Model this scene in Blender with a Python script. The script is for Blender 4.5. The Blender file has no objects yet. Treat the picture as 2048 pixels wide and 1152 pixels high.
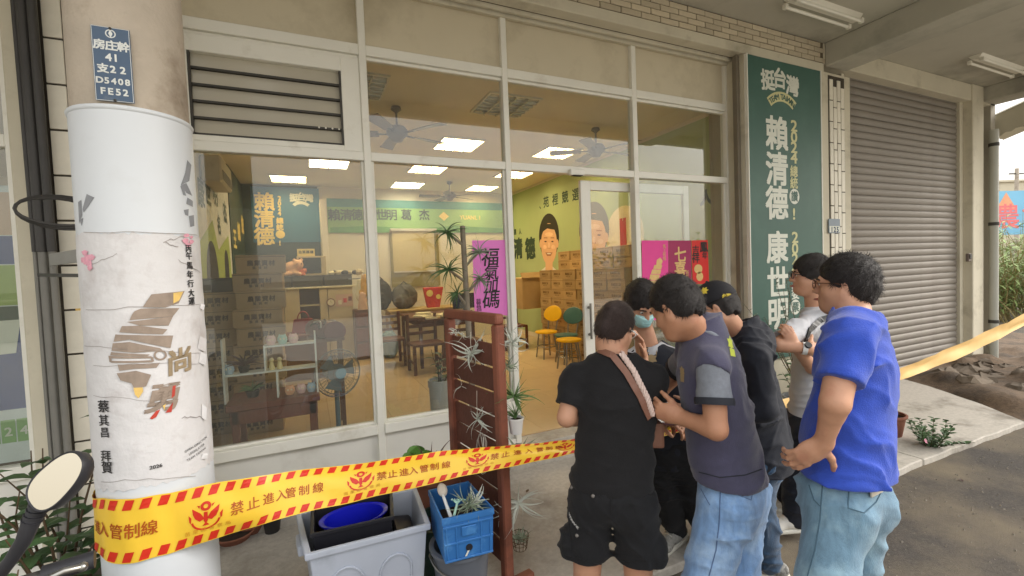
import bpy, bmesh, math, random
import numpy as np
from mathutils import Vector, Matrix
random.seed(7)
S = bpy.context.scene
COL = S.collection
# ------------------------------------------------------------------ camera, sky, sun, exposure
CAM_H = 1.7
YAW, PITCH, ROLL, FPX = math.radians(24.5), math.radians(-2.2), math.radians(-2.26), 900.0
fwd = Vector((math.sin(YAW) * math.cos(PITCH), math.cos(YAW) * math.cos(PITCH), math.sin(PITCH)))
rgt = Vector((math.cos(YAW), -math.sin(YAW), 0))
upv = rgt.cross(fwd)
cr, sr = math.cos(ROLL), math.sin(ROLL)
CR = rgt * cr + upv * sr
CU = upv * cr - rgt * sr
cam = bpy.data.cameras.new('camera')
cam.sensor_width = 36
cam.lens = FPX / 2048 * 36
cam.clip_start = 0.05
cam.clip_end = 2000
camo = bpy.data.objects.new('camera', cam)
COL.objects.link(camo)
camo.matrix_world = Matrix(((CR.x, CU.x, -fwd.x, 0), (CR.y, CU.y, -fwd.y, 0), (CR.z, CU.z, -fwd.z, CAM_H), (0, 0, 0, 1)))
S.camera = camo
SUN_EL, SUN_AZ = math.radians(32), math.radians(115)      # azimuth measured from +Y towards +X
W = bpy.data.worlds.new('World')
S.world = W
W.use_nodes = True
wn = W.node_tree.nodes
bg = wn['Background']
sky = wn.new('ShaderNodeTexSky')
sky.sky_type = 'NISHITA'
sky.sun_disc = False
sky.sun_elevation = SUN_EL
sky.sun_rotation = SUN_AZ
sky.air_density = 1.0
sky.dust_density = 5.0
sky.ozone_density = 1.0
hsv = wn.new('ShaderNodeHueSaturation')
hsv.inputs['Saturation'].default_value = 0.5
W.node_tree.links.new(sky.outputs[0], hsv.inputs['Color'])
cl_ = wn.new('ShaderNodeMix'); cl_.data_type = 'RGBA'; cl_.inputs[0].default_value = 0.75     # even overcast over the clear sky, paler and warmer low down
tcw = wn.new('ShaderNodeTexCoord'); sxyz = wn.new('ShaderNodeSeparateXYZ'); rmp = wn.new('ShaderNodeValToRGB')
W.node_tree.links.new(tcw.outputs['Generated'], sxyz.inputs[0]); W.node_tree.links.new(sxyz.outputs[2], rmp.inputs[0])
rmp.color_ramp.elements[0].position = 0.0; rmp.color_ramp.elements[0].color = (3.3, 3.05, 2.6, 1)
rmp.color_ramp.elements[1].position = 0.7; rmp.color_ramp.elements[1].color = (7.8, 7.9, 8.0, 1)
W.node_tree.links.new(rmp.outputs[0], cl_.inputs[7])
W.node_tree.links.new(hsv.outputs[0], cl_.inputs[6])
W.node_tree.links.new(cl_.outputs[2], bg.inputs[0])
bg.inputs[1].default_value = 0.15
sl = bpy.data.lights.new('sun', 'SUN')
sl.energy = 0.8
sl.angle = math.radians(25)
sl.color = (1, 0.95, 0.88)
so = bpy.data.objects.new('sun', sl)
COL.objects.link(so)
sd = Vector((math.sin(SUN_AZ) * math.cos(SUN_EL), math.cos(SUN_AZ) * math.cos(SUN_EL), math.sin(SUN_EL)))
so.rotation_euler = sd.to_track_quat('Z', 'Y').to_euler()
so.location = sd * 30
S.view_settings.view_transform = 'Standard'
S.view_settings.look = 'None'
S.view_settings.exposure = 1.27
S.view_settings.gamma = 1
S.view_settings.use_curve_mapping = False
S.cycles.use_denoising = True
S.cycles.denoiser = 'OPENIMAGEDENOISE'
S.cycles.max_bounces = 8
S.cycles.transparent_max_bounces = 16
S.cycles.caustics_reflective = False
S.cycles.caustics_refractive = False
S.cycles.sample_clamp_indirect = 6
# ------------------------------------------------------------------ helpers
def ray(x, y):
    return fwd * FPX + CR * (x - 1024) - CU * (y - 576)
CP = Vector((0, 0, CAM_H))
def at(x, y, d):
    return CP + ray(x, y) * (d / FPX)
def atY(x, y, Y):
    r = ray(x, y); return CP + r * (Y / r.y)
def atX(x, y, X):
    r = ray(x, y); return CP + r * (X / r.x)
def atZ(x, y, Z):
    r = ray(x, y); return CP + r * ((Z - CAM_H) / r.z)
def lin(c):
    return tuple(((v / 255) / 12.92 if v / 255 <= 0.04045 else ((v / 255 + 0.055) / 1.055) ** 2.4) for v in c[:3])
MATS = {}
def mat(name, col, rough=0.6, metal=0.0, var=0.12, scale=6.0, bump=0.0, bscale=60.0, rnd=0.0, emit=None, es=0.0,
        spec=0.4, stretch=None, dirt=None, trans=0.0, sheen=0.0, alpha=1.0, sss=0.0, coat=0.0):
    """procedural principled material: base colour with noise variation, grain bump, optional dirt blotches"""
    if name in MATS: return MATS[name]
    m = bpy.data.materials.new(name); m.use_nodes = True
    t = m.node_tree; N = t.nodes; L = t.links
    p = N['Principled BSDF']
    c = lin(col)
    p.inputs['Roughness'].default_value = rough
    p.inputs['Metallic'].default_value = metal
    p.inputs['Specular IOR Level'].default_value = spec
    if trans: p.inputs['Transmission Weight'].default_value = trans
    if sheen: p.inputs['Sheen Weight'].default_value = sheen
    if coat: p.inputs['Coat Weight'].default_value = coat
    if sss:
        p.inputs['Subsurface Weight'].default_value = sss
        p.inputs['Subsurface Radius'].default_value = (0.012, 0.005, 0.003)
    if alpha < 1: p.inputs['Alpha'].default_value = alpha
    tc = N.new('ShaderNodeTexCoord'); vec = tc.outputs['Object']
    if stretch:
        mp = N.new('ShaderNodeMapping'); mp.inputs['Scale'].default_value = stretch
        L.new(vec, mp.inputs['Vector']); vec = mp.outputs[0]
    no = N.new('ShaderNodeTexNoise'); no.inputs['Scale'].default_value = scale
    no.inputs['Detail'].default_value = 6; no.inputs['Roughness'].default_value = 0.6
    L.new(vec, no.inputs['Vector'])
    rp = N.new('ShaderNodeMapRange'); rp.inputs[1].default_value = 0.25; rp.inputs[2].default_value = 0.75
    rp.inputs[3].default_value = 1 - var; rp.inputs[4].default_value = 1 + var
    L.new(no.outputs[0], rp.inputs[0])
    fac = rp.outputs[0]
    if rnd:
        oi = N.new('ShaderNodeObjectInfo')
        r2 = N.new('ShaderNodeMapRange'); r2.inputs[3].default_value = 1 - rnd; r2.inputs[4].default_value = 1 + rnd
        L.new(oi.outputs['Random'], r2.inputs[0])
        mu = N.new('ShaderNodeMath'); mu.operation = 'MULTIPLY'
        L.new(fac, mu.inputs[0]); L.new(r2.outputs[0], mu.inputs[1]); fac = mu.outputs[0]
    vm = N.new('ShaderNodeVectorMath'); vm.operation = 'SCALE'
    vm.inputs[0].default_value = c
    L.new(fac, vm.inputs['Scale'])
    out = vm.outputs[0]
    if dirt:
        dcol, dscale, dlo, dhi = dirt
        n2 = N.new('ShaderNodeTexNoise'); n2.inputs['Scale'].default_value = dscale; n2.inputs['Detail'].default_value = 8
        n2.inputs['Roughness'].default_value = 0.65
        L.new(tc.outputs['Object'], n2.inputs['Vector'])
        r3 = N.new('ShaderNodeMapRange'); r3.inputs[1].default_value = dlo; r3.inputs[2].default_value = dhi
        L.new(n2.outputs[0], r3.inputs[0])
        mx = N.new('ShaderNodeMix'); mx.data_type = 'RGBA'
        L.new(r3.outputs[0], mx.inputs[0]); L.new(out, mx.inputs[6]); mx.inputs[7].default_value = (*lin(dcol), 1)
        out = mx.outputs[2]
    L.new(out, p.inputs['Base Color'])
    if emit is not None:
        p.inputs['Emission Color'].default_value = (*lin(emit), 1); p.inputs['Emission Strength'].default_value = es
    if bump:
        nb = N.new('ShaderNodeTexNoise'); nb.inputs['Scale'].default_value = bscale; nb.inputs['Detail'].default_value = 5
        L.new(vec, nb.inputs['Vector'])
        b = N.new('ShaderNodeBump'); b.inputs['Strength'].default_value = min(1, bump); b.inputs['Distance'].default_value = 0.01
        L.new(nb.outputs[0], b.inputs['Height']); L.new(b.outputs[0], p.inputs['Normal'])
    MATS[name] = m
    return m
def glass_mat(name, tint=(0.93, 0.95, 0.93), refl=1.0, rough=0.0, film=0.0):
    """thin window pane: clear transmission plus mirror reflection by the Fresnel law, a pale film for dust and reflected haze"""
    if name in MATS: return MATS[name]
    m = bpy.data.materials.new(name); m.use_nodes = True
    t = m.node_tree; N = t.nodes; L = t.links
    for n in list(N):
        if n.type == 'BSDF_PRINCIPLED': N.remove(n)
    o = [n for n in N if n.type == 'OUTPUT_MATERIAL'][0]
    tr = N.new('ShaderNodeBsdfTransparent'); tr.inputs[0].default_value = (*tint, 1)
    gl = N.new('ShaderNodeBsdfGlossy'); gl.inputs['Roughness'].default_value = rough; gl.inputs[0].default_value = (1, 1, 1, 1)
    fr = N.new('ShaderNodeFresnel'); ge = N.new('ShaderNodeNewGeometry'); io = N.new('ShaderNodeMapRange')
    io.inputs[3].default_value = 1.52; io.inputs[4].default_value = 1 / 1.52                # both faces of the sheet mirror alike
    L.new(ge.outputs['Backfacing'], io.inputs[0]); L.new(io.outputs[0], fr.inputs[0])
    ma = N.new('ShaderNodeMath'); ma.operation = 'MULTIPLY'; ma.inputs[1].default_value = 1.35 * refl; ma.use_clamp = True
    L.new(fr.outputs[0], ma.inputs[0])
    mx = N.new('ShaderNodeMixShader')
    L.new(ma.outputs[0], mx.inputs[0]); L.new(tr.outputs[0], mx.inputs[1]); L.new(gl.outputs[0], mx.inputs[2])
    res = mx.outputs[0]
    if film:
        df = N.new('ShaderNodeBsdfDiffuse'); df.inputs[0].default_value = (0.55, 0.53, 0.48, 1)  # pale diffuse film: dust, with haze of reflection put into its colour
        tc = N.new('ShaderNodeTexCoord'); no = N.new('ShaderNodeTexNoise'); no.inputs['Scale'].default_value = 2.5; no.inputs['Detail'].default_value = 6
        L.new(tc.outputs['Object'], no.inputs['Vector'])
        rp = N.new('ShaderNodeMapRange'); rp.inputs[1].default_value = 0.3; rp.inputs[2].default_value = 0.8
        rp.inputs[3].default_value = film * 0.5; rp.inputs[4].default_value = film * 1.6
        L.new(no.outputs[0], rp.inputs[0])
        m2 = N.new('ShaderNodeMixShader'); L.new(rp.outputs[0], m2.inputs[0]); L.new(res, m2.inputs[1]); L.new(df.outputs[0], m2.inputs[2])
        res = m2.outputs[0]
    L.new(res, o.inputs[0])
    MATS[name] = m
    return m
ORG = {}
CH = {}
def top_of(o):
    while o.parent: o = o.parent
    return o
def tag(o, label=None, cat=None, group=None, kind=None):
    if label: o['label'] = label
    if cat: o['category'] = cat
    if group: o['group'] = group
    if kind: o['kind'] = kind
    return o
def thing(name, label, cat, loc=(0, 0, 0), group=None):
    o = bpy.data.objects.new(name, None); o.empty_display_size = 0.1
    COL.objects.link(o); o.location = loc
    ORG[o.name] = Vector(loc)
    return tag(o, label, cat, group)
def struct(name, parent_loc=None):
    o = bpy.data.objects.new(name, None); o.empty_display_size = 0.1
    COL.objects.link(o); ORG[o.name] = Vector((0, 0, 0))
    o['kind'] = 'structure'
    return o
def link_mesh(name, me, mats, parent=None, base=None):
    """mesh given in world coordinates; made local to its thing"""
    o = bpy.data.objects.new(name, me)
    if name in ('lettering', 'crease', 'pink_blossom'): o['kind'] = 'stuff'
    for m in (mats if isinstance(mats, (list, tuple)) else [mats]): me.materials.append(m)
    COL.objects.link(o)
    if parent is not None:
        o.parent = parent; CH.setdefault(parent.name, []).append(o)
        off = ORG[top_of(parent).name]
        if off.length: me.transform(Matrix.Translation(-off))
    else:
        if base is None and len(me.vertices):
            a = np.empty(len(me.vertices) * 3); me.vertices.foreach_get('co', a); a = a.reshape(-1, 3)
            base = ((a[:, 0].min() + a[:, 0].max()) / 2, (a[:, 1].min() + a[:, 1].max()) / 2, a[:, 2].min())
        if base is not None:
            me.transform(Matrix.Translation(-Vector(base))); o.location = base
        ORG[o.name] = Vector(o.location)
    return o
def dup(root, loc, rotz=None, label=None, group=None):
    def cp(o, par):
        c = o.copy(); COL.objects.link(c)
        if par is not None: c.parent = par; CH.setdefault(par.name, []).append(c)
        for ch in KIDS(o): cp(ch, c)
        return c
    r = cp(root, None)
    r.location = loc
    if rotz is not None: r.rotation_euler = (0, 0, rotz)
    if label: r['label'] = label
    if group: r['group'] = group
    return r
def KIDS(o): return list(CH.get(o.name, ()))
class MB:
    def __init__(s): s.v = []; s.f = []; s.mi = []
    def add(s, vs, fs, mi=0):
        n = len(s.v); s.v += [tuple(v) for v in vs]
        for f in fs: s.f.append(tuple(i + n for i in f)); s.mi.append(mi)
        return s
    def box(s, a, b, mi=0):
        (x0, y0, z0), (x1, y1, z1) = a, b
        x0, x1 = min(x0, x1), max(x0, x1); y0, y1 = min(y0, y1), max(y0, y1); z0, z1 = min(z0, z1), max(z0, z1)
        vs = [(x0, y0, z0), (x1, y0, z0), (x1, y1, z0), (x0, y1, z0), (x0, y0, z1), (x1, y0, z1), (x1, y1, z1), (x0, y1, z1)]
        return s.add(vs, [(0, 3, 2, 1), (4, 5, 6, 7), (0, 1, 5, 4), (1, 2, 6, 5), (2, 3, 7, 6), (3, 0, 4, 7)], mi)
    def hexa(s, p, mi=0):
        """8 points: bottom 4 (ccw from above), top 4"""
        return s.add(p, [(0, 3, 2, 1), (4, 5, 6, 7), (0, 1, 5, 4), (1, 2, 6, 5), (2, 3, 7, 6), (3, 0, 4, 7)], mi)
    def bar(s, a, b, w, h, up=(0, 0, 1), mi=0):
        a, b = Vector(a), Vector(b); d = (b - a).normalized(); u = Vector(up)
        if abs(d.dot(u)) > 0.98: u = Vector((0, 1, 0))
        x = d.cross(u).normalized() * (w / 2); y = x.cross(d).normalized() * (h / 2)
        return s.hexa([a - x - y, a + x - y, a + x + y, a - x + y, b - x - y, b + x - y, b + x + y, b - x + y], mi)
    def tube(s, pts, r, n=8, cap=True, mi=0, flat=1.0):
        pts = [Vector(p) for p in pts]
        if not isinstance(r, (list, tuple)): r = [r] * len(pts)
        k = len(s.v); ref = None
        for i, p in enumerate(pts):
            d = (pts[min(i + 1, len(pts) - 1)] - pts[max(i - 1, 0)])
            d = d.normalized() if d.length > 1e-9 else Vector((0, 0, 1))
            if ref is None:
                ref = d.orthogonal().normalized()
            x = (ref - d * ref.dot(d)); x = x.normalized() if x.length > 1e-6 else d.orthogonal().normalized()
            ref = x; y = d.cross(x)
            for j in range(n):
                a = 2 * math.pi * j / n
                s.v.append(tuple(p + x * (math.cos(a) * r[i]) + y * (math.sin(a) * r[i] * flat)))
        for i in range(len(pts) - 1):
            for j in range(n):
                s.f.append((k + i * n + j, k + i * n + (j + 1) % n, k + (i + 1) * n + (j + 1) % n, k + (i + 1) * n + j)); s.mi.append(mi)
        if cap:
            s.f.append(tuple(k + j for j in reversed(range(n)))); s.mi.append(mi)
            e = k + (len(pts) - 1) * n
            s.f.append(tuple(e + j for j in range(n))); s.mi.append(mi)
        return s
    def lathe(s, prof, c=(0, 0, 0), n=20, mi=0, sx=1, sy=1, cap=False):
        k = len(s.v); c = Vector(c)
        for r, z in prof:
            for j in range(n):
                a = 2 * math.pi * j / n
                s.v.append((c.x + math.cos(a) * r * sx, c.y + math.sin(a) * r * sy, c.z + z))
        for i in range(len(prof) - 1):
            for j in range(n):
                s.f.append((k + i * n + j, k + i * n + (j + 1) % n, k + (i + 1) * n + (j + 1) % n, k + (i + 1) * n + j)); s.mi.append(mi)
        if cap:
            s.f.append(tuple(k + j for j in reversed(range(n)))); s.mi.append(mi)
            e = k + (len(prof) - 1) * n
            s.f.append(tuple(e + j for j in range(n))); s.mi.append(mi)
        return s
    def ball(s, c, r, n=10, mi=0, rot=None):
        if not isinstance(r, (tuple, list)): r = (r, r, r)
        c = Vector(c); k = len(s.v); m = max(4, n // 2 + 1)
        for i in range(m + 1):
            t = math.pi * i / m
            for j in range(n):
                a = 2 * math.pi * j / n
                p = Vector((r[0] * math.sin(t) * math.cos(a), r[1] * math.sin(t) * math.sin(a), r[2] * math.cos(t)))
                if rot is not None: p = rot @ p
                s.v.append(tuple(c + p))
        for i in range(m):
            for j in range(n):
                s.f.append((k + i * n + j, k + (i + 1) * n + j, k + (i + 1) * n + (j + 1) % n, k + i * n + (j + 1) % n)); s.mi.append(mi)
        return s
    def mesh(s, name, bevel=0.0, smooth=False, seg=1):
        me = bpy.data.meshes.new(name)
        me.from_pydata(s.v, [], s.f)
        if any(s.mi):
            me.polygons.foreach_set('material_index', s.mi)
        if bevel or True:
            bm = bmesh.new(); bm.from_mesh(me)
            if smooth: bmesh.ops.remove_doubles(bm, verts=bm.verts, dist=1e-5)
            if bevel:
                es = [e for e in bm.edges if len(e.link_faces) == 2 and e.calc_face_angle(0) > 0.6]
                if es: bmesh.ops.bevel(bm, geom=es, offset=bevel, segments=seg, affect='EDGES', profile=0.6, clamp_overlap=True)
            bm.to_mesh(me); bm.free()
        if smooth:
            me.polygons.foreach_set('use_smooth', [True] * len(me.polygons))
            if hasattr(me, 'set_sharp_from_angle'): me.set_sharp_from_angle(angle=math.radians(50))
        me.update()
        return me
    def build(s, name, m, parent=None, bevel=0.0, smooth=False, seg=1, base=None):
        return link_mesh(name, s.mesh(name, bevel, smooth, seg), m, parent, base)
    def solo(s, name, m, label, cat, group=None, kind=None, **kw):
        return tag(s.build(name, m, None, **kw), label, cat, group, kind)
def bx(name, a, b, m, parent=None, bevel=0.0):
    return MB().box(a, b).build(name, m, parent, bevel)
# ------------------------------------------------------------------ lettering: text outlines turned into flat meshes and mapped on a surface
_tc = {}
def glyphs(body, bold=0.0):
    k = (body, bold)
    if k in _tc: return _tc[k]
    cu = bpy.data.curves.new('lettering', 'FONT'); cu.body = body; cu.offset = bold; cu.resolution_u = 3
    o = bpy.data.objects.new('lettering', cu); COL.objects.link(o)
    dg = bpy.context.evaluated_depsgraph_get()
    me = bpy.data.meshes.new_from_object(o.evaluated_get(dg))
    v = [(p.co.x, p.co.y) for p in me.vertices]; f = [tuple(p.vertices) for p in me.polygons]
    bpy.data.objects.remove(o); bpy.data.curves.remove(cu); bpy.data.meshes.remove(me)
    _tc[k] = (v, f); return _tc[k]
def put_text(mb, body, cx, cy, h, fn, sx=1.0, rot=0.0, bold=0.0, mi=0, anchor='c', shear=0.0):
    """text of height h (one CJK em) centred on (cx,cy) of the surface; fn maps surface (u,v) to world.
    bold: the glyph is struck several times, each a hair in front of the last"""
    v, f = glyphs(body)
    if not v: return
    x0 = min(a for a, b in v); x1 = max(a for a, b in v)
    mx = (x0 + x1) / 2 if anchor == 'c' else x0
    c, s = math.cos(rot), math.sin(rot)
    p0 = Vector(fn(cx, cy)); n = (Vector(fn(cx + 0.01, cy)) - p0).cross(Vector(fn(cx, cy + 0.01)) - p0)
    n = n.normalized() if n.length > 0 else Vector((0, 0, 0))
    if n.dot(CP - p0) < 0: n = -n
    offs = [(0, 0)] if bold <= 0 else [(-bold, -bold), (bold, -bold), (bold, bold), (-bold, bold), (0, 0)]
    for k, (ox, oy) in enumerate(offs):
        pts = []
        for a, b in v:
            u = (a - mx + ox) * h * sx; w = (b - 0.37 + oy) * h; u += shear * w
            pts.append(Vector(fn(cx + u * c - w * s, cy + u * s + w * c)) + n * (k * 0.00025))
        mb.add(pts, f, mi)
def column(mb, s, cx, y0, dy, h, fn, **kw):
    for i, ch in enumerate(s):
        if ch != ' ': put_text(mb, ch, cx, y0 - i * dy, h, fn, **kw)
def row(mb, s, x0, cy, dx, h, fn, **kw):
    for i, ch in enumerate(s):
        if ch != ' ': put_text(mb, ch, x0 + i * dx, cy, h, fn, **kw)
def plane_fn(o, ux, vx, lift=0.0):
    o, ux, vx = Vector(o), Vector(ux), Vector(vx); n = ux.cross(vx).normalized() * lift
    return lambda u, v: o + ux * u + vx * v + n
def poly2d(mb, pts, fn, mi=0):
    mb.add([fn(u, v) for u, v in pts], [tuple(range(len(pts)))], mi)
def disc2d(mb, cx, cy, r, fn, n=24, mi=0, ry=None, r0=0.0, a0=0.0, a1=2 * math.pi):
    ry = ry or r
    if r0 <= 0:
        poly2d(mb, [(cx + r * math.cos(a0 + (a1 - a0) * i / n), cy + ry * math.sin(a0 + (a1 - a0) * i / n)) for i in range(n + (0 if a1 - a0 > 6.28 else 1))], fn, mi)
    else:
        for i in range(n):
            t0, t1 = a0 + (a1 - a0) * i / n, a0 + (a1 - a0) * (i + 1) / n
            q = r0 * ry / r
            poly2d(mb, [(cx + r * math.cos(t0), cy + ry * math.sin(t0)), (cx + r * math.cos(t1), cy + ry * math.sin(t1)), (cx + r0 * math.cos(t1), cy + q * math.sin(t1)), (cx + r0 * math.cos(t0), cy + q * math.sin(t0))], fn, mi)
# ------------------------------------------------------------------ materials of the setting
M_FRAME = mat('white_painted_aluminium', (232, 230, 220), 0.35, var=0.04, scale=3, dirt=((190, 182, 165), 4, 0.58, 0.9))
M_PANEL = mat('off_white_panel', (222, 220, 212), 0.5, var=0.05, scale=2, dirt=((180, 174, 160), 1.6, 0.55, 0.85))
M_UPPANEL = mat('cream_panel', (208, 198, 174), 0.6, var=0.05, scale=1.5, dirt=((150, 138, 112), 1.2, 0.5, 0.85))
M_CREAM = mat('cream_plaster', (205, 198, 178), 0.8, var=0.07, scale=3, bump=0.15, bscale=80, dirt=((150, 142, 122), 2.2, 0.55, 0.85))
M_BRICK = mat('beige_wall_tile', (196, 184, 160), 0.55, var=0.08, scale=14, rnd=0.14, bump=0.1, bscale=60)
M_TILE = mat('ivory_wall_tile', (222, 216, 200), 0.45, var=0.06, scale=14, rnd=0.06)
M_GROUT = mat('dark_grout', (70, 64, 55), 0.9, var=0.2, scale=20)
M_BEAMGROUT = mat('beam_grout', (104, 94, 78), 0.9, var=0.2, scale=20)
M_CEIL = mat('canopy_ceiling_paint', (186, 182, 168), 0.8, var=0.08, scale=1.2, dirt=((120, 116, 105), 0.9, 0.5, 0.8))
M_DARKMETAL = mat('dark_grey_metal', (70, 68, 64), 0.5, 0.3, var=0.1)
M_BLACK = mat('plain_black', (38, 36, 33), 0.7, var=0.1)  # near-black shared by small black parts, louvre backing and window return
M_LOUVRE = mat('frosted_louvre_glass', (186, 180, 164), 0.25, var=0.05, scale=2)
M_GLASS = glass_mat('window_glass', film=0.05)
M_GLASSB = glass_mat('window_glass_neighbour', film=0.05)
M_SHUT = mat('grey_shutter_steel', (134, 127, 118), 0.6, 0.1, var=0.07, scale=3, stretch=(1, 1, 4), dirt=((110, 100, 92), 2.0, 0.55, 0.85))
M_ASPH = mat('old_asphalt', (78, 73, 68), 0.92, var=0.4, scale=70, bump=0.8, bscale=160, dirt=((128, 116, 96), 0.9, 0.42, 0.72))
M_CONC = mat('worn_concrete', (180, 174, 164), 0.9, var=0.16, scale=30, bump=0.35, bscale=120, dirt=((128, 120, 108), 1.7, 0.46, 0.72))
M_SLAB = mat('pale_concrete_slab', (184, 177, 166), 0.9, var=0.16, scale=30, bump=0.35, bscale=120, dirt=((112, 104, 92), 2.2, 0.5, 0.75))
M_FLOORT = mat('tan_floor_tile', (198, 174, 138), 0.3, var=0.06, scale=5, rnd=0.05)
M_FJOINT = mat('tan_floor_joint', (150, 112, 72), 0.8)
M_WHITEWALL = mat('cream_interior_wall', (228, 220, 200), 0.8, var=0.03, scale=2)
M_INCEIL = mat('interior_ceiling', (236, 226, 204), 0.8, var=0.03, scale=2)
M_DKGREEN = mat('dark_green_wall', (46, 66, 58), 0.5, var=0.08, scale=3)
M_OUTW = mat('outer_wall_render', (170, 164, 150), 0.9, var=0.1, scale=2)
# ------------------------------------------------------------------ ground, pavement
def grid_sheet(name, x0, x1, y0, y1, z, nx, ny, amp, m, kind='structure', parent=None, seed=3):
    r = random.Random(seed); mb = MB()
    vs = []
    for j in range(ny + 1):
        for i in range(nx + 1):
            e = i in (0, nx) or j in (0, ny)
            vs.append((x0 + (x1 - x0) * i / nx, y0 + (y1 - y0) * j / ny, z + (0 if e else r.uniform(-amp, amp))))
    fs = [(j * (nx + 1) + i, j * (nx + 1) + i + 1, (j + 1) * (nx + 1) + i + 1, (j + 1) * (nx + 1) + i) for j in range(ny) for i in range(nx)]
    mb.add(vs, fs)
    return mb.build(name, m, parent, smooth=True, base=(0, 0, 0))
g = grid_sheet('ground', -400, 400, -400, 400, -0.05, 4, 4, 0, M_ASPH); g['kind'] = 'structure'
M_BOUNCE = mat('pale_bounce_road', (176, 170, 158), 0.9, var=0.1, scale=3)  # unseen pale road added behind the viewer to bounce light under the canopy
g = grid_sheet('bounce_road', -90, 120, -13.5, -1.2, -0.046, 4, 2, 0, M_BOUNCE); g['kind'] = 'structure'
pv = struct('pavement')
# outline of the raised concrete in front of the shops, ragged at its right end
def slab(name, pts, z0, z1, m, parent, bevel=0.008):
    n = len(pts); mb = MB()
    mb.add([(x, y, z1) for x, y in pts] + [(x, y, z0) for x, y in pts],
           [tuple(range(n)), tuple(range(2 * n - 1, n - 1, -1))] + [(i, i + n, (i + 1) % n + n, (i + 1) % n) for i in range(n)])
    return mb.build(name, m, parent, bevel)
r_ = random.Random(5)
def rag(pts, st=0.11, j=0.006):
    out = []
    for (xa, ya), (xb, yb) in zip(pts[:-1], pts[1:]):
        k = max(1, int(math.hypot(xb - xa, yb - ya) / st))
        out += [(xa + (xb - xa) * i / k + r_.uniform(-j, j), ya + (yb - ya) * i / k + r_.uniform(-j, j)) for i in range(k)]
    return out
slab('slab', rag([(-8, 1.9), (2.7, 1.9)]) + [(2.72, 1.9), (2.72, 3.44), (-8, 3.44)], -0.3, 0.0, M_CONC, pv)
slab('slab', [(2.735, 1.9)] + rag([(2.8, 1.9), (4.5, 1.95)]) + [(4.57, 1.95), (4.57, 3.42), (2.735, 3.44)], -0.3, 0.004, M_SLAB, pv)
slab('slab', [(4.585, 1.95)] + rag([(4.7, 1.95), (6.42, 1.92), (6.8, 2.36), (7.3, 3.1)]) + [(7.42, 3.4), (4.585, 3.42)], -0.3, 0.0, M_SLAB, pv)
slab('step', [(-1.05, 3.44), (4.3, 3.44), (4.3, 3.66), (-1.05, 3.66)], -0.3, 0.195, M_CONC, pv)
# ------------------------------------------------------------------ the shop building
B = thing('shop_building', 'row of cream shops with tiled beam, tiled pilasters and deep canopy', 'building')
RX0, RX1, RY0, RY1, RZ0, RZ1 = -1.05, 4.6, 3.6, 10.0, 0.2, 3.56
bx('wall', (RX0 - 0.15, 3.66, 0), (RX0, RY1, 4.2), M_WHITEWALL, B)
bx('wall', (RX1, 3.66, 0), (RX1 + 0.15, RY1, 4.2), M_WHITEWALL, B)
bx('wall', (RX0 - 0.15, RY1, 0), (RX1 + 0.15, RY1 + 0.2, 4.2), M_WHITEWALL, B)
bx('interior_ceiling', (RX0, 3.66, RZ1), (RX1, RY1, RZ1 + 0.1), M_INCEIL, B)
bx('lintel', (-1.1, 3.535, 3.83), (4.3, 3.66, 4.2), M_UPPANEL, B)
# far shop units left and right of the one in view, plain masses behind their fronts
bx('wall', (4.3, 3.62, -0.05), (9.75, 3.8, 4.2), M_OUTW, B)
bx('wall', (9.75, 3.3, -0.05), (9.9, 10.2, 4.2), M_OUTW, B)
bx('wall', (-8, 9.8, -0.05), (-1.2, 10.2, 4.2), M_WHITEWALL, B)
bx('interior_ceiling', (-8, 3.66, 3.5), (-1.2, 9.8, 3.6), M_INCEIL, B)
bx('roof_slab', (-8, 3.3, 4.4), (9.9, 10.2, 4.6), M_OUTW, B)
# beam over the shopfront: plain cast band, then courses of split tiles
bm_ = bx('beam', (-8, 3.31, 3.875), (5.6, 3.66, 4.2), M_BEAMGROUT, B)
bx('band', (-8, 3.3, 3.865), (5.6, 3.42, 3.965), M_CREAM, bm_, 0.006)
bx('beam', (5.6, 3.3, 3.96), (9.9, 3.6, 4.2), M_CREAM, B, 0.006)
# soffit ledges behind the beam, above the top panels
for k, (y, z) in enumerate(((3.44, 3.86), (3.49, 3.84))):
    bx('soffit_strip', (-1.1, y, z - 0.02), (4.26, y + 0.03, z + 0.03), M_CREAM, B, 0.003)
bk = MB().box((-0.11, -0.006, -0.0245), (0.11, 0.006, 0.0245)).mesh('brick', 0.003)
bk.materials.append(M_BRICK)
rr = random.Random(2)
for j in range(4):
    z = 3.996 + j * 0.056
    x = 1.2 + (0.115 if j % 2 else 0)
    while x < 5.55:
        o = bpy.data.objects.new('brick', bk); COL.objects.link(o); o.parent = bm_; CH.setdefault(bm_.name, []).append(o)
        o.location = (x, 3.3065 + rr.uniform(-0.003, 0.0015), z); x += 0.2285
# pilasters with upright running-bond tiles
def pilaster(x0, x1, y0, y1, z1, cols, zt):
    p = bx('pilaster', (x0, y0, -0.05), (x1, y1, z1), M_CREAM, B)
    w = (cols[1] - cols[0]) / cols[2]
    bx('grout_bed', (cols[0] - 0.01, y0 - 0.004, 0.0), (cols[1] + 0.01, y0 + 0.01, zt), M_GROUT, p)
    tm = MB().box((-w / 2 + 0.005, -0.006, -0.118), (w / 2 - 0.005, 0.006, 0.118)).mesh('tile', 0.002)
    tm.materials.append(M_TILE)
    for i in range(cols[2]):
        z = 0.02 + (0.12 if i % 2 else 0.2)
        while z + 0.1 < zt:
            o = bpy.data.objects.new('tile', tm); COL.objects.link(o); o.parent = p; CH.setdefault(p.name, []).append(o)
            o.location = (cols[0] + w * (i + 0.5), y0 - 0.0065 + rr.uniform(-0.001, 0.001), z); z += 0.247
    return p
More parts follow.
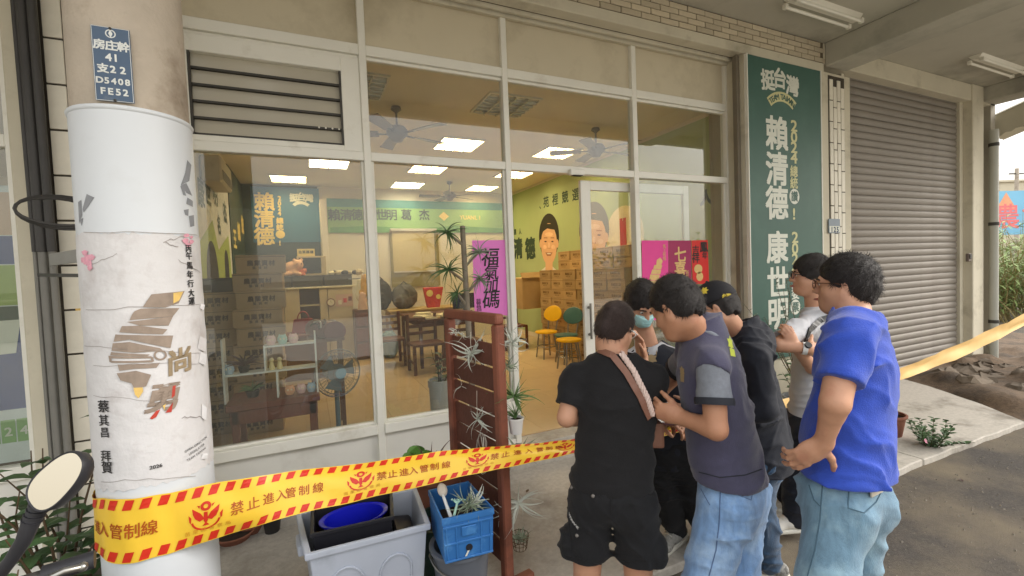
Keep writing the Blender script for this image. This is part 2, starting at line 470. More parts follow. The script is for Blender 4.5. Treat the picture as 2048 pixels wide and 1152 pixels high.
pilaster(5.5, 6.1, 3.3, 3.66, 3.87, (5.68, 5.97, 4), 3.84)
pilaster(-1.27, -0.72, 3.3, 3.66, 3.865, (-1.23, -1.05, 2), 3.84)
bx('pilaster', (-1.435, 3.38, -0.05), (-1.34, 3.66, 3.87), M_CREAM, B, 0.01)
bx('pilaster', (9.13, 3.28, -0.05), (9.47, 3.66, 4.2), M_CREAM, B, 0.01)
# canopy over the pavement with a notch for the utility pole
for a, b in (((-8, 0.45, 4.2), (-0.95, 3.66, 4.4)), ((-0.2, 0.45, 4.2), (9.9, 3.66, 4.4)), ((-0.95, 2.6, 4.2), (-0.2, 3.66, 4.4)), ((-0.95, 0.45, 4.2), (-0.2, 1.85, 4.4))):
    bx('canopy_slab', a, b, M_CEIL, B)
bx('canopy_edge', (-8, 0.3, 4.02), (9.9, 0.45, 4.6), M_CREAM, B, 0.01)
bx('cross_beam', (5.62, 0.45, 3.93), (6.02, 3.3, 4.2), M_CEIL, B, 0.01)
bx('cross_beam', (9.5, 0.45, 3.98), (9.9, 3.3, 4.2), M_CEIL, B, 0.01)
# drain pipe at the corner
d = thing('downpipe', 'grey plastic downpipe at the corner beyond the roller shutter', 'pipe', (9.62, 3.22, -0.05))
M_PIPE = mat('grey_pvc', (176, 176, 166), 0.4, var=0.06, scale=3)
MB().tube([(9.62, 3.22, -0.05), (9.62, 3.22, 3.55)], 0.055, 14).build('pipe', M_PIPE, d, smooth=True)
for z in (0.6, 2.1, 3.3):
    MB().tube([(9.62, 3.22, z), (9.62, 3.22, z + 0.05)], 0.062, 14).build('clamp', M_DARKMETAL, d, smooth=True)
# interior floor, each tile its own piece
fl = struct('floor')
bx('floor_bed', (RX0, 3.66, 0.0), (RX1, RY1, 0.194), M_FJOINT, fl)
tm = MB().box((-0.2985, -0.2985, -0.012), (0.2985, 0.2985, 0.0)).mesh('floor_tile', 0.0015)
tm.materials.append(M_FLOORT)
for j in range(11):
    for i in range(10):
        o = bpy.data.objects.new('floor_tile', tm); COL.objects.link(o); o.parent = fl
        sx = 1.0
        o.location = (RX0 + 0.3 + i * 0.6 if i < 9 else RX0 + 5.4 + 0.125, 3.66 + 0.3 + j * 0.6 if j < 10 else 3.66 + 6.0 + 0.17, 0.2 + rr.uniform(-0.0006, 0.0006))
        if i == 9: o.scale.x = 0.41
        if j == 10: o.scale.y = 0.56
# ------------------------------------------------------------------ shopfront: aluminium frame, panes, panels
SF = thing('shopfront', 'white aluminium shopfront with large panes, louvre window and open doorway', 'shopfront', (1.6, 3.55, 0.2))
YF0, YF1 = 3.505, 3.585
def fbar(x0, x1, z0, z1, y0=YF0, y1=YF1, m=None, name='frame_bar'):
    return bx(name, (x0, y0, z0), (x1, y1, z1), m or M_FRAME, SF, 0.004)
TOPZ, TRZ0, TRZ1, MZ0, MZ1, SZ0, SZ1 = 3.845, 3.335, 3.41, 2.56, 2.625, 0.50, 0.575
XL, XM1, XM2, XM3, XR = (-0.72, -0.655), (0.435, 0.487), (1.585, 1.635), (2.955, 3.01), (4.225, 4.275)
for a, b in (XL, XM1, XM2, XM3, XR):
    fbar(a, b, 0.2, TOPZ)
bays = [(XL[1], XM1[0]), (XM1[1], XM2[0]), (XM2[1], XM3[0]), (XM3[1], XR[0])]
for k, (a, b) in enumerate(bays):
    fbar(a, b, TRZ0, TRZ1, YF0 + 0.003, YF1 - 0.003)
    fbar(a, b, MZ0, MZ1, YF0 + 0.003, YF1 - 0.003)
    bx('top_panel', (a, 3.55, TRZ1), (b, 3.57, TOPZ), M_UPPANEL, SF)
    fbar(a, b, TRZ0 - 0.025, TRZ0, 3.535, 3.58)                       # inner bead
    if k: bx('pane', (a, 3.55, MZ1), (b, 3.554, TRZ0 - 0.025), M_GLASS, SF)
    if k != 2:
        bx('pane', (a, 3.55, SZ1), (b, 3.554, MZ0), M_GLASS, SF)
        fbar(a, b, SZ0, SZ1, YF0 - 0.012, YF1)
        bx('lower_panel', (a, 3.54, 0.24), (b, 3.56, SZ0), M_PANEL, SF)
        fbar(a, b, 0.2, 0.24, YF0 + 0.003, YF1 - 0.003)
    # narrow beads round each lower pane
    if k != 2:
        for x in (a, b - 0.02): fbar(x, x + 0.02, SZ1, MZ0, 3.53, 3.575)
        fbar(a + 0.02, b - 0.02, SZ1, SZ1 + 0.018, 3.53, 3.575)
# louvre window in the upper left bay
a, b = bays[0]
fbar(a, b - 0.13, 3.2, TRZ0 - 0.025, 3.52, 3.575, name='louvre_frame')
fbar(b - 0.13, b, MZ1, TRZ0 - 0.025, 3.52, 3.575, name='louvre_frame')
fbar(a, a + 0.03, MZ1, 3.2, 3.52, 3.575, name='louvre_frame')
fbar(a + 0.03, b - 0.13, MZ1, 2.665, 3.52, 3.575, name='louvre_frame')
lx0, lx1 = a + 0.03, b - 0.13
bx('louvre_back', (lx0, 3.585, 2.66), (lx1, 3.6, 3.2), M_BLACK, SF)
for x in (lx0, lx1 - 0.014): bx('louvre_track', (x, 3.525, 2.665), (x + 0.014, 3.57, 3.2), M_DARKMETAL, SF)
n = 5; hz = (3.2 - 2.665) / n
for k in range(n):
    z = 2.665 + hz * k
    MB().hexa([(lx0 + 0.014, 3.545, z + 0.016), (lx1 - 0.014, 3.545, z + 0.016), (lx1 - 0.014, 3.551, z + 0.016), (lx0 + 0.014, 3.551, z + 0.016),
               (lx0 + 0.014, 3.565, z + hz + 0.002), (lx1 - 0.014, 3.565, z + hz + 0.002), (lx1 - 0.014, 3.571, z + hz + 0.002), (lx0 + 0.014, 3.571, z + hz + 0.002)]).build('louvre_slat', M_LOUVRE, SF)
    bx('slat_clip', (lx0 + 0.014, 3.538, z + 0.002), (lx1 - 0.014, 3.553, z + 0.016), M_DARKMETAL, SF)
for k in range(4): MB().ball((lx1 - 0.03 - k * 0.045, 3.536, 2.665 + hz + 0.01), 0.007, 6).build('rivet', M_FRAME, SF)
# return between window and sign
bx('side_return', (4.275, 3.4, 0.0), (4.30, 3.62, 3.86), M_BLACK, SF)
bx('side_return', (4.20, 3.345, 0.0), (4.245, 3.40, 3.86), mat('brown_grey_frame', (120, 112, 98), 0.5), SF, 0.003)
# door sensor over the doorway
sx = atY(1152, 345, 3.49)
ds = thing('door_sensor', 'small white automatic door sensor box above the doorway', 'sensor', (sx.x, 3.49, sx.z))
bx('housing', (sx.x - 0.075, 3.455, sx.z - 0.03), (sx.x + 0.075, 3.503, sx.z + 0.025), M_FRAME, ds, 0.006)
bx('lens', (sx.x - 0.05, 3.452, sx.z - 0.034), (sx.x + 0.05, 3.5, sx.z - 0.0305), M_BLACK, ds)
# sliding door leaf, slid open behind the right-hand bay
SD = thing('sliding_door', 'white framed glass sliding door, half open, with steel pull handle', 'door', (2.9, 3.64, 0.2))
dx0, dx1 = 2.40, 3.77
y0, y1 = 3.615, 3.655
for xa, xb in ((dx0, dx0 + 0.11), (dx1 - 0.075, dx1)): bx('stile', (xa, y0, 0.21), (xb, y1, 2.53), M_FRAME, SD, 0.004)
for za, zb in ((0.21, 0.33), (2.44, 2.53)): bx('rail', (dx0 + 0.11, y0 + 0.002, za), (dx1 - 0.075, y1 - 0.002, zb), M_FRAME, SD, 0.004)
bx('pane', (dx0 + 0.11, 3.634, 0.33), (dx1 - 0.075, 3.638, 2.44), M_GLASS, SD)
M_STEEL = mat('brushed_steel', (150, 148, 142), 0.3, 0.9, var=0.05)
hd = MB().tube([(dx0 + 0.045, 3.58, 1.02), (dx0 + 0.045, 3.58, 1.36)], 0.011, 10).build('handle', M_STEEL, SD, smooth=True)
for z in (1.06, 1.32): MB().tube([(dx0 + 0.045, 3.58, z), (dx0 + 0.045, 3.616, z)], 0.014, 10).build('handle_mount', M_STEEL, hd, smooth=True)
# ------------------------------------------------------------------ roller shutter
RS = thing('roller_shutter', 'closed grey steel roller shutter with horizontal ribs at right', 'shutter', (7.6, 3.44, 0.0))
prof = [(0, 0), (0.02, -0.012), (0.045, -0.014), (0.07, -0.012), (0.085, 0.0), (0.0905, 0.006)]
sm = MB(); X0, X1 = -1.51, 1.44
nseg = 12
vs = []
for (z, y) in prof:
    for i in range(nseg + 1): vs.append((X0 + (X1 - X0) * i / nseg, y, z))
sm.add(vs, [(j * (nseg + 1) + i, j * (nseg + 1) + i + 1, (j + 1) * (nseg + 1) + i + 1, (j + 1) * (nseg + 1) + i) for j in range(len(prof) - 1) for i in range(nseg)])
sme = sm.mesh('slat', smooth=True); sme.materials.append(M_SHUT)
for k in range(44):
    o = bpy.data.objects.new('slat', sme); COL.objects.link(o); o.parent = RS; CH.setdefault(RS.name, []).append(o)
    o.location = (0, rr.uniform(-0.002, 0.002), 0.06 + k * 0.0905)
bx('bottom_bar', (6.1, 3.41, 0.0), (9.04, 3.46, 0.06), M_DARKMETAL, RS, 0.004)
bx('guide_rail', (6.1, 3.39, 0.0), (6.16, 3.47, 3.96), M_CREAM, RS, 0.004)
bx('guide_rail', (9.03, 3.39, 0.0), (9.13, 3.47, 3.96), M_CREAM, RS, 0.004)
kb = atY(1935, 515, 3.27)
k_ = thing('shutter_switch', 'small dark key switch box on the post beside shutter', 'switch', kb)
bx('box', (kb.x - 0.04, 3.24, kb.z - 0.06), (kb.x + 0.04, 3.279, kb.z + 0.06), mat('dull_brown_box', (112, 100, 92), 0.6), k_, 0.006)
bx('lid', (kb.x - 0.03, 3.228, kb.z - 0.02), (kb.x + 0.03, 3.2395, kb.z + 0.05), M_DARKMETAL, k_, 0.004)
# fluorescent battens under the canopy
M_TUBE = mat('tube_lamp_off', (235, 232, 220), 0.3, var=0.02)
M_BATTEN = mat('batten_white', (226, 222, 208), 0.4, var=0.04)
for k, (xa, xb, y, lab) in enumerate(((4.3, 5.35, 2.83, 'twin tube light fitting under canopy above the tiled beam'), (7.85, 9.1, 2.8, 'twin tube light fitting under canopy above roller shutter'))):
    t = thing('tube_light', lab, 'light fitting', ((xa + xb) / 2, y, 4.2), 'tube lights under the canopy')
    MB().hexa([(xa, y - 0.03, 4.15), (xb, y - 0.03, 4.15), (xb, y + 0.03, 4.15), (xa, y + 0.03, 4.15), (xa, y - 0.07, 4.2), (xb, y - 0.07, 4.2), (xb, y + 0.07, 4.2), (xa, y + 0.07, 4.2)]).build('batten', M_BATTEN, t)
    for s in (-1, 1):
        MB().tube([(xa + 0.04, y + s * 0.06, 4.125), (xb - 0.04, y + s * 0.06, 4.125)], 0.016, 10).build('tube', M_TUBE, t, smooth=True)
        for x in (xa, xb - 0.04): bx('lamp_holder', (x, y + s * 0.06 - 0.02, 4.105), (x + 0.04, y + s * 0.06 + 0.02, 4.152), M_BATTEN, t, 0.004)
# lean-to roof seen past the corner
M_ROOFP = mat('weathered_roof_sheet', (196, 190, 170), 0.6, var=0.1, scale=3)
lr = thing('lean_to_roof', 'sloping corrugated lean-to roof beyond the corner of building', 'roof', (10.6, 2.6, 3.3))
mb = MB(); xs = [9.95 + i * 0.05 for i in range(33)]
def roofz(y): return 3.36 + (3.75 - y) * 0.31
for k, (ya, yb) in enumerate(((3.75, 0.4),)):
    vs = []
    for y in (ya, (ya + yb) / 2, yb):
        for i, x in enumerate(xs): vs.append((x, y, roofz(y) + 0.36 + (0.018 if i % 2 else -0.018)))
    n = len(xs)
    mb.add(vs, [(j * n + i, j * n + i + 1, (j + 1) * n + i + 1, (j + 1) * n + i) for j in range(2) for i in range(n - 1)])
mb.build('roof_sheet', M_ROOFP, lr)
mb = MB(); ys = [3.75 - i * 0.06 for i in range(56)]
vs = []
for i, y in enumerate(ys): vs += [(9.97, y, roofz(y) + 0.34), (9.97, y, roofz(y) + (0.02 if i % 2 else -0.008))]
mb.add(vs, [(2 * i, 2 * i + 1, 2 * i + 3, 2 * i + 2) for i in range(len(ys) - 1)])
vs = [(x + 0.012, y, z) for x, y, z in vs]
mb.add(vs, [(2 * i, 2 * i + 2, 2 * i + 3, 2 * i + 1) for i in range(len(ys) - 1)])
mb.build('valance_board', M_ROOFP, lr)
bx('rafter', (10.02, 0.5, 3.6), (10.1, 3.7, 3.66), M_DARKMETAL, lr)
# ------------------------------------------------------------------ figures: implicit bodies turned into one continuous surface
def V(p): return np.array((p[0], p[1], p[2]), float)
class SDF:
    """smooth union of tapered limbs and ellipsoids on a grid, meshed with surface nets"""
    def __init__(s, lo, hi, h):
        s.h = h; s.lo = np.array(lo, float) - 3 * h
        s.n = np.ceil((np.array(hi, float) + 3 * h - s.lo) / h).astype(int) + 1
        s.D = np.full(s.n, 0.08, np.float32)
    def sub(s, lo, hi):
        a = np.clip(np.floor((np.array(lo) - s.lo) / s.h).astype(int), 0, s.n); b = np.clip(np.ceil((np.array(hi) - s.lo) / s.h).astype(int) + 1, 0, s.n)
        if (b <= a).any(): return None, None
        ax = [(s.lo[i] + s.h * np.arange(a[i], b[i])).astype(np.float32) for i in range(3)]
        return tuple(slice(a[i], b[i]) for i in range(3)), np.meshgrid(*ax, indexing='ij', sparse=True)
    def put(s, sl, d, k, op):
        A = s.D[sl]
        if op == 'cut':
            d = -d
            h = np.maximum(k - np.abs(A - d), 0) / k if k > 0 else 0
            s.D[sl] = np.maximum(A, d) + h * h * (k * 0.25)
        else:
            h = np.maximum(k - np.abs(A - d), 0) / k
            s.D[sl] = np.minimum(A, d) - h * h * (k * 0.25)
    def rc(s, a, b, ra, rb, k=0.03, op='add', squash=None, cut=None):
        a, b = V(a), V(b); m = max(ra, rb) + k + 0.03
        sl, g = s.sub(np.minimum(a, b) - m, np.maximum(a, b) + m)
        if sl is None: return
        X, Y, Z = g[0] - a[0], g[1] - a[1], g[2] - a[2]
        ba = b - a
        if squash is not None:
            ax, q = V(squash[0]), squash[1]; ax = ax / np.linalg.norm(ax)
            t = (X * ax[0] + Y * ax[1] + Z * ax[2]) * (1 / q - 1)
            X, Y, Z = X + t * ax[0], Y + t * ax[1], Z + t * ax[2]
            ba = ba + ax * (ba @ ax) * (1 / q - 1)
        L2 = max(ba @ ba, 1e-9)
        t = np.clip((X * ba[0] + Y * ba[1] + Z * ba[2]) / L2, 0, 1)
        d = np.sqrt((X - t * ba[0]) ** 2 + (Y - t * ba[1]) ** 2 + (Z - t * ba[2]) ** 2) - (ra + (rb - ra) * t)
        if squash is not None: d = d * min(1, squash[1] + 0.15)
        if cut is not None:
            for p, n in cut:
                p, n = V(p), V(n); n = n / np.linalg.norm(n)
                d = np.maximum(d, (g[0] - p[0]) * n[0] + (g[1] - p[1]) * n[1] + (g[2] - p[2]) * n[2])
        s.put(sl, d.astype(np.float32), k, op)
    def el(s, c, r, R=None, k=0.03, op='add', cut=None):
        c = V(c); r = np.array(r, float); m = r.max() + k + 0.03
        sl, g = s.sub(c - m, c + m)
        if sl is None: return
        X, Y, Z = g[0] - c[0], g[1] - c[1], g[2] - c[2]
        if R is not None:
            x, y, z = R
            X, Y, Z = X * x[0] + Y * x[1] + Z * x[2], X * y[0] + Y * y[1] + Z * y[2], X * z[0] + Y * z[1] + Z * z[2]
        k0 = np.sqrt((X / r[0]) ** 2 + (Y / r[1]) ** 2 + (Z / r[2]) ** 2)
        k1 = np.sqrt((X / r[0] ** 2) ** 2 + (Y / r[1] ** 2) ** 2 + (Z / r[2] ** 2) ** 2)
        d = k0 * (k0 - 1) / np.maximum(k1, 1e-6)
        if cut is not None:
            for p, n in cut:
                p, n = V(p), V(n); n = n / np.linalg.norm(n)
                d = np.maximum(d, (g[0] - p[0]) * n[0] + (g[1] - p[1]) * n[1] + (g[2] - p[2]) * n[2])
        s.put(sl, d.astype(np.float32), k, op)
    def half(s, p, n, k=0.004):
        """cut away everything on the side n points to"""
        p, n = V(p), V(n); n = n / np.linalg.norm(n)
        _, g = s.sub(s.lo, s.lo + s.h * s.n)
        sl = tuple(slice(0, s.n[i]) for i in range(3))
        ax = [(s.lo[i] + s.h * np.arange(s.n[i])).astype(np.float32) for i in range(3)]
        g = np.meshgrid(*ax, indexing='ij', sparse=True)
        s.D = np.maximum(s.D, ((g[0] - p[0]) * n[0] + (g[1] - p[1]) * n[1] + (g[2] - p[2]) * n[2]).astype(np.float32))
    def field(s, fn):
        ax = [(s.lo[i] + s.h * np.arange(s.n[i])).astype(np.float32) for i in range(3)]
        g = np.meshgrid(*ax, indexing='ij', sparse=True)
        s.D = s.D + fn(g[0], g[1], g[2]).astype(np.float32)
    def mesh(s, name):
        D = s.D; I = D < 0; n = s.n
        c = np.zeros(n - 1, np.uint8)
        offs = [(i, j, k) for i in (0, 1) for j in (0, 1) for k in (0, 1)]
        for i, j, k in offs: c += I[i:n[0] - 1 + i, j:n[1] - 1 + j, k:n[2] - 1 + k]
        act = (c > 0) & (c < 8)
        idx = np.argwhere(act)
        if not len(idx): return bpy.data.meshes.new(name)
        ID = np.full(n - 1, -1, np.int32); ID[act] = np.arange(len(idx))
        vals = {o: D[idx[:, 0] + o[0], idx[:, 1] + o[1], idx[:, 2] + o[2]] for o in offs}
        P = np.zeros((len(idx), 3)); cnt = np.zeros(len(idx))
        for o in offs:
            for a in range(3):
                if o[a] == 0:
                    q = list(o); q[a] = 1; q = tuple(q)
                    va, vb = vals[o], vals[q]; m = (va < 0) != (vb < 0)
                    t = np.where(m, va / np.where(m, va - vb, 1), 0)
                    pt = np.tile(np.array(o, float), (len(idx), 1)); pt[:, a] = t
                    P[m] += pt[m]; cnt[m] += 1
        P = (idx + P / cnt[:, None]) * s.h + s.lo
        F = []
        for a in range(3):
            b, e = (a + 1) % 3, (a + 2) % 3
            s0 = [slice(1, -1)] * 3; s0[a] = slice(0, n[a] - 1); s1 = list(s0); s1[a] = slice(1, n[a])
            A = I[tuple(s0)]; Bm = I[tuple(s1)]
            for flip, msk in ((0, A & ~Bm), (1, ~A & Bm)):
                w = np.argwhere(msk)
                if not len(w): continue
                o = np.ones(3, int); o[a] = 0; w = w + o
                def cid(db, de):
                    q = w.copy(); q[:, b] += db; q[:, e] += de
                    return ID[q[:, 0], q[:, 1], q[:, 2]]
                quad = np.stack([cid(-1, -1), cid(0, -1), cid(0, 0), cid(-1, 0)], 1)
                if flip: quad = quad[:, ::-1]
                F.append(quad)
        F = np.concatenate(F); F = F[(F >= 0).all(1)]
        me = bpy.data.meshes.new(name)
        me.vertices.add(len(P)); me.vertices.foreach_set('co', P.ravel())
        me.loops.add(F.size); me.loops.foreach_set('vertex_index', F.ravel().astype(np.int32))
        me.polygons.add(len(F)); me.polygons.foreach_set('loop_start', (np.arange(len(F)) * 4).astype(np.int32))
        me.polygons.foreach_set('use_smooth', [True] * len(F))
        me.update(); me.validate()
        return me
def folds(amp, seed, dirs):
    """soft cloth folds: warped ridges; dirs = list of (direction, wavelength, weight)"""
    r = random.Random(seed); ph = [r.uniform(0, 6.28) for _ in range(12)]
    def fn(X, Y, Z):
        w1 = np.sin(X * 9 + Y * 7 + ph[0]) * np.sin(Z * 8 + ph[1]); w2 = np.sin(X * 19 - Z * 15 + ph[2]) * np.sin(Y * 17 + Z * 9 + ph[3])
        out = 0
        for i, (d, wl, wt) in enumerate(dirs):
            q = X * d[0] + Y * d[1] + Z * d[2]
            for m, wm, o in ((1.0, 0.75, 0.0), (0.47, 0.5, 2.1)):
                t = q * (6.283 / (wl * m)) + 2.3 * w1 / m ** 0.5 + 1.5 * w2 + ph[4 + i] + o
                r_ = 1 - np.abs(np.sin(t * 0.5)); msk = np.clip(0.25 + np.sin(X * 13 + Z * 8 + Y * 10 + ph[8 + i % 4] + o) * np.sin(Z * 11 - Y * 9 + ph[i] + o), 0, 1)
                out = out + wt * wm * m ** 0.6 * (r_ * r_ * 1.5 - 0.25) * msk
        return -amp * out * 1.7
    return fn
def bvh_of(obj):
    from mathutils.bvhtree import BVHTree
    me = obj.data
    o = ORG[top_of(obj).name]
    return BVHTree.FromPolygons([tuple(v.co + o) for v in me.vertices], [tuple(p.vertices) for p in me.polygons])
def cling(bvh, fn, lift=0.003):
    """map a flat patch on a surface: each point goes to the nearest surface point, lifted a little"""
    def f(u, v):
        p, n, i, d = bvh.find_nearest(Vector(fn(u, v)))
        return p + n * lift
    return f
def yawv(deg): a = math.radians(deg); return Vector((math.sin(a), math.cos(a), 0))
def head_frame(yaw, pitch, roll=0):
    f = yawv(yaw); l = Vector((-f.y, f.x, 0)); u = Vector((0, 0, 1)); p = math.radians(pitch)
    f2 = f * math.cos(p) + u * math.sin(p); u2 = u * math.cos(p) - f * math.sin(p)
    r = math.radians(roll); l2 = l * math.cos(r) + u2 * math.sin(r); u3 = u2 * math.cos(r) - l * math.sin(r)
    return l2, f2, u3
def hand(s, wr, d, nrm, side, curl=(0.5, 0.5, 0.5, 0.5), spread=0.06, thumb=0.7, sc=1.0):
    """wr wrist, d direction of the fingers, nrm back of the hand, side: vector towards the thumb"""
    d = Vector(d).normalized(); nrm = Vector(nrm); nrm = (nrm - d * nrm.dot(d)).normalized()
    t = Vector(side); t = (t - d * t.dot(d) - nrm * nrm.dot(t)).normalized()
    wr = Vector(wr)
    s.rc(wr, wr + d * 0.04 * sc, 0.026 * sc, 0.028 * sc, 0.02, squash=(nrm, 0.75))
    s.el(wr + d * 0.052 * sc, (0.04 * sc, 0.05 * sc, 0.017 * sc), (t, d, nrm), 0.015)
    base = [(0.029, 0.088, 1.0), (0.010, 0.093, 1.1), (-0.010, 0.09, 1.02), (-0.028, 0.082, 0.82)]
    for i, (tx, dy, ln) in enumerate(base):
        p = wr + (t * tx + d * dy) * sc
        ang = 0.15; dd = (d + t * (spread * (1.2 - i * 0.8))).normalized()
        for j, L in enumerate((0.042, 0.027, 0.021)):
            ang += curl[i] * (0.75, 1.0, 0.7)[j]
            v = dd * math.cos(ang) - nrm * math.sin(ang)
            q = p + v * (L * ln * sc)
            s.rc(p, q, (0.0092 - j * 0.0008) * sc, (0.0086 - j * 0.0008) * sc, 0.006)
            p = q
    p = wr + (t * 0.024 + d * 0.018 - nrm * 0.008) * sc
    v = (t * thumb + d * (1.1 - thumb * 0.5) - nrm * 0.25).normalized()
    q = p + v * 0.04 * sc; s.rc(p, q, 0.0145 * sc, 0.0115 * sc, 0.012)
    v = (v + d * 0.35 - nrm * 0.15).normalized(); e = q + v * 0.032 * sc; s.rc(q, e, 0.011 * sc, 0.0095 * sc, 0.006)
    v = (v + d * 0.3 - nrm * 0.2).normalized(); s.rc(e, e + v * 0.024 * sc, 0.0095 * sc, 0.008 * sc, 0.005)
def build_head(s, c, F, sc=1.0, fat=0.0, ears=(1, 1)):
    l, f, u = F
    P = lambda a, b, z: c + (l * a + f * b + u * z) * sc
    s.el(P(0, -0.012, 0.028), np.array((0.077, 0.098, 0.094)) * sc, F, 0.02)
    s.el(P(0, 0.028, -0.048), np.array((0.062 + fat, 0.066, 0.078)) * sc, F, 0.03)
    s.el(P(0, 0.06, -0.098), np.array((0.03 + fat, 0.032, 0.026)) * sc, F, 0.03)
    for k in (-1, 1):
        s.el(P(k * (0.044 + fat), 0.045, -0.038), np.array((0.022 + fat, 0.03, 0.03)) * sc, F, 0.025)
        s.rc(P(k * 0.062, -0.005, -0.05), P(k * 0.035, 0.05, -0.1), 0.022 * sc + fat, 0.02 * sc + fat, 0.03)
    s.rc(P(-0.035, 0.083, 0.022), P(0.035, 0.083, 0.022), 0.012 * sc, 0.012 * sc, 0.02)
    for k in (-1, 1): s.el(P(k * 0.032, 0.095, 0.004), np.array((0.017, 0.011, 0.009)) * sc, F, 0.012, op='cut')
    for k in (-1, 1): s.el(P(k * 0.032, 0.078, 0.003), np.array((0.0145, 0.0125, 0.012)) * sc, F, 0.004)
    s.rc(P(0, 0.09, 0.012), P(0, 0.109, -0.03), 0.0085 * sc, 0.0125 * sc, 0.014)
    for k in (-1, 1): s.el(P(k * 0.012, 0.1, -0.033), np.array((0.009, 0.011, 0.008)) * sc, F, 0.008)
    s.el(P(0, 0.088, -0.062), np.array((0.026, 0.012, 0.007)) * sc, F, 0.006)
    s.el(P(0, 0.086, -0.074), np.array((0.022, 0.012, 0.008)) * sc, F, 0.006)
    for k, on in zip((1, -1), ears):
        if not on: continue
        s.el(P(k * 0.08, -0.012, -0.012), np.array((0.009, 0.02, 0.033)) * sc, (l + f * (-0.35 * k), f + l * (0.35 * k), u), 0.008)
        s.el(P(k * 0.09, -0.006, -0.01), np.array((0.008, 0.011, 0.018)) * sc, F, 0.004, op='cut')
        s.el(P(k * 0.079, 0.0, -0.04), np.array((0.008, 0.01, 0.011)) * sc, F, 0.008)
def hair_sdf(c, F, sc, line, thick, amp, seed, lo=-0.075, extra=None, h=0.005):
    """line = (a, b): hair covers points with f < a + b*u (head frame)"""
    l, f, u = F
    s = SDF(c - Vector((0.17, 0.17, 0.2)), c + Vector((0.17, 0.17, 0.2)), h)
    P = lambda a, b, z: c + (l * a + f * b + u * z) * sc
    s.el(P(0, -0.014, 0.03), np.array((0.079 + thick, 0.101 + thick, 0.097 + thick * 1.25)) * sc, F, 0.01)
    s.el(P(0, -0.045, -0.02), np.array((0.069 + thick * 0.7, 0.066 + thick * 0.8, 0.09)) * sc, F, 0.03)
    if extra: extra(s, P)
    r = random.Random(seed); ph = [r.uniform(0, 6.3) for _ in range(8)]
    def fn(X, Y, Z):
        x, y, z = X - c.x, Y - c.y, Z - c.z
        A = x * l.x + y * l.y + z * l.z; Bq = x * f.x + y * f.y + z * f.z; C = x * u.x + y * u.y + z * u.z
        t = np.sin(A * 150 + 5 * np.sin(Bq * 38 + ph[0]) + ph[1]) * np.sin(Bq * 55 + C * 60 + 4 * np.sin(A * 42 + ph[2]) + ph[3])
        t2 = np.sin(A * 62 + 3 * np.sin(C * 40 + ph[6]) + ph[4]) * np.sin(Bq * 48 + ph[5] + C * 30)
        return -amp * (0.55 * t + 0.75 * t2)
    s.field(fn)
    def cutf(X, Y, Z): return 0 * X
    ax = [(s.lo[i] + s.h * np.arange(s.n[i])).astype(np.float32) for i in range(3)]
    X, Y, Z = np.meshgrid(*ax, indexing='ij', sparse=True)
    x, y, z = (X - c.x) / sc, (Y - c.y) / sc, (Z - c.z) / sc
    A = x * l.x + y * l.y + z * l.z; Bq = x * f.x + y * f.y + z * f.z; C = x * u.x + y * u.y + z * u.z
    jag = 0.006 * np.sin(A * 120 + ph[7]) + 0.005 * np.sin(A * 260 + C * 90)
    g = Bq - (line[0] + line[1] * np.clip(C, -0.08, 0.075) + jag)
    g2 = lo - C + 0.25 * np.abs(A) + jag
    s.D = np.maximum(s.D, np.maximum(g, g2 * 0.8).astype(np.float32) * 0.7)
    return s
def add_strands(mb, bvh, c, F, n, ln, seed, cond, w=0.0022, lift=0.35):
    l, f, u = F; r = random.Random(seed); k = 0; tries = 0
    while k < n and tries < n * 12:
        tries += 1
        d = Vector((r.gauss(0, 1), r.gauss(0, 1), r.gauss(0, 1))).normalized()
        A, Bq, C = d.dot(l), d.dot(f), d.dot(u)
        if not cond(A, Bq, C): continue
        p, nn, i, ds = bvh.find_nearest(c + d * 0.2)
        if p is None or (p - c).length < 0.07: continue
        flow = (f * 0.5 - u * 0.7 + l * A * 0.4 + Vector((r.gauss(0, 0.4), r.gauss(0, 0.4), r.gauss(0, 0.4))))
        flow = (flow - nn * flow.dot(nn)).normalized()
        L = ln * r.uniform(0.5, 1.3)
        q0 = p - nn * 0.004; q1 = p + flow * L * 0.5 + nn * L * lift * 0.7; q2 = p + flow * L + nn * L * lift * r.uniform(0.2, 1.1)
        sd_ = nn.cross(flow).normalized() * w
        mb.add([q0 - sd_ * 1.3, q0 + sd_ * 1.3, q1 + sd_, q1 - sd_, q2], [(0, 1, 2, 3), (3, 2, 4)]); k += 1
SKIN = mat('warm_skin', (186, 140, 113), 0.5, var=0.07, scale=18, bump=0.08, bscale=220, sss=0.08, spec=0.35, dirt=((172, 112, 94), 14, 0.55, 0.85))
SKIN2 = mat('tanned_skin', (176, 128, 100), 0.5, var=0.07, scale=18, bump=0.08, bscale=220, sss=0.08, spec=0.35, dirt=((158, 102, 82), 14, 0.55, 0.85))
SKIN3 = mat('light_skin', (216, 170, 142), 0.5, var=0.06, scale=18, bump=0.08, bscale=220, sss=0.12, spec=0.35, dirt=((196, 132, 108), 9, 0.55, 0.85))
HAIRM = mat('black_hair', (36, 31, 29), 0.5, var=0.6, scale=160, bump=0.7, bscale=420, spec=0.4)
HAIRB = mat('dark_brown_hair', (54, 41, 37), 0.5, var=0.6, scale=160, bump=0.7, bscale=420, spec=0.4)
EYEW = mat('eye_white', (225, 220, 212), 0.2); EYED = mat('dark_iris', (40, 28, 22), 0.15)
LIPM = mat('lip', (168, 100, 88), 0.45)
def person(name, label, J, loc):
    """J: joints in world space. Returns root and its body mesh (skin)"""
    root = thing('person', label, 'person', loc)
    return root
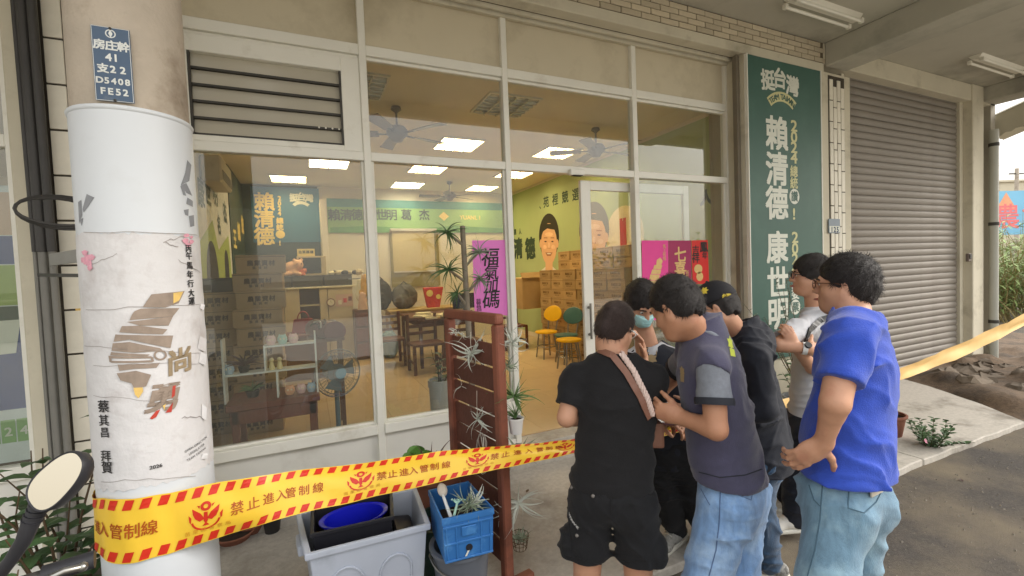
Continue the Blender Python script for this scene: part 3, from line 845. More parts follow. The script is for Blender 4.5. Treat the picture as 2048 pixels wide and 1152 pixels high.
def skin_body(root, J, skin, sc=1.0, fat=0.0, arm=(0.046, 0.038, 0.037, 0.026), leg=(0.075, 0.052, 0.052, 0.034), hands=None, h=0.006, ears=(1, 1)):
    pts = [Vector(p) for k, p in J.items() if isinstance(p, Vector) and k not in ('hl', 'hf', 'hu')]
    lo = [min(p[i] for p in pts) - 0.16 for i in range(3)]; hi = [max(p[i] for p in pts) + 0.16 for i in range(3)]
    s = SDF(lo, hi, h)
    F = J['F']; l, f, u = F
    P, N, H = J['pelvis'], J['neck'], J['head']
    cl = J['cl']; pl_ = J['pl']; cf = Vector((cl.y, -cl.x, 0)); pf = Vector((pl_.y, -pl_.x, 0))
    tu = (N - P).normalized()
    mid = P.lerp(N, 0.5); ch = P.lerp(N, 0.74)
    s.el(P, (0.13, 0.095, 0.11), (pl_, pf, Vector((0, 0, 1))), 0.05)
    s.rc(P, ch, 0.1, 0.11, 0.05, squash=(cf, 0.72))
    s.rc(J['sL'], J['sR'], 0.05, 0.05, 0.05)
    s.rc(N - tu * 0.04, H - u * 0.07 - f * 0.02, 0.058 + fat * 0.5, 0.053 + fat * 0.5, 0.035)
    build_head(s, H, F, sc, fat, ears)
    for q in ('L', 'R'):
        s.rc(J['s' + q], J['e' + q], arm[0], arm[1], 0.02)
        s.rc(J['e' + q], J['w' + q], arm[2], arm[3], 0.012)
        m = J['e' + q].lerp(J['w' + q], 0.25); s.el(m, (arm[2] * 0.88,) * 3, None, 0.012)
        if hands and q in hands:
            s_kw = hands[q]; hand(s, J['w' + q], **s_kw)
        s.rc(J['h' + q], J['k' + q], leg[0], leg[1], 0.03)
        s.rc(J['k' + q], J['a' + q], leg[2], leg[3], 0.02)
        cm = J['k' + q].lerp(J['a' + q], 0.3) - J['t' + q] * 0.018
        s.el(cm, (leg[2] * 0.98, leg[2] * 0.98, 0.11), None, 0.03)
        s.rc(J['a' + q], J['a' + q] + J['t' + q] * 0.13 - Vector((0, 0, 0.045)), 0.036, 0.028, 0.03)
    me = s.mesh('body')
    b = link_mesh('body', me, [skin], root)
    # eyes, brows
    Pt = lambda a, b_, z: H + (l * a + f * b_ + u * z) * sc
    for k in (-1, 1):
        e = MB().ball(Pt(k * 0.032, 0.081, 0.004), 0.0115 * sc, 10).build('eye', EYEW, root, smooth=True)
        MB().ball(Pt(k * 0.032, 0.0885, 0.003), 0.0056 * sc, 8).build('iris', EYED, e, smooth=True)
        MB().tube([Pt(k * 0.014, 0.097, 0.021), Pt(k * 0.032, 0.098, 0.027), Pt(k * 0.052, 0.083, 0.02)], [0.0035, 0.0042, 0.002], 6).build('eyebrow', HAIRM, root, smooth=True)
    return b
def shoe(root, ank, toe, m, ms, ln=0.27, name='shoe'):
    toe = Vector(toe).normalized(); g = ank.z - 0.085
    sd_ = Vector((-toe.y, toe.x, 0)); up = Vector((0, 0, 1))
    a = Vector((ank.x, ank.y, g))
    heel = a - toe * 0.065; tip = a + toe * (ln - 0.1)
    s = SDF(Vector(a) - Vector((0.3, 0.3, 0.02)), Vector(a) + Vector((0.3, 0.3, 0.16)), 0.006)
    s.rc(heel + up * 0.05, a + toe * 0.03 + up * 0.062, 0.038, 0.04, 0.03)
    s.rc(a + toe * 0.02 + up * 0.06, tip - toe * 0.02 + up * 0.04, 0.044, 0.032, 0.03)
    s.el(tip - toe * 0.035 + up * 0.035, (0.048, 0.05, 0.032), (sd_, toe, up), 0.03)
    s.rc(a + up * 0.07, a + up * 0.105, 0.043, 0.04, 0.02)
    s.half(a + up * 0.022, -up); s.half(a + up * 0.115, up)
    b = link_mesh(name, s.mesh(name), [m], root)
    s = SDF(Vector(a) - Vector((0.3, 0.3, 0.02)), Vector(a) + Vector((0.3, 0.3, 0.06)), 0.006)
    s.rc(heel + up * 0.015, tip - toe * 0.02 + up * 0.015, 0.045, 0.045, 0.03)
    s.half(a + up * 0.028, up); s.half(a + up * 0.002, -up)
    link_mesh('sole', s.mesh('sole'), [ms], b)
    mb = MB()
    for k in range(4):
        c = a + toe * (0.045 + k * 0.022) + up * (0.098 - k * 0.008)
        mb.tube([c - sd_ * 0.024, c + up * 0.006, c + sd_ * 0.024], 0.003, 5)
    mb.build('lace', ms, b)
    return b
def mk_joints(d):
    J = {k: Vector(v) for k, v in d.items() if k not in ('F', 'sc')}
    J['F'] = d['F']
    return J
def ankles(J, hw, spread, toeyaw, gz, kz=0.5, fwdk=0.02, shift=(0, 0)):
    """standing legs straight down from the hips"""
    pl_ = J['pl']; P = J['pelvis']
    for q, k in (('L', 1), ('R', -1)):
        f = yawv(toeyaw + (-10 if q == 'L' else 10))
        J['h' + q] = P + pl_ * (hw * k) - Vector((0, 0, 0.03))
        if 'a' + q not in J:
            base = P + pl_ * (spread * k)
            J['a' + q] = Vector((base.x + shift[0], base.y + shift[1], gz + 0.085))
        if 'k' + q not in J:
            m = J['h' + q].lerp(J['a' + q], 0.52); J['k' + q] = m + f * fwdk
        J['t' + q] = f
    return J
def trousers(root, J, m, r=(0.1, 0.075, 0.068, 0.06), hip=(0.165, 0.13), top=0.07, cutz=None, amp=0.006, seed=1, name='trousers', sink=0.0, wl=0.09, fold_low=True, belly=0.0, extra=None, hz=0.17):
    P = J['pelvis']; pl_ = J['pl']; pf = Vector((pl_.y, -pl_.x, 0)); up = Vector((0, 0, 1))
    pts = [P, J['kL'], J['kR'], J['aL'], J['aR']]
    lo = [min(p[i] for p in pts) - 0.22 for i in range(3)]; hi = [max(p[i] for p in pts) + 0.22 for i in range(3)]
    lo[2] = min(J['aL'].z, J['aR'].z) - 0.09
    s = SDF(lo, hi, 0.007)
    s.el(P + pf * belly, (hip[0], hip[1], hz), (pl_, pf, up), 0.05)
    for k in (-1, 1): s.el(P + pl_ * (0.075 * k) - pf * 0.032 - up * 0.04, (0.082, 0.08, min(0.1, hz * 0.75)), (pl_, pf, up), 0.03)
    for q in ('L', 'R'):
        s.rc(J['h' + q], J['k' + q], r[0], r[1], 0.035)
        end = J['a' + q] - up * sink
        s.rc(J['k' + q], end, r[1], r[3], 0.03)
        s.el(J['k' + q].lerp(end, 0.35), (r[2] * 1.02, r[2] * 1.05, 0.13), None, 0.03)
    if extra: extra(s)
    s.field(folds(amp, seed, [((0.3, 0.25, 1), wl, 1.0), ((0.8, -0.5, 0.55), wl * 1.5, 0.7), ((-0.6, 0.7, 0.6), wl * 1.2, 0.6)]))
    s.half(P + up * top, up)
    if cutz is not None: s.half(Vector((0, 0, cutz)), -up)
    else: s.half(Vector((0, 0, min(J['aL'].z, J['aR'].z) - 0.075)), -up)
    return link_mesh(name, s.mesh(name), [m], root)
def top_garment(root, J, m, name, chest=(0.2, 0.125), waist=(0.175, 0.125), hipr=(0.185, 0.14), hem=-0.12, sleeve=None, shoulder=0.062, collar=0.07,
                amp=0.006, seed=1, wl=0.11, belly=None, dirs=None, extra=None, h=0.007, sleeveless=False, neckcut=None, back=0.0, hemn=None):
    P, N = J['pelvis'], J['neck']; cl, pl_ = J['cl'], J['pl']; cf = Vector((cl.y, -cl.x, 0)); pf = Vector((pl_.y, -pl_.x, 0))
    tu = (N - P).normalized(); up = Vector((0, 0, 1))
    pts = [P, N, J['sL'], J['sR'], J['eL'], J['eR'], J['wL'], J['wR']]
    lo = [min(p[i] for p in pts) - 0.26 for i in range(3)]; hi = [max(p[i] for p in pts) + 0.2 for i in range(3)]
    lo[2] = P.z + hem - 0.1
    s = SDF(lo, hi, h)
    L = (N - P).length
    ch = P + tu * (L * 0.68); wa = P + tu * (L * 0.32)
    cff = (cf - tu * cf.dot(tu)).normalized(); pff = (pf - tu * pf.dot(tu)).normalized()
    s.el(ch - cff * back, (chest[0], chest[1], L * 0.40), (cl, cff, tu), 0.03)
    s.el(wa, (waist[0], waist[1], L * 0.42), ((cl + pl_).normalized(), pff, tu), 0.04)
    s.el(P - up * 0.02, (hipr[0], hipr[1], 0.24), (pl_, pff, tu), 0.04)
    if belly: s.el(wa + pff * belly[0] + tu * belly[2], (belly[1], belly[1] * 0.85, belly[1] * 1.1), ((cl + pl_).normalized(), pff, tu), 0.04)
    s.rc(J['sL'], J['sR'], shoulder, shoulder, 0.035, squash=(cff, 0.95))
    s.rc(J['sL'] - tu * 0.02, N - tu * 0.005, shoulder * 0.8, 0.066, 0.05); s.rc(J['sR'] - tu * 0.02, N - tu * 0.005, shoulder * 0.8, 0.066, 0.05)
    if sleeve:
        for q in ('L', 'R'):
            frac, ra, rb = sleeve[q] if isinstance(sleeve, dict) else sleeve
            a, b, w = J['s' + q], J['e' + q], J['w' + q]
            if frac <= 1:
                d = (b - a).normalized()
                e = a + (b - a) * frac
                s.rc(a, e + d * rb, ra, rb, 0.035, cut=[(e, d)])
            else:
                s.rc(a, b, ra, rb, 0.035)
                d = (w - b).normalized(); e = b + (w - b) * (frac - 1)
                s.rc(b, e + d * rb * 0.8, rb, rb * 0.85, 0.03, cut=[(e, d)])
    if extra: extra(s, cl, cff, tu, pff)
    s.field(folds(amp, seed, dirs or [((0.25, 0.2, 1), wl, 1.0), ((0.75, -0.6, 0.5), wl * 1.3, 0.8), ((-0.55, 0.75, 0.6), wl * 1.1, 0.7)]))
    s.half(P + up * hem, Vector(hemn) if hemn else -up)
    if neckcut is not None: s.rc(N - tu * 0.01, N + tu * 0.2, neckcut, neckcut * 1.2, 0.01, op='cut')
    return link_mesh(name, s.mesh(name), [m], root)
# ------------------------------------------------------------------ the six people by the doorway
UP = Vector((0, 0, 1))
CSHOE_G = mat('grey_mesh_shoe', (150, 148, 142), 0.7, var=0.2, scale=60, bump=0.4, bscale=300, dirt=((92, 90, 86), 22, 0.5, 0.6))
CSHOE_W = mat('white_shoe', (205, 200, 190), 0.6, var=0.1, scale=20)
CSOLE = mat('pale_sole', (206, 202, 190), 0.6, var=0.1, scale=30)
DENIM_L = mat('light_blue_denim', (112, 144, 184), 0.9, var=0.3, scale=34, stretch=(1, 1, 0.22), bump=0.3, bscale=420, sheen=0.2, dirt=((158, 182, 208), 5, 0.48, 0.7))
DENIM_T = mat('faded_teal_denim', (100, 130, 150), 0.9, var=0.3, scale=34, stretch=(1, 1, 0.22), bump=0.3, bscale=420, sheen=0.2, dirt=((146, 174, 186), 4.5, 0.48, 0.7))
DENIM_D = mat('dark_blue_denim', (48, 72, 98), 0.9, var=0.3, scale=34, stretch=(1, 1, 0.22), bump=0.3, bscale=420, sheen=0.2, dirt=((74, 100, 126), 4.5, 0.5, 0.75))
STITCH = mat('jean_stitching', (82, 104, 138), 0.8)
STITCHT = mat('teal_jean_stitching', (70, 96, 112), 0.8)
BLACKC = mat('black_cotton', (22, 21, 23), 0.9, var=0.2, scale=20, bump=0.3, bscale=280, sheen=0.06)
BLACKS = mat('black_cargo_cloth', (19, 19, 22), 0.85, var=0.25, scale=20, bump=0.3, bscale=260, sheen=0.05)
NAVYV = mat('slate_navy_vest_cloth', (64, 62, 84), 0.85, var=0.16, scale=26, bump=0.25, bscale=300, sheen=0.25)
NAVYJ = mat('dark_navy_jacket_cloth', (24, 27, 37), 0.8, var=0.16, scale=20, bump=0.25, bscale=300, sheen=0.05)
GREYP = mat('grey_marl_polo', (118, 122, 130), 0.9, var=0.12, scale=60, bump=0.2, bscale=300)
DBAND = mat('dark_sleeve_band', (36, 38, 46), 0.8)
ROYAL = mat('royal_blue_cotton', (42, 72, 172), 0.9, var=0.16, scale=26, bump=0.3, bscale=260, sheen=0.2)
WHITEC = mat('white_cotton_shirt', (182, 182, 185), 0.85, var=0.06, scale=8, bump=0.2, bscale=300)
GOLD = mat('yellow_embroidery', (214, 190, 70), 0.6, var=0.1, scale=40)
DULLGOLD = mat('dull_gold_embroidery', (150, 128, 92), 0.6, var=0.1, scale=40)
LIME = mat('lime_embroidery', (190, 200, 70), 0.6, var=0.1, scale=40)
WHITEP = mat('white_print', (212, 212, 210), 0.6)
MASKM = mat('pale_blue_face_mask', (164, 206, 206), 0.8, var=0.06, scale=12, bump=0.2, bscale=120)
LEATHER = mat('brown_leather_strap', (124, 86, 70), 0.5, var=0.12, scale=14, bump=0.2, bscale=140)
BRAID = mat('pale_pink_braid', (206, 184, 174), 0.7, var=0.12, scale=30)
BLACKPL = mat('black_plastic', (22, 22, 24), 0.35)
def mk(**kw): return dict(kw)
def body_dirs(J, yaw_c, yaw_p):
    c, p = yawv(yaw_c), yawv(yaw_p)
    J['cl'] = Vector((-c.y, c.x, 0)); J['pl'] = Vector((-p.y, p.x, 0)); return J
def ground_z(p): return -0.05 if p.y < 1.9 else 0.0
def gloc(P): return Vector((P.x, P.y, ground_z(P)))
def star(mb, fn, cx, cy, r, n=7, r2=0.5):
    poly2d(mb, [(cx + (r if i % 2 == 0 else r * r2) * math.sin(math.pi * i / n), cy + (r if i % 2 == 0 else r * r2) * math.cos(math.pi * i / n)) for i in range(2 * n)], fn)
def hair(root, J, sc, m, line, thick, amp, seed, strands=160, ln=0.035, lo=-0.075, extra=None, cond=None, w=0.0022, lift=0.35):
    s = hair_sdf(J['head'], J['F'], sc, line, thick, amp, seed, lo, extra)
    me = s.mesh('hair')
    from mathutils.bvhtree import BVHTree
    bvh = BVHTree.FromPolygons([tuple(v.co) for v in me.vertices], [tuple(p.vertices) for p in me.polygons])
    mb = MB()
    a, b = line
    add_strands(mb, bvh, J['head'], J['F'], strands, ln, seed + 50, cond or (lambda A, B, C: B * 0.11 < a + b * C * 0.11 - 0.004 and C > -0.55), w, lift)
    h = link_mesh('hair', me, [m], root)
    mb.build('hair_lock', m, h)
    return h
def ray_hit(obj, x, y):
    """point of a garment seen at pixel x,y (used once to set seams on cloth)"""
    b = bvh_of(obj); p, n, i, d = b.ray_cast(CP, ray(x, y).normalized())
    return (p, n) if p is not None else (None, None)
def seam(obj, pts, r, m, name='seam', parent=None):
    b = bvh_of(obj); out = []
    for (x0, y0), (x1, y1) in zip(pts[:-1], pts[1:]):
        k = max(2, int(math.hypot(x1 - x0, y1 - y0) / 8))
        for i in range(k + 1):
            p, n, q, d = b.ray_cast(CP, ray(x0 + (x1 - x0) * i / k, y0 + (y1 - y0) * i / k).normalized())
            if p is not None and (not out or (p - out[-1]).length > 0.004): out.append(p + n * r * 0.3)
    if len(out) > 1: MB().tube(out, r, 5).build(name, m, parent or obj)
def decal(obj, x, y, size_fn, m, name='emblem', lift=0.002, rot=0.0):
    """flat print that clings to a garment, centred where the photo shows it; size_fn draws in metres"""
    b = bvh_of(obj); p, n, i, d = b.ray_cast(CP, ray(x, y).normalized())
    if p is None: return
    ux = CR - n * CR.dot(n); ux.normalize(); vx = n.cross(ux); vx = vx if vx.z > 0 else -vx
    if rot:
        c, s_ = math.cos(rot), math.sin(rot); ux, vx = ux * c + vx * s_, vx * c - ux * s_
    f = cling(b, lambda u, v: p + ux * u + vx * v, lift)
    mb = MB(); size_fn(mb, f); mb.build(name, m, obj)
# ---------------- woman in black, seen from behind
Jd = dict(pelvis=at(1224, 985, 1.86), neck=at(1236, 722, 1.86), head=at(1231, 655, 1.9))
J = {k: Vector(v) for k, v in Jd.items()}
body_dirs(J, 42, 40); J['F'] = head_frame(66, -24, 8)
J['sL'] = J['neck'] + J['cl'] * 0.172 - UP * 0.075; J['sR'] = J['neck'] - J['cl'] * 0.135 - UP * 0.075
J['eL'] = at(1133, 835, 1.86); J['wL'] = at(1190, 838, 2.06)
J['eR'] = at(1296, 826, 1.98); J['wR'] = at(1284, 712, 2.12)
J['aL'] = Vector((*at(1168, 1300, 1.85)[:2], 0.035)); J['aR'] = Vector((*at(1276, 1300, 1.85)[:2], 0.035))
ankles(J, 0.095, 0.12, 42, -0.05)
J['hL'] = J['pelvis'] + J['pl'] * 0.095 - UP * 0.06; J['hR'] = J['pelvis'] - J['pl'] * 0.095 - UP * 0.06
p = thing('person', 'woman in black T-shirt and cargo shorts seen from behind, braided bag strap', 'person', gloc(J['pelvis']))
cfl = yawv(42)
b = skin_body(p, J, SKIN, 0.84, 0.003, (0.044, 0.039, 0.037, 0.025), (0.075, 0.054, 0.056, 0.035),
          hands=dict(R=dict(d=UP * 0.9 - cfl * 0.25 - J['cl'] * -0.1, nrm=-CR * -0.8 + cfl * 0.2, side=-cfl, curl=(0.5, 0.45, 0.55, 0.7), thumb=0.6),
                     L=dict(d=cfl * 0.8 - J['cl'] * 0.5, nrm=UP, side=-J['cl'], curl=(0.5, 0.5, 0.5, 0.5))))
def bun(s, P):
    s.el(P(-0.01, -0.092, -0.03), (0.034, 0.03, 0.032), None, 0.02)
    s.rc(P(-0.015, -0.105, -0.04), P(-0.02, -0.1, -0.1), 0.02, 0.012, 0.02)
hair(p, J, 0.85, HAIRB, (0.028, 0.6), 0.006, 0.0015, 11, 900, 0.04, lo=-0.082, extra=bun, lift=0.06, w=0.0007)
for k in (1,):
    mb = MB(); l, f, u = J['F']; H = J['head']
    mb.tube([H - l * 0.067 + u * 0.005, H - l * 0.064 + f * 0.078 + u * 0.005], 0.0026, 6)
    for sgn in (-1, 1): mb.tube([H + l * (0.028 * sgn) + f * 0.09 + u * 0.003 + l * (0.023 * math.cos(t)) + u * (0.018 * math.sin(t)) for t in [i * 0.5236 for i in range(13)]], 0.0022, 5)
    mb.build('glasses', WHITEP, p)
sh = top_garment(p, J, BLACKC, 'tshirt', (0.162, 0.115), (0.158, 0.115), (0.172, 0.128), hem=0.03, sleeve=(0.72, 0.058, 0.064), shoulder=0.05, amp=0.007, seed=21, wl=0.12, neckcut=0.06,
                 dirs=[((0.2, 0.1, 1), 0.13, 1.0), ((0.6, -0.5, 0.75), 0.17, 0.9), ((-0.5, 0.5, 0.8), 0.15, 0.8)])
def cargo(s):
    for q, k in (('L', 1), ('R', -1)):
        m_ = J['h' + q].lerp(J['k' + q], 0.52) + J['pl'] * (0.075 * k)
        s.el(m_, (0.045, 0.07, 0.09), (J['pl'], yawv(40), UP), 0.015)
tr = trousers(p, J, BLACKS, (0.09, 0.085, 0.08, 0.084), (0.172, 0.13), top=0.08, cutz=0.5, hz=0.11, amp=0.007, seed=5, name='shorts', wl=0.085, extra=cargo)
for q, k in (('L', 1), ('R', -1)):
    pass
decal(tr, 1147, 1043, lambda mb, f: row(mb, 'WORKWEAR'[:6], -0.028, 0.0, 0.011, 0.02, f, bold=0.03), WHITEP, 'lettering', rot=-0.15)
decal(tr, 1311, 962, lambda mb, f: (put_text(mb, 'W', 0, 0.006, 0.03, f, bold=0.03, rot=0.5), put_text(mb, 'k', 0.006, -0.018, 0.022, f, bold=0.03, rot=0.5)), WHITEP, 'lettering')
for x, y in ((1144, 975), (1186, 992), (1154, 1071)):
    h_, n_ = ray_hit(tr, x, y)
    if h_ is not None: MB().ball(h_, 0.008, 8).build('snap_button', mat('dull_button', (120, 115, 110), 0.4), tr, smooth=True)
for pts in ([(1130, 968), (1195, 985), (1205, 1000)], [(1290, 985), (1312, 996)], [(1138, 1035), (1142, 1100)], [(1130, 1110), (1195, 1128), (1210, 1128)], [(1235, 1125), (1300, 1120)], [(1222, 975), (1222, 1040)]):
    seam(tr, pts, 0.0025, BLACKC)
# sling: brown strap with a braided cord
bv = bvh_of(sh)
def strap(pts, off=0.004):
    out = []
    for (x0, y0), (x1, y1) in zip(pts[:-1], pts[1:]):
        for i in range(8):
            q, n, ii, dd = bv.ray_cast(CP, ray(x0 + (x1 - x0) * i / 8, y0 + (y1 - y0) * i / 8).normalized())
            if q is not None: out.append((q + n * off, n))
    return out
st = strap([(1200, 702), (1226, 712), (1252, 745), (1280, 795), (1300, 842)])
mb = MB(); vs = []
for i, (q, n) in enumerate(st):
    t = (st[min(i + 1, len(st) - 1)][0] - st[max(i - 1, 0)][0]).normalized(); w = n.cross(t).normalized() * 0.013
    vs += [q - w, q + w, q + w + n * 0.004, q - w + n * 0.004]
for i in range(len(st) - 1):
    a = i * 4
    for j in range(4): mb.f.append((a + j, a + (j + 1) % 4, a + 4 + (j + 1) % 4, a + 4 + j)); mb.mi.append(0)
mb.v = [tuple(v) for v in vs]
sp = mb.build('bag_strap', LEATHER, p)
st2 = strap([(1208, 693), (1236, 700), (1266, 742), (1292, 795), (1305, 838)], 0.008)
mb = MB()
for k in (0, 1, 2):
    pts = []
    for i in range(len(st2) - 1):
        q, n = st2[i]; e = st2[i + 1][0] - q; t = e.normalized(); w = n.cross(t).normalized()
        for j in range(2): a = (i * 2 + j) * 0.9 + k * 2.094; pts.append(q + e * (j / 2) + w * (0.0075 * math.cos(a)) + n * (0.004 * math.sin(a)))
    mb.tube(pts, 0.0062, 7)
mb.build('braided_cord', BRAID, p, smooth=True)['kind'] = 'stuff'
bgp = at(1312, 868, 1.84)
MB().hexa([bgp + CR * a + UP * z + fwd * d_ for z in (-0.055, 0.05) for a, d_ in ((-0.03, -0.02), (0.03, -0.02), (0.025, 0.05), (-0.03, 0.05))]).build('bag', LEATHER, p, 0.012, seg=2)
for q in ('L', 'R'): shoe(p, J['a' + q], J['t' + q], mat('dark_sandal', (40, 38, 38), 0.7), CSOLE, 0.25)
# ---------------- man in slate vest over grey polo, leaning in, seen from his left
J = {k: Vector(v) for k, v in dict(pelvis=at(1464, 985, 1.8), neck=at(1404, 664, 1.78), head=at(1350, 614, 1.76)).items()}
body_dirs(J, -28, -20); J['F'] = head_frame(-12, -30, 0)
J['sL'] = at(1424, 728, 1.63); J['sR'] = at(1376, 716, 1.94)
J['eL'] = at(1432, 858, 1.58); J['wL'] = at(1364, 836, 1.7)
J['eR'] = at(1352, 745, 2.06); J['wR'] = at(1308, 800, 2.05)
kk = at(1438, 1180, 1.76); ak = at(1432, 1390, 1.76)
for q, k in (('L', 1), ('R', -1)):
    J['k' + q] = kk + J['pl'] * (0.085 * k) + yawv(-20) * (0.03 * k); J['a' + q] = Vector((ak.x, ak.y, 0.035)) + J['pl'] * (0.1 * k) + yawv(-20) * (0.06 * k)
ankles(J, 0.09, 0.1, -20, -0.05)
p = thing('person', 'man in navy vest and light jeans leaning forward, hands held together', 'person', gloc(J['pelvis']))
fv = yawv(-25)
b = skin_body(p, J, SKIN2, 0.94, 0.003, (0.045, 0.039, 0.039, 0.027), hands=dict(
    L=dict(d=-CR * 0.8 + fwd * 0.5 + UP * 0.2, nrm=-fwd * 0.6 - UP * 0.1 - CR * 0.3, side=UP, curl=(0.8, 0.8, 0.85, 0.9), thumb=0.5),
    R=dict(d=-CR * 0.5 - UP * 0.6 + fwd * 0.1, nrm=UP * 0.5 - CR * 0.5, side=fwd, curl=(0.6, 0.6, 0.6, 0.6))))
hair(p, J, 0.94, HAIRM, (0.026, 1.0), 0.007, 0.002, 31, 1500, 0.026, lift=0.28, w=0.0007)
po = top_garment(p, J, GREYP, 'polo_shirt', (0.138, 0.09), (0.13, 0.095), (0.14, 0.1), hem=0.16, sleeve=dict(L=(0.62, 0.052, 0.066), R=(0.75, 0.05, 0.06)), shoulder=0.034, amp=0.005, seed=33, neckcut=0.058)
for q, fr, ra in (('L', 0.62, 0.0665), ('R', 0.75, 0.0605)):
    a_, e_ = J['s' + q], J['e' + q]; d_ = (e_ - a_).normalized(); c_ = a_ + (e_ - a_) * fr
    mb = MB().tube([c_ - d_ * 0.022, c_ - d_ * 0.01, c_ + d_ * 0.003], [ra, ra + 0.002, ra + 0.001], 20); mb.build('sleeve_band', DBAND, po, smooth=True)
def vest_extra(s, cl, cf, tu, pf):
    # stand collar
    N = J['neck']; s.rc(N - tu * 0.045 - cf * 0.008, N + tu * 0.05 - cf * 0.012, 0.084, 0.073, 0.02, cut=[(N + tu * 0.045 - cf * 0.01, tu + cf * 0.25)])
    for q in ('L', 'R'):
        k = 1 if q == 'L' else -1
        s.rc(J['s' + q] - tu * 0.062 + cl * (0.05 * k), J['s' + q] - tu * 0.07 + cl * (0.35 * k), 0.066, 0.1, 0.008, op='cut')
vs_ = top_garment(p, J, NAVYV, 'vest', (0.164, 0.12), (0.158, 0.122), (0.18, 0.14), hem=0.07, shoulder=0.058, amp=0.006, seed=34, wl=0.15, extra=vest_extra,
                  belly=(0.02, 0.115, -0.02), hemn=Vector((0, 0, -1)) + yawv(-20) * 0.12,
                  dirs=[((0.1, 0.3, 1), 0.2, 0.8), ((0.5, -0.4, 0.6), 0.22, 0.9), ((-0.3, 0.7, 0.5), 0.16, 0.7)])
decal(vs_, 1462, 697, lambda mb, f: (star(mb, f, 0.0, 0.02, 0.03, 6, 0.6), poly2d(mb, [(-0.02, -0.03), (0.022, -0.03), (0.028, 0.0), (-0.018, 0.0)], f)), LIME, 'emblem')
decal(vs_, 1365, 748, lambda mb, f: (star(mb, f, 0.0, 0.012, 0.02, 6, 0.65), poly2d(mb, [(-0.012, -0.03), (0.012, -0.03), (0.014, 0.0), (-0.014, 0.0)], f)), DULLGOLD, 'emblem')
decal(vs_, 1489, 742, lambda mb, f: (poly2d(mb, [(-0.003, -0.02), (0.003, -0.02), (0.003, 0.02), (-0.003, 0.02)], f)), WHITEP, 'emblem', rot=0.5)
seam(vs_, [(1398, 944), (1440, 955), (1490, 950), (1524, 938)], 0.002, DBAND)
seam(vs_, [(1452, 810), (1440, 850), (1432, 880)], 0.002, DBAND)
tj = trousers(p, J, DENIM_L, (0.096, 0.084, 0.084, 0.084), (0.158, 0.12), top=0.17, amp=0.008, seed=35, name='jeans', wl=0.12)
seam(tj, [(1441, 972), (1439, 1040), (1432, 1100), (1418, 1152)], 0.0022, STITCH)
seam(tj, [(1472, 970), (1476, 990), (1502, 1000), (1508, 970)], 0.0018, STITCH, 'pocket_stitch')
seam(tj, [(1402, 978), (1414, 1000), (1420, 1010)], 0.0018, STITCH, 'pocket_stitch')
for q in ('L', 'R'): shoe(p, J['a' + q], J['t' + q], CSHOE_W, CSOLE)
# ---------------- man in royal blue T-shirt, hand on hip, seen from his left
J = {k: Vector(v) for k, v in dict(pelvis=at(1694, 990, 1.54), neck=at(1712, 648, 1.6), head=at(1690, 568, 1.7)).items()}
body_dirs(J, -8, -6); J['F'] = head_frame(-22, 0, 0)
J['sL'] = at(1697, 672, 1.41); J['sR'] = at(1706, 668, 1.76)
J['eL'] = at(1670, 806, 1.34); J['wL'] = at(1647, 886, 1.4)
J['eR'] = at(1655, 800, 1.75); J['wR'] = at(1625, 900, 1.72)
J['kL'] = at(1650, 1170, 1.44); J['kR'] = at(1704, 1170, 1.62)
J['aL'] = Vector((*at(1640, 1500, 1.43)[:2], 0.035)); J['aR'] = Vector((*at(1712, 1500, 1.64)[:2], 0.035))
ankles(J, 0.078, 0.1, -10, -0.05)
p = thing('person', 'man in royal blue T-shirt and faded jeans with hand on hip', 'person', gloc(J['pelvis']))
b = skin_body(p, J, SKIN, 0.87, 0.004, (0.046, 0.041, 0.037, 0.024), hands=dict(
    L=dict(d=-CR * 0.5 - UP * 0.62 + fwd * 0.35, nrm=-fwd * 0.9 - CR * 0.2, side=CR + UP * 0.35, curl=(0.4, 0.4, 0.5, 0.55), thumb=1.5, sc=0.95)))
hair(p, J, 0.87, HAIRM, (0.04, 0.9), 0.009, 0.0025, 41, 1600, 0.03, lift=0.28, lo=-0.09, w=0.0007)
l, f, u = J['F']; H = J['head']
mb = MB()
for sgn in (-1, 1):
    mb.tube([H + (l * (0.033 * sgn) + f * 0.108 + u * 0.002 + l * (0.027 * math.cos(t)) + u * (0.02 * math.sin(t))) * 0.87 for t in [i * 0.5236 for i in range(13)]], 0.0022, 5)
    mb.tube([H + (l * (0.06 * sgn) + f * 0.104 + u * 0.008) * 0.87, H + (l * (0.081 * sgn) + f * 0.02 + u * 0.006) * 0.87, H + (l * (0.083 * sgn) - f * 0.02 - u * 0.004) * 0.87], 0.0024, 6)
mb.tube([H + l * 0.007 + f * 0.098 + u * 0.003, H - l * 0.007 + f * 0.098 + u * 0.003], 0.002, 5)
mb.build('glasses', mat('brown_glasses_frame', (96, 62, 44), 0.4), p)
MB().ball(H + f * 0.085 - u * 0.059, (0.017, 0.017, 0.005), 10).build('lips', LIPM, p, smooth=True)
ts = top_garment(p, J, ROYAL, 'tshirt', (0.155, 0.11), (0.145, 0.122), (0.165, 0.14), hem=0.075, sleeve=dict(L=(0.7, 0.06, 0.066), R=(0.75, 0.062, 0.068)), shoulder=0.054, amp=0.008, seed=44, wl=0.13,
                 belly=(0.04, 0.115, -0.02), neckcut=0.06, back=0.01,
                 dirs=[((0.35, 0.2, 0.9), 0.16, 1.0), ((0.7, 0.3, 0.45), 0.13, 1.0), ((-0.4, 0.6, 0.6), 0.15, 0.8)])
tj = trousers(p, J, DENIM_T, (0.09, 0.078, 0.075, 0.072), (0.152, 0.122), top=0.16, amp=0.006, seed=45, name='jeans', wl=0.12, belly=0.02, hz=0.13)
seam(tj, [(1698, 966), (1696, 1016), (1728, 1026), (1752, 1004), (1768, 970)], 0.002, STITCHT, 'pocket_stitch')
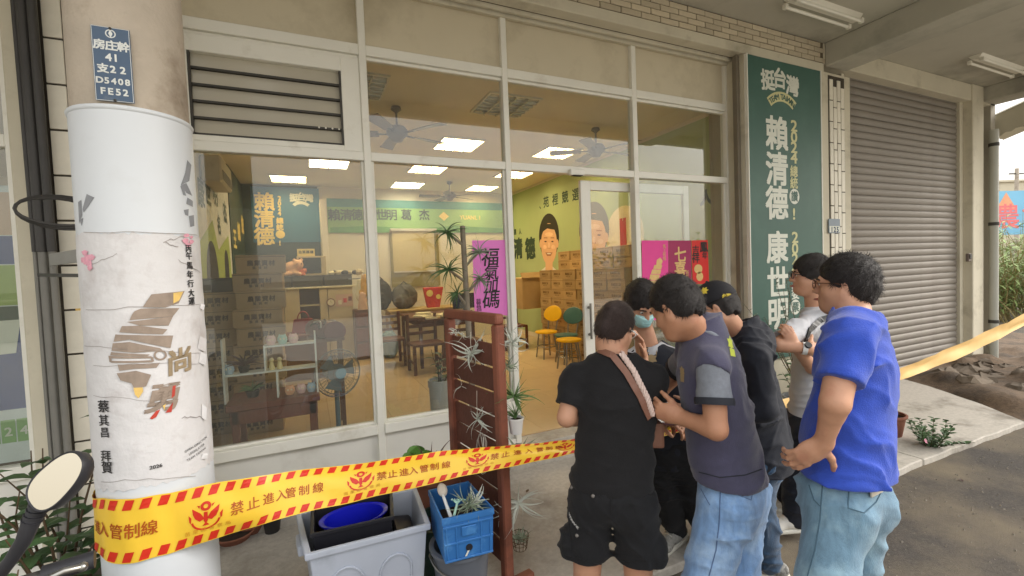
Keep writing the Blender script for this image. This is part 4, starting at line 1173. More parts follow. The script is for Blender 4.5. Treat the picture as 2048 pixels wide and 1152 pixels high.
seam(tj, [(1645, 968), (1640, 1040), (1630, 1100), (1615, 1152)], 0.002, STITCHT)
seam(tj, [(1618, 970), (1628, 1000), (1640, 1012)], 0.002, STITCHT, 'pocket_stitch')
h_, n_ = ray_hit(tj, 1749, 978)
if h_ is not None:
    h_ = h_ + n_ * 0.002; ph = MB(); a_ = CR * 0.034 + fwd * 0.02; n_ = n_.normalized()
    ph.hexa([h_ - a_ - UP * 0.02, h_ + a_ - UP * 0.02, h_ + a_ - UP * 0.02 + n_ * 0.01, h_ - a_ - UP * 0.02 + n_ * 0.01, h_ - a_ + UP * 0.03, h_ + a_ + UP * 0.02, h_ + a_ + UP * 0.02 + n_ * 0.011, h_ - a_ + UP * 0.03 + n_ * 0.011])
    tag(ph.build('phone', mat('pale_phone_case', (205, 196, 180), 0.4), None, 0.003), 'pale phone sticking out of the back jeans pocket', 'phone')
for q in ('L', 'R'): shoe(p, J['a' + q], J['t' + q], CSHOE_G, CSOLE)
# ---------------- man in black cap and dark jacket
J = {k: Vector(v) for k, v in dict(pelvis=at(1524, 900, 2.45), neck=at(1478, 662, 2.45), head=at(1432, 614, 2.38)).items()}
body_dirs(J, -22, -18); J['F'] = head_frame(-32, -22, 0)
J['sL'] = at(1512, 715, 2.28); J['sR'] = at(1462, 705, 2.62)
J['eL'] = at(1528, 818, 2.24); J['wL'] = at(1452, 826, 2.3)
J['eR'] = at(1440, 800, 2.62); J['wR'] = at(1390, 820, 2.45)
a_ = atZ(1536, 1152, -0.05); J['aL'] = Vector((a_.x, a_.y, 0.035)); J['aR'] = J['aL'] - J['pl'] * 0.2 + yawv(-18) * 0.12
ankles(J, 0.09, 0.1, -35, -0.05)
p = thing('person', 'man in black cap and dark hooded jacket looking down', 'person', gloc(J['pelvis']))
b = skin_body(p, J, SKIN, 1.0, 0.008, hands=dict(L=dict(d=-CR, nrm=-fwd + UP * 0.3, side=UP), R=dict(d=-CR, nrm=-fwd + UP * 0.3, side=UP)), h=0.0065)
hair(p, J, 0.99, HAIRM, (0.01, 0.75), 0.004, 0.0025, 51, 60, 0.015, lo=-0.07)
l, f, u = J['F']; H = J['head']
s = SDF(H - Vector((0.25,) * 3), H + Vector((0.25,) * 3), 0.005)
s.el(H - f * 0.01 + u * 0.034, (0.089, 0.112, 0.105), J['F'], 0.01)
s.half(H + u * 0.03 - f * 0.02, -u + f * -0.06)
s.D = np.maximum(s.D, -0.02)
cp_ = link_mesh('cap', s.mesh('cap'), [mat('black_cap_cloth', (27, 26, 30), 0.8, var=0.12, scale=20, bump=0.2, bscale=300)], p)
mb = MB(); vs1 = []
for i in range(11):
    t = (i / 10 - 0.5) * 2.5; e = 1 - (i / 5 - 1) ** 2 * 0.55
    c1 = H + f * (0.095 * math.cos(t)) + l * (0.082 * math.sin(t)) + u * 0.033
    c2 = H + f * (0.095 * math.cos(t) + 0.068 * e) + l * (0.084 * math.sin(t)) + u * (0.022 - 0.02 * abs(math.sin(t)))
    vs1 += [c1, c2, c2 + u * 0.006, c1 + u * 0.01]
mb.v = [tuple(v) for v in vs1]
for i in range(10):
    for j in range(4): mb.f.append((i * 4 + j, i * 4 + (j + 1) % 4, i * 4 + 4 + (j + 1) % 4, i * 4 + 4 + j)); mb.mi.append(0)
mb.build('brim', MATS['black_cap_cloth'], cp_, smooth=True)
decal(cp_, 1453, 592, lambda mb, f_: row(mb, '州警', -0.012, 0, 0.024, 0.026, f_, bold=0.03), GOLD, 'lettering')
decal(cp_, 1408, 582, lambda mb, f_: star(mb, f_, 0, 0, 0.026, 7, 0.6), GOLD, 'emblem')
MB().ball(H + u * 0.138 - f * 0.01, 0.008, 8).build('button', MATS['black_cap_cloth'], cp_, smooth=True)
def hood(s, cl, cf, tu, pf):
    N = J['neck']
    s.rc(N - cf * 0.07 - tu * 0.03 - cl * 0.09, N - cf * 0.07 - tu * 0.03 + cl * 0.09, 0.058, 0.058, 0.04)
    s.el(N - cf * 0.1 - tu * 0.08, (0.12, 0.06, 0.1), (cl, cf, tu), 0.04)
    s.rc(N - tu * 0.03 - cf * 0.02, N + tu * 0.05 - cf * 0.03, 0.09, 0.085, 0.02, cut=[(N + tu * 0.05 - cf * 0.03, tu + cf * 0.4)])
jk = top_garment(p, J, NAVYJ, 'jacket', (0.178, 0.13), (0.175, 0.138), (0.185, 0.148), hem=-0.09, sleeve=(1.85, 0.07, 0.06), shoulder=0.06, amp=0.009, seed=54, wl=0.14, extra=hood, neckcut=0.06)
trousers(p, J, DENIM_D, (0.098, 0.082, 0.08, 0.07), (0.16, 0.122), top=0.08, amp=0.008, seed=55, name='jeans', wl=0.11)
for q in ('L', 'R'): shoe(p, J['a' + q], J['t' + q], CSHOE_G, CSOLE)
# ---------------- masked man facing the camera, between the others
J = {k: Vector(v) for k, v in dict(pelvis=at(1330, 900, 2.66), neck=at(1302, 702, 2.64), head=at(1283, 606, 2.56)).items()}
body_dirs(J, 212, 215); J['F'] = head_frame(196, -36, 0)
J['sR'] = J['neck'] - J['cl'] * 0.19 - UP * 0.06; J['sL'] = J['neck'] + J['cl'] * 0.19 - UP * 0.06
J['eR'] = at(1262, 812, 2.5); J['wR'] = at(1318, 838, 2.3)
J['eL'] = at(1378, 815, 2.55); J['wL'] = at(1338, 838, 2.35)
a_ = atZ(1352, 1075, 0.03); J['aR'] = Vector((a_.x, a_.y, 0.035 + 0.05)); a_ = atZ(1420, 1085, 0.03); J['aL'] = Vector((a_.x, a_.y, 0.085))
ankles(J, 0.085, 0.1, 255, 0)
J['tR'] = (-CR * 0.75 - fwd * 0.65); J['tR'].z = 0; J['tR'].normalize(); J['tL'] = Vector(J['tR'])
J['kR'] = J['hR'].lerp(J['aR'], 0.5) - fwd * 0.04
p = thing('person', 'man in pale blue face mask and dark vest facing the camera, head bowed', 'person', gloc(J['pelvis']))
b = skin_body(p, J, SKIN, 0.98, 0.003, hands=dict(
    R=dict(d=CR * 0.7 - fwd * 0.6, nrm=UP - fwd * 0.3, side=-CR * 0.2 - fwd, curl=(0.7, 0.7, 0.75, 0.8)),
    L=dict(d=-CR * 0.6 - fwd * 0.6, nrm=UP - fwd * 0.3, side=-fwd, curl=(0.7, 0.7, 0.75, 0.8))), h=0.0065)
hair(p, J, 1.0, HAIRM, (0.06, 0.75), 0.01, 0.0025, 61, 1200, 0.03, lift=0.25, w=0.0008)
l, f, u = J['F']; H = J['head']
s = SDF(H - Vector((0.2,) * 3), H + Vector((0.2,) * 3), 0.005)
s.el(H + f * 0.036 - u * 0.05, (0.069, 0.075, 0.088), J['F'], 0.01)
s.rc(H + f * 0.088 - u * 0.02, H + f * 0.1 - u * 0.06, 0.02, 0.022, 0.03)
s.half(H - u * 0.012, u + f * 0.1); s.half(H - u * 0.125, -u); s.half(H + f * 0.03, -f); s.D = np.maximum(s.D, -0.02)
mk_ = link_mesh('face_mask', s.mesh('face_mask'), [MASKM], p)
mb = MB()
for k in (-1, 1):
    for zz in (-0.03, -0.085):
        mb.tube([H + l * (0.066 * k) + f * 0.045 + u * zz, H + l * (0.077 * k) + f * 0.015 + u * (zz * 0.5 - 0.0), H + l * (0.086 * k) - f * 0.016 + u * 0.012], 0.0022, 5)
mb.build('ear_loop', WHITEP, mk_)
for zz in (-0.045, -0.065, -0.085):
    pts = []
    from mathutils.bvhtree import BVHTree
    bv_ = bvh_of(mk_)
    for k in range(-4, 5):
        q, n, i_, d_ = bv_.find_nearest(H + f * 0.14 + l * (k * 0.013) + u * zz)
        pts.append(q + n * 0.001)
    MB().tube(pts, 0.0016, 5).build('pleat', MASKM, mk_)
tsm = top_garment(p, J, WHITEC, 'undershirt', (0.15, 0.095), (0.14, 0.095), (0.145, 0.1), hem=0.06, sleeve=(0.6, 0.06, 0.066), shoulder=0.056, amp=0.004, seed=63, neckcut=0.06)
def vcut(s, cl, cf, tu, pf):
    N = J['neck']
    s.rc(N + cf * 0.13 + tu * 0.03, N + cf * 0.16 - tu * 0.13, 0.06, 0.012, 0.006, op='cut')
    for q in ('L', 'R'):
        k = 1 if q == 'L' else -1
vm = top_garment(p, J, NAVYJ, 'vest', (0.166, 0.12), (0.158, 0.118), (0.165, 0.125), hem=-0.08, sleeve=(0.98, 0.06, 0.058), shoulder=0.054, amp=0.006, seed=64, extra=vcut, neckcut=0.062)
decal(vm, 1304, 703, lambda mb, f_: row(mb, 'CSI', -0.025, 0, 0.025, 0.04, f_, bold=0.02), DULLGOLD, 'lettering', rot=-0.25)
decal(vm, 1303, 717, lambda mb, f_: star(mb, f_, 0, 0, 0.034, 6, 0.62), DULLGOLD, 'emblem')
trousers(p, J, BLACKS, (0.1, 0.078, 0.076, 0.062), (0.165, 0.13), top=0.08, amp=0.007, seed=65, wl=0.1)
for q in ('L', 'R'): shoe(p, J['a' + q], J['t' + q], CSHOE_G, CSOLE, 0.28)
# papers and a phone the group looks at
tab = at(1330, 826, 2.26)
t = thing('clipboard', 'small dark clipboard held between the bowed people', 'clipboard', tab)
MB().hexa([tab + CR * a + fwd * d_ + UP * (d_ * 0.5 + z) for z in (0, 0.008) for a, d_ in ((-0.06, -0.08), (0.06, -0.08), (0.06, 0.08), (-0.06, 0.08))]).build('board', mat('maroon_board', (70, 34, 36), 0.5), t, 0.002)
MB().hexa([tab + CR * a + fwd * d_ + UP * (d_ * 0.5 + z) for z in (0.0085, 0.0095) for a, d_ in ((-0.052, -0.07), (0.052, -0.07), (0.052, 0.06), (-0.052, 0.06))]).build('paper', WHITEP, t)
# ---------------- man in white T-shirt with crossed arms, behind the blue shirt
J = {k: Vector(v) for k, v in dict(pelvis=at(1616, 850, 2.85), neck=at(1634, 628, 2.85), head=at(1621, 551, 2.82)).items()}
body_dirs(J, -48, -45); J['F'] = head_frame(-48, 2, 0)
J['sL'] = at(1594, 660, 2.68); J['sR'] = at(1658, 655, 2.98)
J['eL'] = at(1557, 690, 2.56); J['wL'] = at(1618, 698, 2.5)
J['eR'] = at(1625, 735, 2.72); J['wR'] = at(1588, 690, 2.54)
a_ = atZ(1590, 1060, 0.0); J['aL'] = Vector((a_.x, a_.y, 0.085)); J['aR'] = J['aL'] - J['pl'] * 0.24; J['aR'].z = 0.085
ankles(J, 0.09, 0.1, -60, 0.0)
p = thing('person', 'man in white T-shirt and glasses with folded arms and black sling', 'person', gloc(J['pelvis']))
b = skin_body(p, J, SKIN, 0.98, 0.003, (0.045, 0.039, 0.039, 0.027), hands=dict(
    R=dict(d=-CR * 0.35 + UP * 0.6 - fwd * 0.1, nrm=-fwd * 0.9 - CR * 0.3 + UP * 0.3, side=CR + UP * 0.3, curl=(0.7, 0.7, 0.75, 0.8), spread=0.0, thumb=0.3, sc=0.85),
    L=dict(d=CR * 0.8 - UP * 0.1 + fwd * 0.5, nrm=-fwd, side=UP)))
hair(p, J, 1.0, HAIRM, (0.055, 0.75), 0.012, 0.0025, 71, 1200, 0.03, lift=0.25, w=0.0008)
l, f, u = J['F']; H = J['head']
mb = MB()
for sgn in (-1, 1):
    mb.tube([H + l * (0.033 * sgn) + f * 0.106 + u * 0.002 + l * (0.028 * math.cos(t)) + u * (0.021 * math.sin(t)) for t in [i * 0.5236 for i in range(13)]], 0.0026, 5)
    mb.tube([H + l * (0.06 * sgn) + f * 0.102 + u * 0.008, H + l * (0.08 * sgn) - f * 0.01 + u * 0.002], 0.0026, 6)
mb.tube([H + l * 0.008 + f * 0.11 + u * 0.004, H - l * 0.008 + f * 0.11 + u * 0.004], 0.002, 5)
mb.build('glasses', BLACKPL, p)
MB().ball(H + f * 0.094 - u * 0.067, (0.02, 0.02, 0.006), 10).build('lips', LIPM, p, smooth=True)
tw = top_garment(p, J, WHITEC, 'tshirt', (0.162, 0.11), (0.152, 0.112), (0.162, 0.122), hem=0.03, sleeve=(0.72, 0.06, 0.066), shoulder=0.052, amp=0.007, seed=74, neckcut=0.06)
bv = bvh_of(tw)
st = strap([(1668, 632), (1640, 640), (1618, 660), (1606, 690)], 0.004)
if len(st) > 3:
    mb = MB(); vs = []
    for i, (q, n) in enumerate(st):
        t = (st[min(i + 1, len(st) - 1)][0] - st[max(i - 1, 0)][0]).normalized(); w = n.cross(t).normalized() * 0.016
        vs += [q - w, q + w, q + w + n * 0.004, q - w + n * 0.004]
    for i in range(len(st) - 1):
        a = i * 4
        for j in range(4): mb.f.append((a + j, a + (j + 1) % 4, a + 4 + (j + 1) % 4, a + 4 + j)); mb.mi.append(0)
    mb.v = [tuple(v) for v in vs]; mb.build('sling_strap', BLACKPL, p)
d_ = (J['wL'] - J['eL']).normalized(); c_ = J['wL'] - d_ * 0.02
wb = MB().tube([c_ - d_ * 0.012, c_ + d_ * 0.012], [0.036, 0.035], 16).build('wristwatch', mat('white_watch_strap', (215, 214, 210), 0.4), p, smooth=True)
MB().tube([c_ + (UP * 0.6 - fwd * 0.8).normalized() * 0.032, c_ + (UP * 0.6 - fwd * 0.8).normalized() * 0.044], 0.018, 14).build('watch_case', BLACKPL, wb, smooth=True)
trousers(p, J, NAVYJ, (0.1, 0.085, 0.08, 0.068), (0.17, 0.13), top=0.08, amp=0.007, seed=75)
for q in ('L', 'R'): shoe(p, J['a' + q], J['t' + q], CSHOE_W, CSOLE)
# ------------------------------------------------------------------ interior: lights, fans, signs, furniture
M_WARMLAMP = mat('warm_lit_diffuser', (255, 214, 130), 0.5, var=0.02, emit=(255, 224, 168), es=10.5)
M_COOLLAMP = mat('white_lit_diffuser', (255, 246, 230), 0.5, var=0.02, emit=(255, 238, 206), es=12)
M_REFL = mat('lamp_reflector', (206, 202, 190), 0.25, 0.6, var=0.04)
LIT = [(2.1, 6.28, 'w', 'warm lit ceiling light nearest the middle of the shop'), (3.74, 6.28, 'w', 'warm lit ceiling light above the carton wall side'),
       (2.0, 9.4, 'c', 'white lit ceiling light near back wall, second from left'), (3.64, 9.4, 'w', 'warm lit ceiling light in the far right corner'),
       (0.43, 7.9, 'c', 'white lit ceiling light in front of blue wall poster'), (-0.2, 9.3, 'w', 'warm lit ceiling light in far left corner'),
       (2.13, 4.66, None, 'unlit louvred ceiling light nearest the doorway'), (0.5, 4.62, None, 'unlit louvred ceiling light beside the louvre window'),
       (3.74, 7.9, 'w', 'warm lit ceiling light above the far end of cartons'), (2.05, 7.9, 'w', 'warm lit ceiling light above the wooden tables')]
for x, y, k, lab in LIT:
    t = thing('ceiling_light', lab, 'ceiling light', (x, y, RZ1), 'ceiling lights in the shop')
    e = 0.29
    for a, b in (((x - e - .02, y - e - .02), (x + e + .02, y - e)), ((x - e - .02, y + e), (x + e + .02, y + e + .02)), ((x - e - .02, y - e), (x - e, y + e)), ((x + e, y - e), (x + e + .02, y + e))):
        bx('frame', (a[0], a[1], RZ1 - 0.02), (b[0], b[1], RZ1 - 0.001), M_BATTEN, t)
    m = {'w': M_WARMLAMP, 'c': M_COOLLAMP, None: M_REFL}[k]
    bx('diffuser', (x - e, y - e, RZ1 - 0.012), (x + e, y + e, RZ1 - 0.004), m, t)
    for q in range(1, 4): bx('louvre', (x - e + 0.58 * q / 4 - 0.006, y - e, RZ1 - 0.04), (x - e + 0.58 * q / 4 + 0.006, y + e, RZ1 - 0.013), M_REFL, t)
    for q in range(1, 6): bx('cross_fin', (x - e, y - e + 0.58 * q / 6 - 0.004, RZ1 - 0.036), (x + e, y - e + 0.58 * q / 6 + 0.004, RZ1 - 0.0125), M_REFL, t)
M_FAN = mat('grey_fan_enamel', (120, 112, 104), 0.4, var=0.05)
def ceiling_fan(x, y, a0, lab):
    t = thing('ceiling_fan', lab, 'ceiling fan', (x, y, RZ1), 'ceiling fans in the shop')
    MB().lathe([(0.001, 0), (0.05, 0), (0.06, -0.03), (0.02, -0.06), (0.012, -0.07), (0.012, -0.2), (0.02, -0.21)], (x, y, RZ1), 14).build('downrod', M_FAN, t, smooth=True)
    MB().lathe([(0.02, -0.2), (0.09, -0.22), (0.12, -0.26), (0.115, -0.31), (0.07, -0.345), (0.05, -0.38), (0.001, -0.39)], (x, y, RZ1), 18).build('motor', M_FAN, t, smooth=True)
    for k in range(5):
        a = a0 + k * 2 * math.pi / 5; d = Vector((math.cos(a), math.sin(a), 0)); s_ = Vector((-d.y, d.x, 0)); z = RZ1 - 0.3
        c = Vector((x, y, z))
        bld = MB().hexa([c + d * r + s_ * w * sg + Vector((0, 0, sg * 0.012 + dz)) for dz in (0, 0.008) for r, w, sg in ((0.2, 0.055, -1), (0.62, 0.075, -1), (0.62, 0.075, 1), (0.2, 0.055, 1))]).build('blade', M_FAN, t)
        MB().bar(c + d * 0.1, c + d * 0.23, 0.03, 0.008).build('blade_arm', M_DARKMETAL, bld)
ceiling_fan(1.0, 5.1, 0.35, 'grey ceiling fan behind the upper pane beside louvre window')
ceiling_fan(3.62, 5.05, 0.1, 'grey ceiling fan above the sliding door')
ceiling_fan(2.75, 8.9, 0.5, 'grey ceiling fan far back near the banner')
# posters and banners on the inner walls
M_POSTBLUE = mat('blue_green_poster', (58, 112, 140), 0.45, var=0.05, scale=1)
M_POSTTEXT = mat('yellow_poster_print', (250, 224, 130), 0.5, var=0.02)
M_POSTWHITE = mat('pale_poster_print', (214, 218, 206), 0.5, var=0.02)
M_BANGREEN = mat('pale_green_banner', (152, 192, 120), 0.45, var=0.12, scale=1.2)
M_BANTEAL = mat('teal_banner_band', (92, 150, 140), 0.45, var=0.05)
M_GRAYPRINT = mat('grey_print', (92, 104, 92), 0.5)
M_LIME = mat('lime_green_wall_print', (174, 190, 100), 0.5, var=0.05, scale=1)
M_GREENW = mat('apple_green_wall_print', (172, 190, 138), 0.5, var=0.06, scale=0.8)
M_DKTXT = mat('dark_green_print', (42, 70, 56), 0.5)
M_RED = mat('red_print', (206, 48, 44), 0.5)
M_CIRC = mat('cream_print', (236, 222, 178), 0.5)
M_FACE = mat('portrait_skin_print', (224, 178, 138), 0.5, var=0.03)
M_FACES = mat('portrait_feature_print', (172, 116, 84), 0.5)
M_HAIRP = mat('portrait_hair_print', (44, 38, 34), 0.5, var=0.1)
M_SHIRTP = mat('portrait_shirt_print', (226, 224, 216), 0.5)
# dark panel wall on the left of the back wall with the blue poster
YB = RY1 - 0.01
bx('wall_panel', (RX0, YB - 0.03, RZ0), (0.3, YB, RZ1 - 0.01), M_DKGREEN, B)
bx('column', (0.31, 9.3, RZ0), (0.42, YB, 3.2), M_WHITEWALL, B, 0.004)
wp = thing('wall_poster', 'blue poster with large yellow vertical name on the dark back wall', 'poster', (-0.28, YB - 0.04, 2.35))
a, c = atY(500, 372, YB - 0.04), atY(643, 484, YB - 0.04)
zt = min(a.z, RZ1 - 0.03); zb = c.z
bx('sheet', (a.x, YB - 0.04, zb), (c.x, YB - 0.031, zt), M_POSTBLUE, wp)
fnp = lambda u, v: Vector((u, YB - 0.043, v))
mb = MB()
for i, (ch, yy) in enumerate((('賴', 404), ('清', 438), ('德', 473))):
    q = atY(529, yy, YB); put_text(mb, ch, q.x, q.z, 0.36, fnp, bold=0.025)
mb.build('lettering', M_POSTTEXT, wp)
mb = MB()
for ch, yy in (('2', 397), ('0', 407), ('2', 417), ('4', 427)):
    q = atY(559, yy, YB); put_text(mb, ch, q.x, q.z, 0.12, fnp, bold=0.03)
for ch, yy in (('總', 442), ('統', 455), ('!', 486)):
    q = atY(560, yy, YB); put_text(mb, ch, q.x, q.z, 0.13, fnp, bold=0.03)
q = atY(561, 469, YB); disc2d(mb, q.x, q.z, 0.08, fnp)
mb.build('lettering', M_POSTTEXT, wp)
mb = MB()
for ch, xx, yy in (('挺', 588, 396), ('台', 603, 394), ('灣', 618, 397)):
    q = atY(xx, yy, YB); put_text(mb, ch, q.x, q.z, 0.165, fnp, bold=0.04)
q = atY(603, 425, YB)
disc2d(mb, q.x, q.z, 0.22, fnp, 12, r0=0.16, a0=math.radians(45), a1=math.radians(135))
mb.build('lettering', M_POSTWHITE, wp)
# banner along the back wall
q0, q1 = atY(658, 402, YB), atY(658, 466, YB)
zb0, zb1 = q1.z, min(q0.z + 0.05, RZ1 - 0.05)
bn = thing('wall_banner', 'long pale green banner with row of names across the back wall', 'banner', (2.4, YB - 0.02, zb0))
bx('sheet', (0.46, YB - 0.02, zb0), (RX1 - 0.03, YB - 0.012, zb1), M_BANGREEN, bn)
bx('top_band', (0.46, YB - 0.024, zb1 - 0.17), (RX1 - 0.03, YB - 0.0205, zb1), M_BANTEAL, bn)
mb = MB(); fnb = lambda u, v: Vector((u, YB - 0.027, v))
for ch, xx in (('賴', 668), ('清', 692), ('德', 714), ('康', 744), ('世', 764), ('明', 783), ('葛', 812), ('杰', 848)):
    q = atY(xx, 430, YB); put_text(mb, ch, q.x, q.z, 0.25, fnb, bold=0.02)
mb.build('lettering', M_GRAYPRINT, bn)
mb = MB(); q = atY(887, 433, YB)
poly2d(mb, [(q.x - 0.12, q.z), (q.x, q.z - 0.1), (q.x + 0.12, q.z), (q.x, q.z + 0.1)], fnb); row(mb, 'YUANLI', atY(922, 435, YB).x, atY(935, 435, YB).z, 0.09, 0.13, fnb, bold=0.02)
mb.build('lettering', M_POSTTEXT, bn)
mb = MB(); fnb2 = lambda u, v: Vector((u, YB - 0.0255, v))
poly2d(mb, [(0.5, zb0 + 0.01), (4.4, zb0 + 0.01), (4.4, zb0 + 0.1), (3.2, zb0 + 0.16), (2.2, zb0 + 0.09), (1.3, zb0 + 0.15), (0.5, zb0 + 0.11)], fnb2)
mb.build('hill_print', mat('banner_hill_green', (112, 166, 96), 0.5), bn)
# roller blind on the back window
a, c = atY(783, 463, YB), atY(870, 540, YB)
bl = thing('window_blind', 'drawn beige roller blind on the back wall window', 'blind', ((a.x + c.x) / 2, YB - 0.05, c.z))
bx('fabric', (a.x, YB - 0.05, c.z), (c.x, YB - 0.044, a.z), mat('beige_blind', (206, 190, 140), 0.8, var=0.04), bl)
bx('head_rail', (a.x - 0.04, YB - 0.08, a.z), (c.x + 0.06, YB - 0.03, a.z + 0.06), M_CREAM, bl, 0.004)
bx('window_frame', (a.x - 0.05, YB - 0.03, c.z - 0.35), (c.x + 0.1, YB - 0.004, a.z), mat('olive_window_frame', (150, 140, 92), 0.6), bl)
bx('bottom_bar', (a.x, YB - 0.056, c.z - 0.03), (c.x, YB - 0.038, c.z), M_CREAM, bl)
# left wall: tall printed mural with arches, then dark boarding with yellow letters
XLW = RX0 + 0.012
lm = thing('wall_mural', 'lime and white wall print with dark arches on left wall', 'wall print', (XLW, 5.6, 1.2))
fnl = lambda lift: (lambda u, v: Vector((RX0 + lift, u, v)))
ya, yb_ = atX(392, 400, XLW).y, atX(457, 400, XLW).y
bx('sheet', (RX0 + 0.002, ya - 0.9, 0.9), (RX0 + 0.008, yb_, 3.4), M_SHIRTP, lm)
mb = MB()
def lw(x, y, X=XLW): q = atX(x, y, X); return (q.y, q.z)
poly2d(mb, [(ya - 0.9, 0.92), lw(400, 560)[:1] + (0.92,), (yb_, 0.92), lw(457, 470), lw(438, 500), lw(425, 440), lw(396, 490), (ya - 0.9, lw(396, 500)[1])], fnl(0.0105)); mb.build('lime_field', M_LIME, lm)
for xs_, yt in (((412, 436), 482), ((449, 457), 500)):
    y0_, y1_ = lw(xs_[0], 520)[0], lw(xs_[1], 520)[0]; zt_ = lw(sum(xs_) / 2, yt)[1]
    mb = MB(); m_ = (y0_ + y1_) / 2; w_ = (y1_ - y0_) / 2
    poly2d(mb, [(y0_, 0.95), (y1_, 0.95)] + [(m_ + w_ * math.cos(t), zt_ - w_ * 1.2 + w_ * 1.2 * math.sin(t)) for t in [i * math.pi / 12 for i in range(13)]], fnl(0.0125)); mb.build('arch_print', M_HAIRP, lm)
mb = MB()
for ch, xx, yy, h in (('康', 402, 385, 0.36), ('世', 416, 385, 0.36), ('明', 430, 385, 0.36), ('立', 441, 355, 0.16), ('委', 448, 352, 0.16), ('杰', 450, 425, 0.34), ('名', 438, 450, 0.28)):
    u, v = lw(xx, yy); mb = MB(); put_text(mb, ch, u, v, h, fnl(0.0125), bold=0.03); mb.build('character', M_GRAYPRINT, lm)
dwl = thing('wall_board', 'dark boarding with slanted yellow lettering on left wall', 'wall board', (RX0 + 0.01, 8.4, 0.2))
bx('board', (RX0 + 0.002, yb_ + 0.02, 0.2), (RX0 + 0.02, RY1 - 0.04, RZ1 - 0.02), M_DKGREEN, dwl)
mb = MB()
for ch, xx, yy in (('王', 470, 478), ('總', 478, 464), ('統', 485, 450), ('好', 490, 436)):
    u, v = lw(xx, yy, RX0 + 0.022); put_text(mb, ch, u, v, 0.34, fnl(0.0225), bold=0.04)
mb.build('lettering', M_POSTTEXT, dwl)
ac = atX(448, 352, RX0 + 0.2)
acu = thing('air_conditioner', 'cream wall air conditioner high on the left wall', 'air conditioner', (RX0 + 0.1, ac.y, ac.z))
bx('housing', (RX0 + 0.022, ac.y - 0.4, ac.z - 0.14), (RX0 + 0.23, ac.y + 0.4, ac.z + 0.16), M_CREAM, acu, 0.02)
for k in range(4): bx('vent_slat', (RX0 + 0.232, ac.y - 0.35, ac.z - 0.1 + k * 0.03), (RX0 + 0.24, ac.y + 0.35, ac.z - 0.09 + k * 0.03), M_DARKMETAL, acu)
# right wall: green election print with two portraits
XRW = RX1 - 0.012
gm = thing('wall_mural', 'green wall print with two smiling portraits and red number one', 'wall print', (XRW, 7.0, 0.3))
bx('sheet', (RX1 - 0.008, 3.75, 0.3), (RX1 - 0.002, RY1 - 0.05, 3.5), M_GREENW, gm)
fnr = lambda lift: (lambda u, v: Vector((RX1 - 0.008 - lift, u, v)))
def rw(x, y): q = atX(x, y, XRW); return (q.y, q.z)
def rpoly(mb, pts, lift): poly2d(mb, [rw(*p) for p in pts], fnr(lift))
mb = MB()
for ch, xx, yy, h in (('、', 1080, 410, 0.2), ('苑', 1092, 404, 0.24), ('裡', 1110, 399, 0.24), ('競', 1130, 394, 0.24), ('選', 1151, 389, 0.24)):
    u, v = rw(xx, yy); put_text(mb, ch, u, v, h, fnr(0.002), bold=0.02, sx=-1)
for ch, xx, yy, h in (('清', 1036, 497, 0.5), ('德', 1060, 497, 0.5), ('人', 1040, 463, 0.14), ('選', 1030, 464, 0.14), ('人', 1412, 395, 0.2)):
    u, v = rw(xx, yy); put_text(mb, ch, u, v, h, fnr(0.002), bold=0.04, sx=-1)
mb.build('lettering', M_DKTXT, gm)
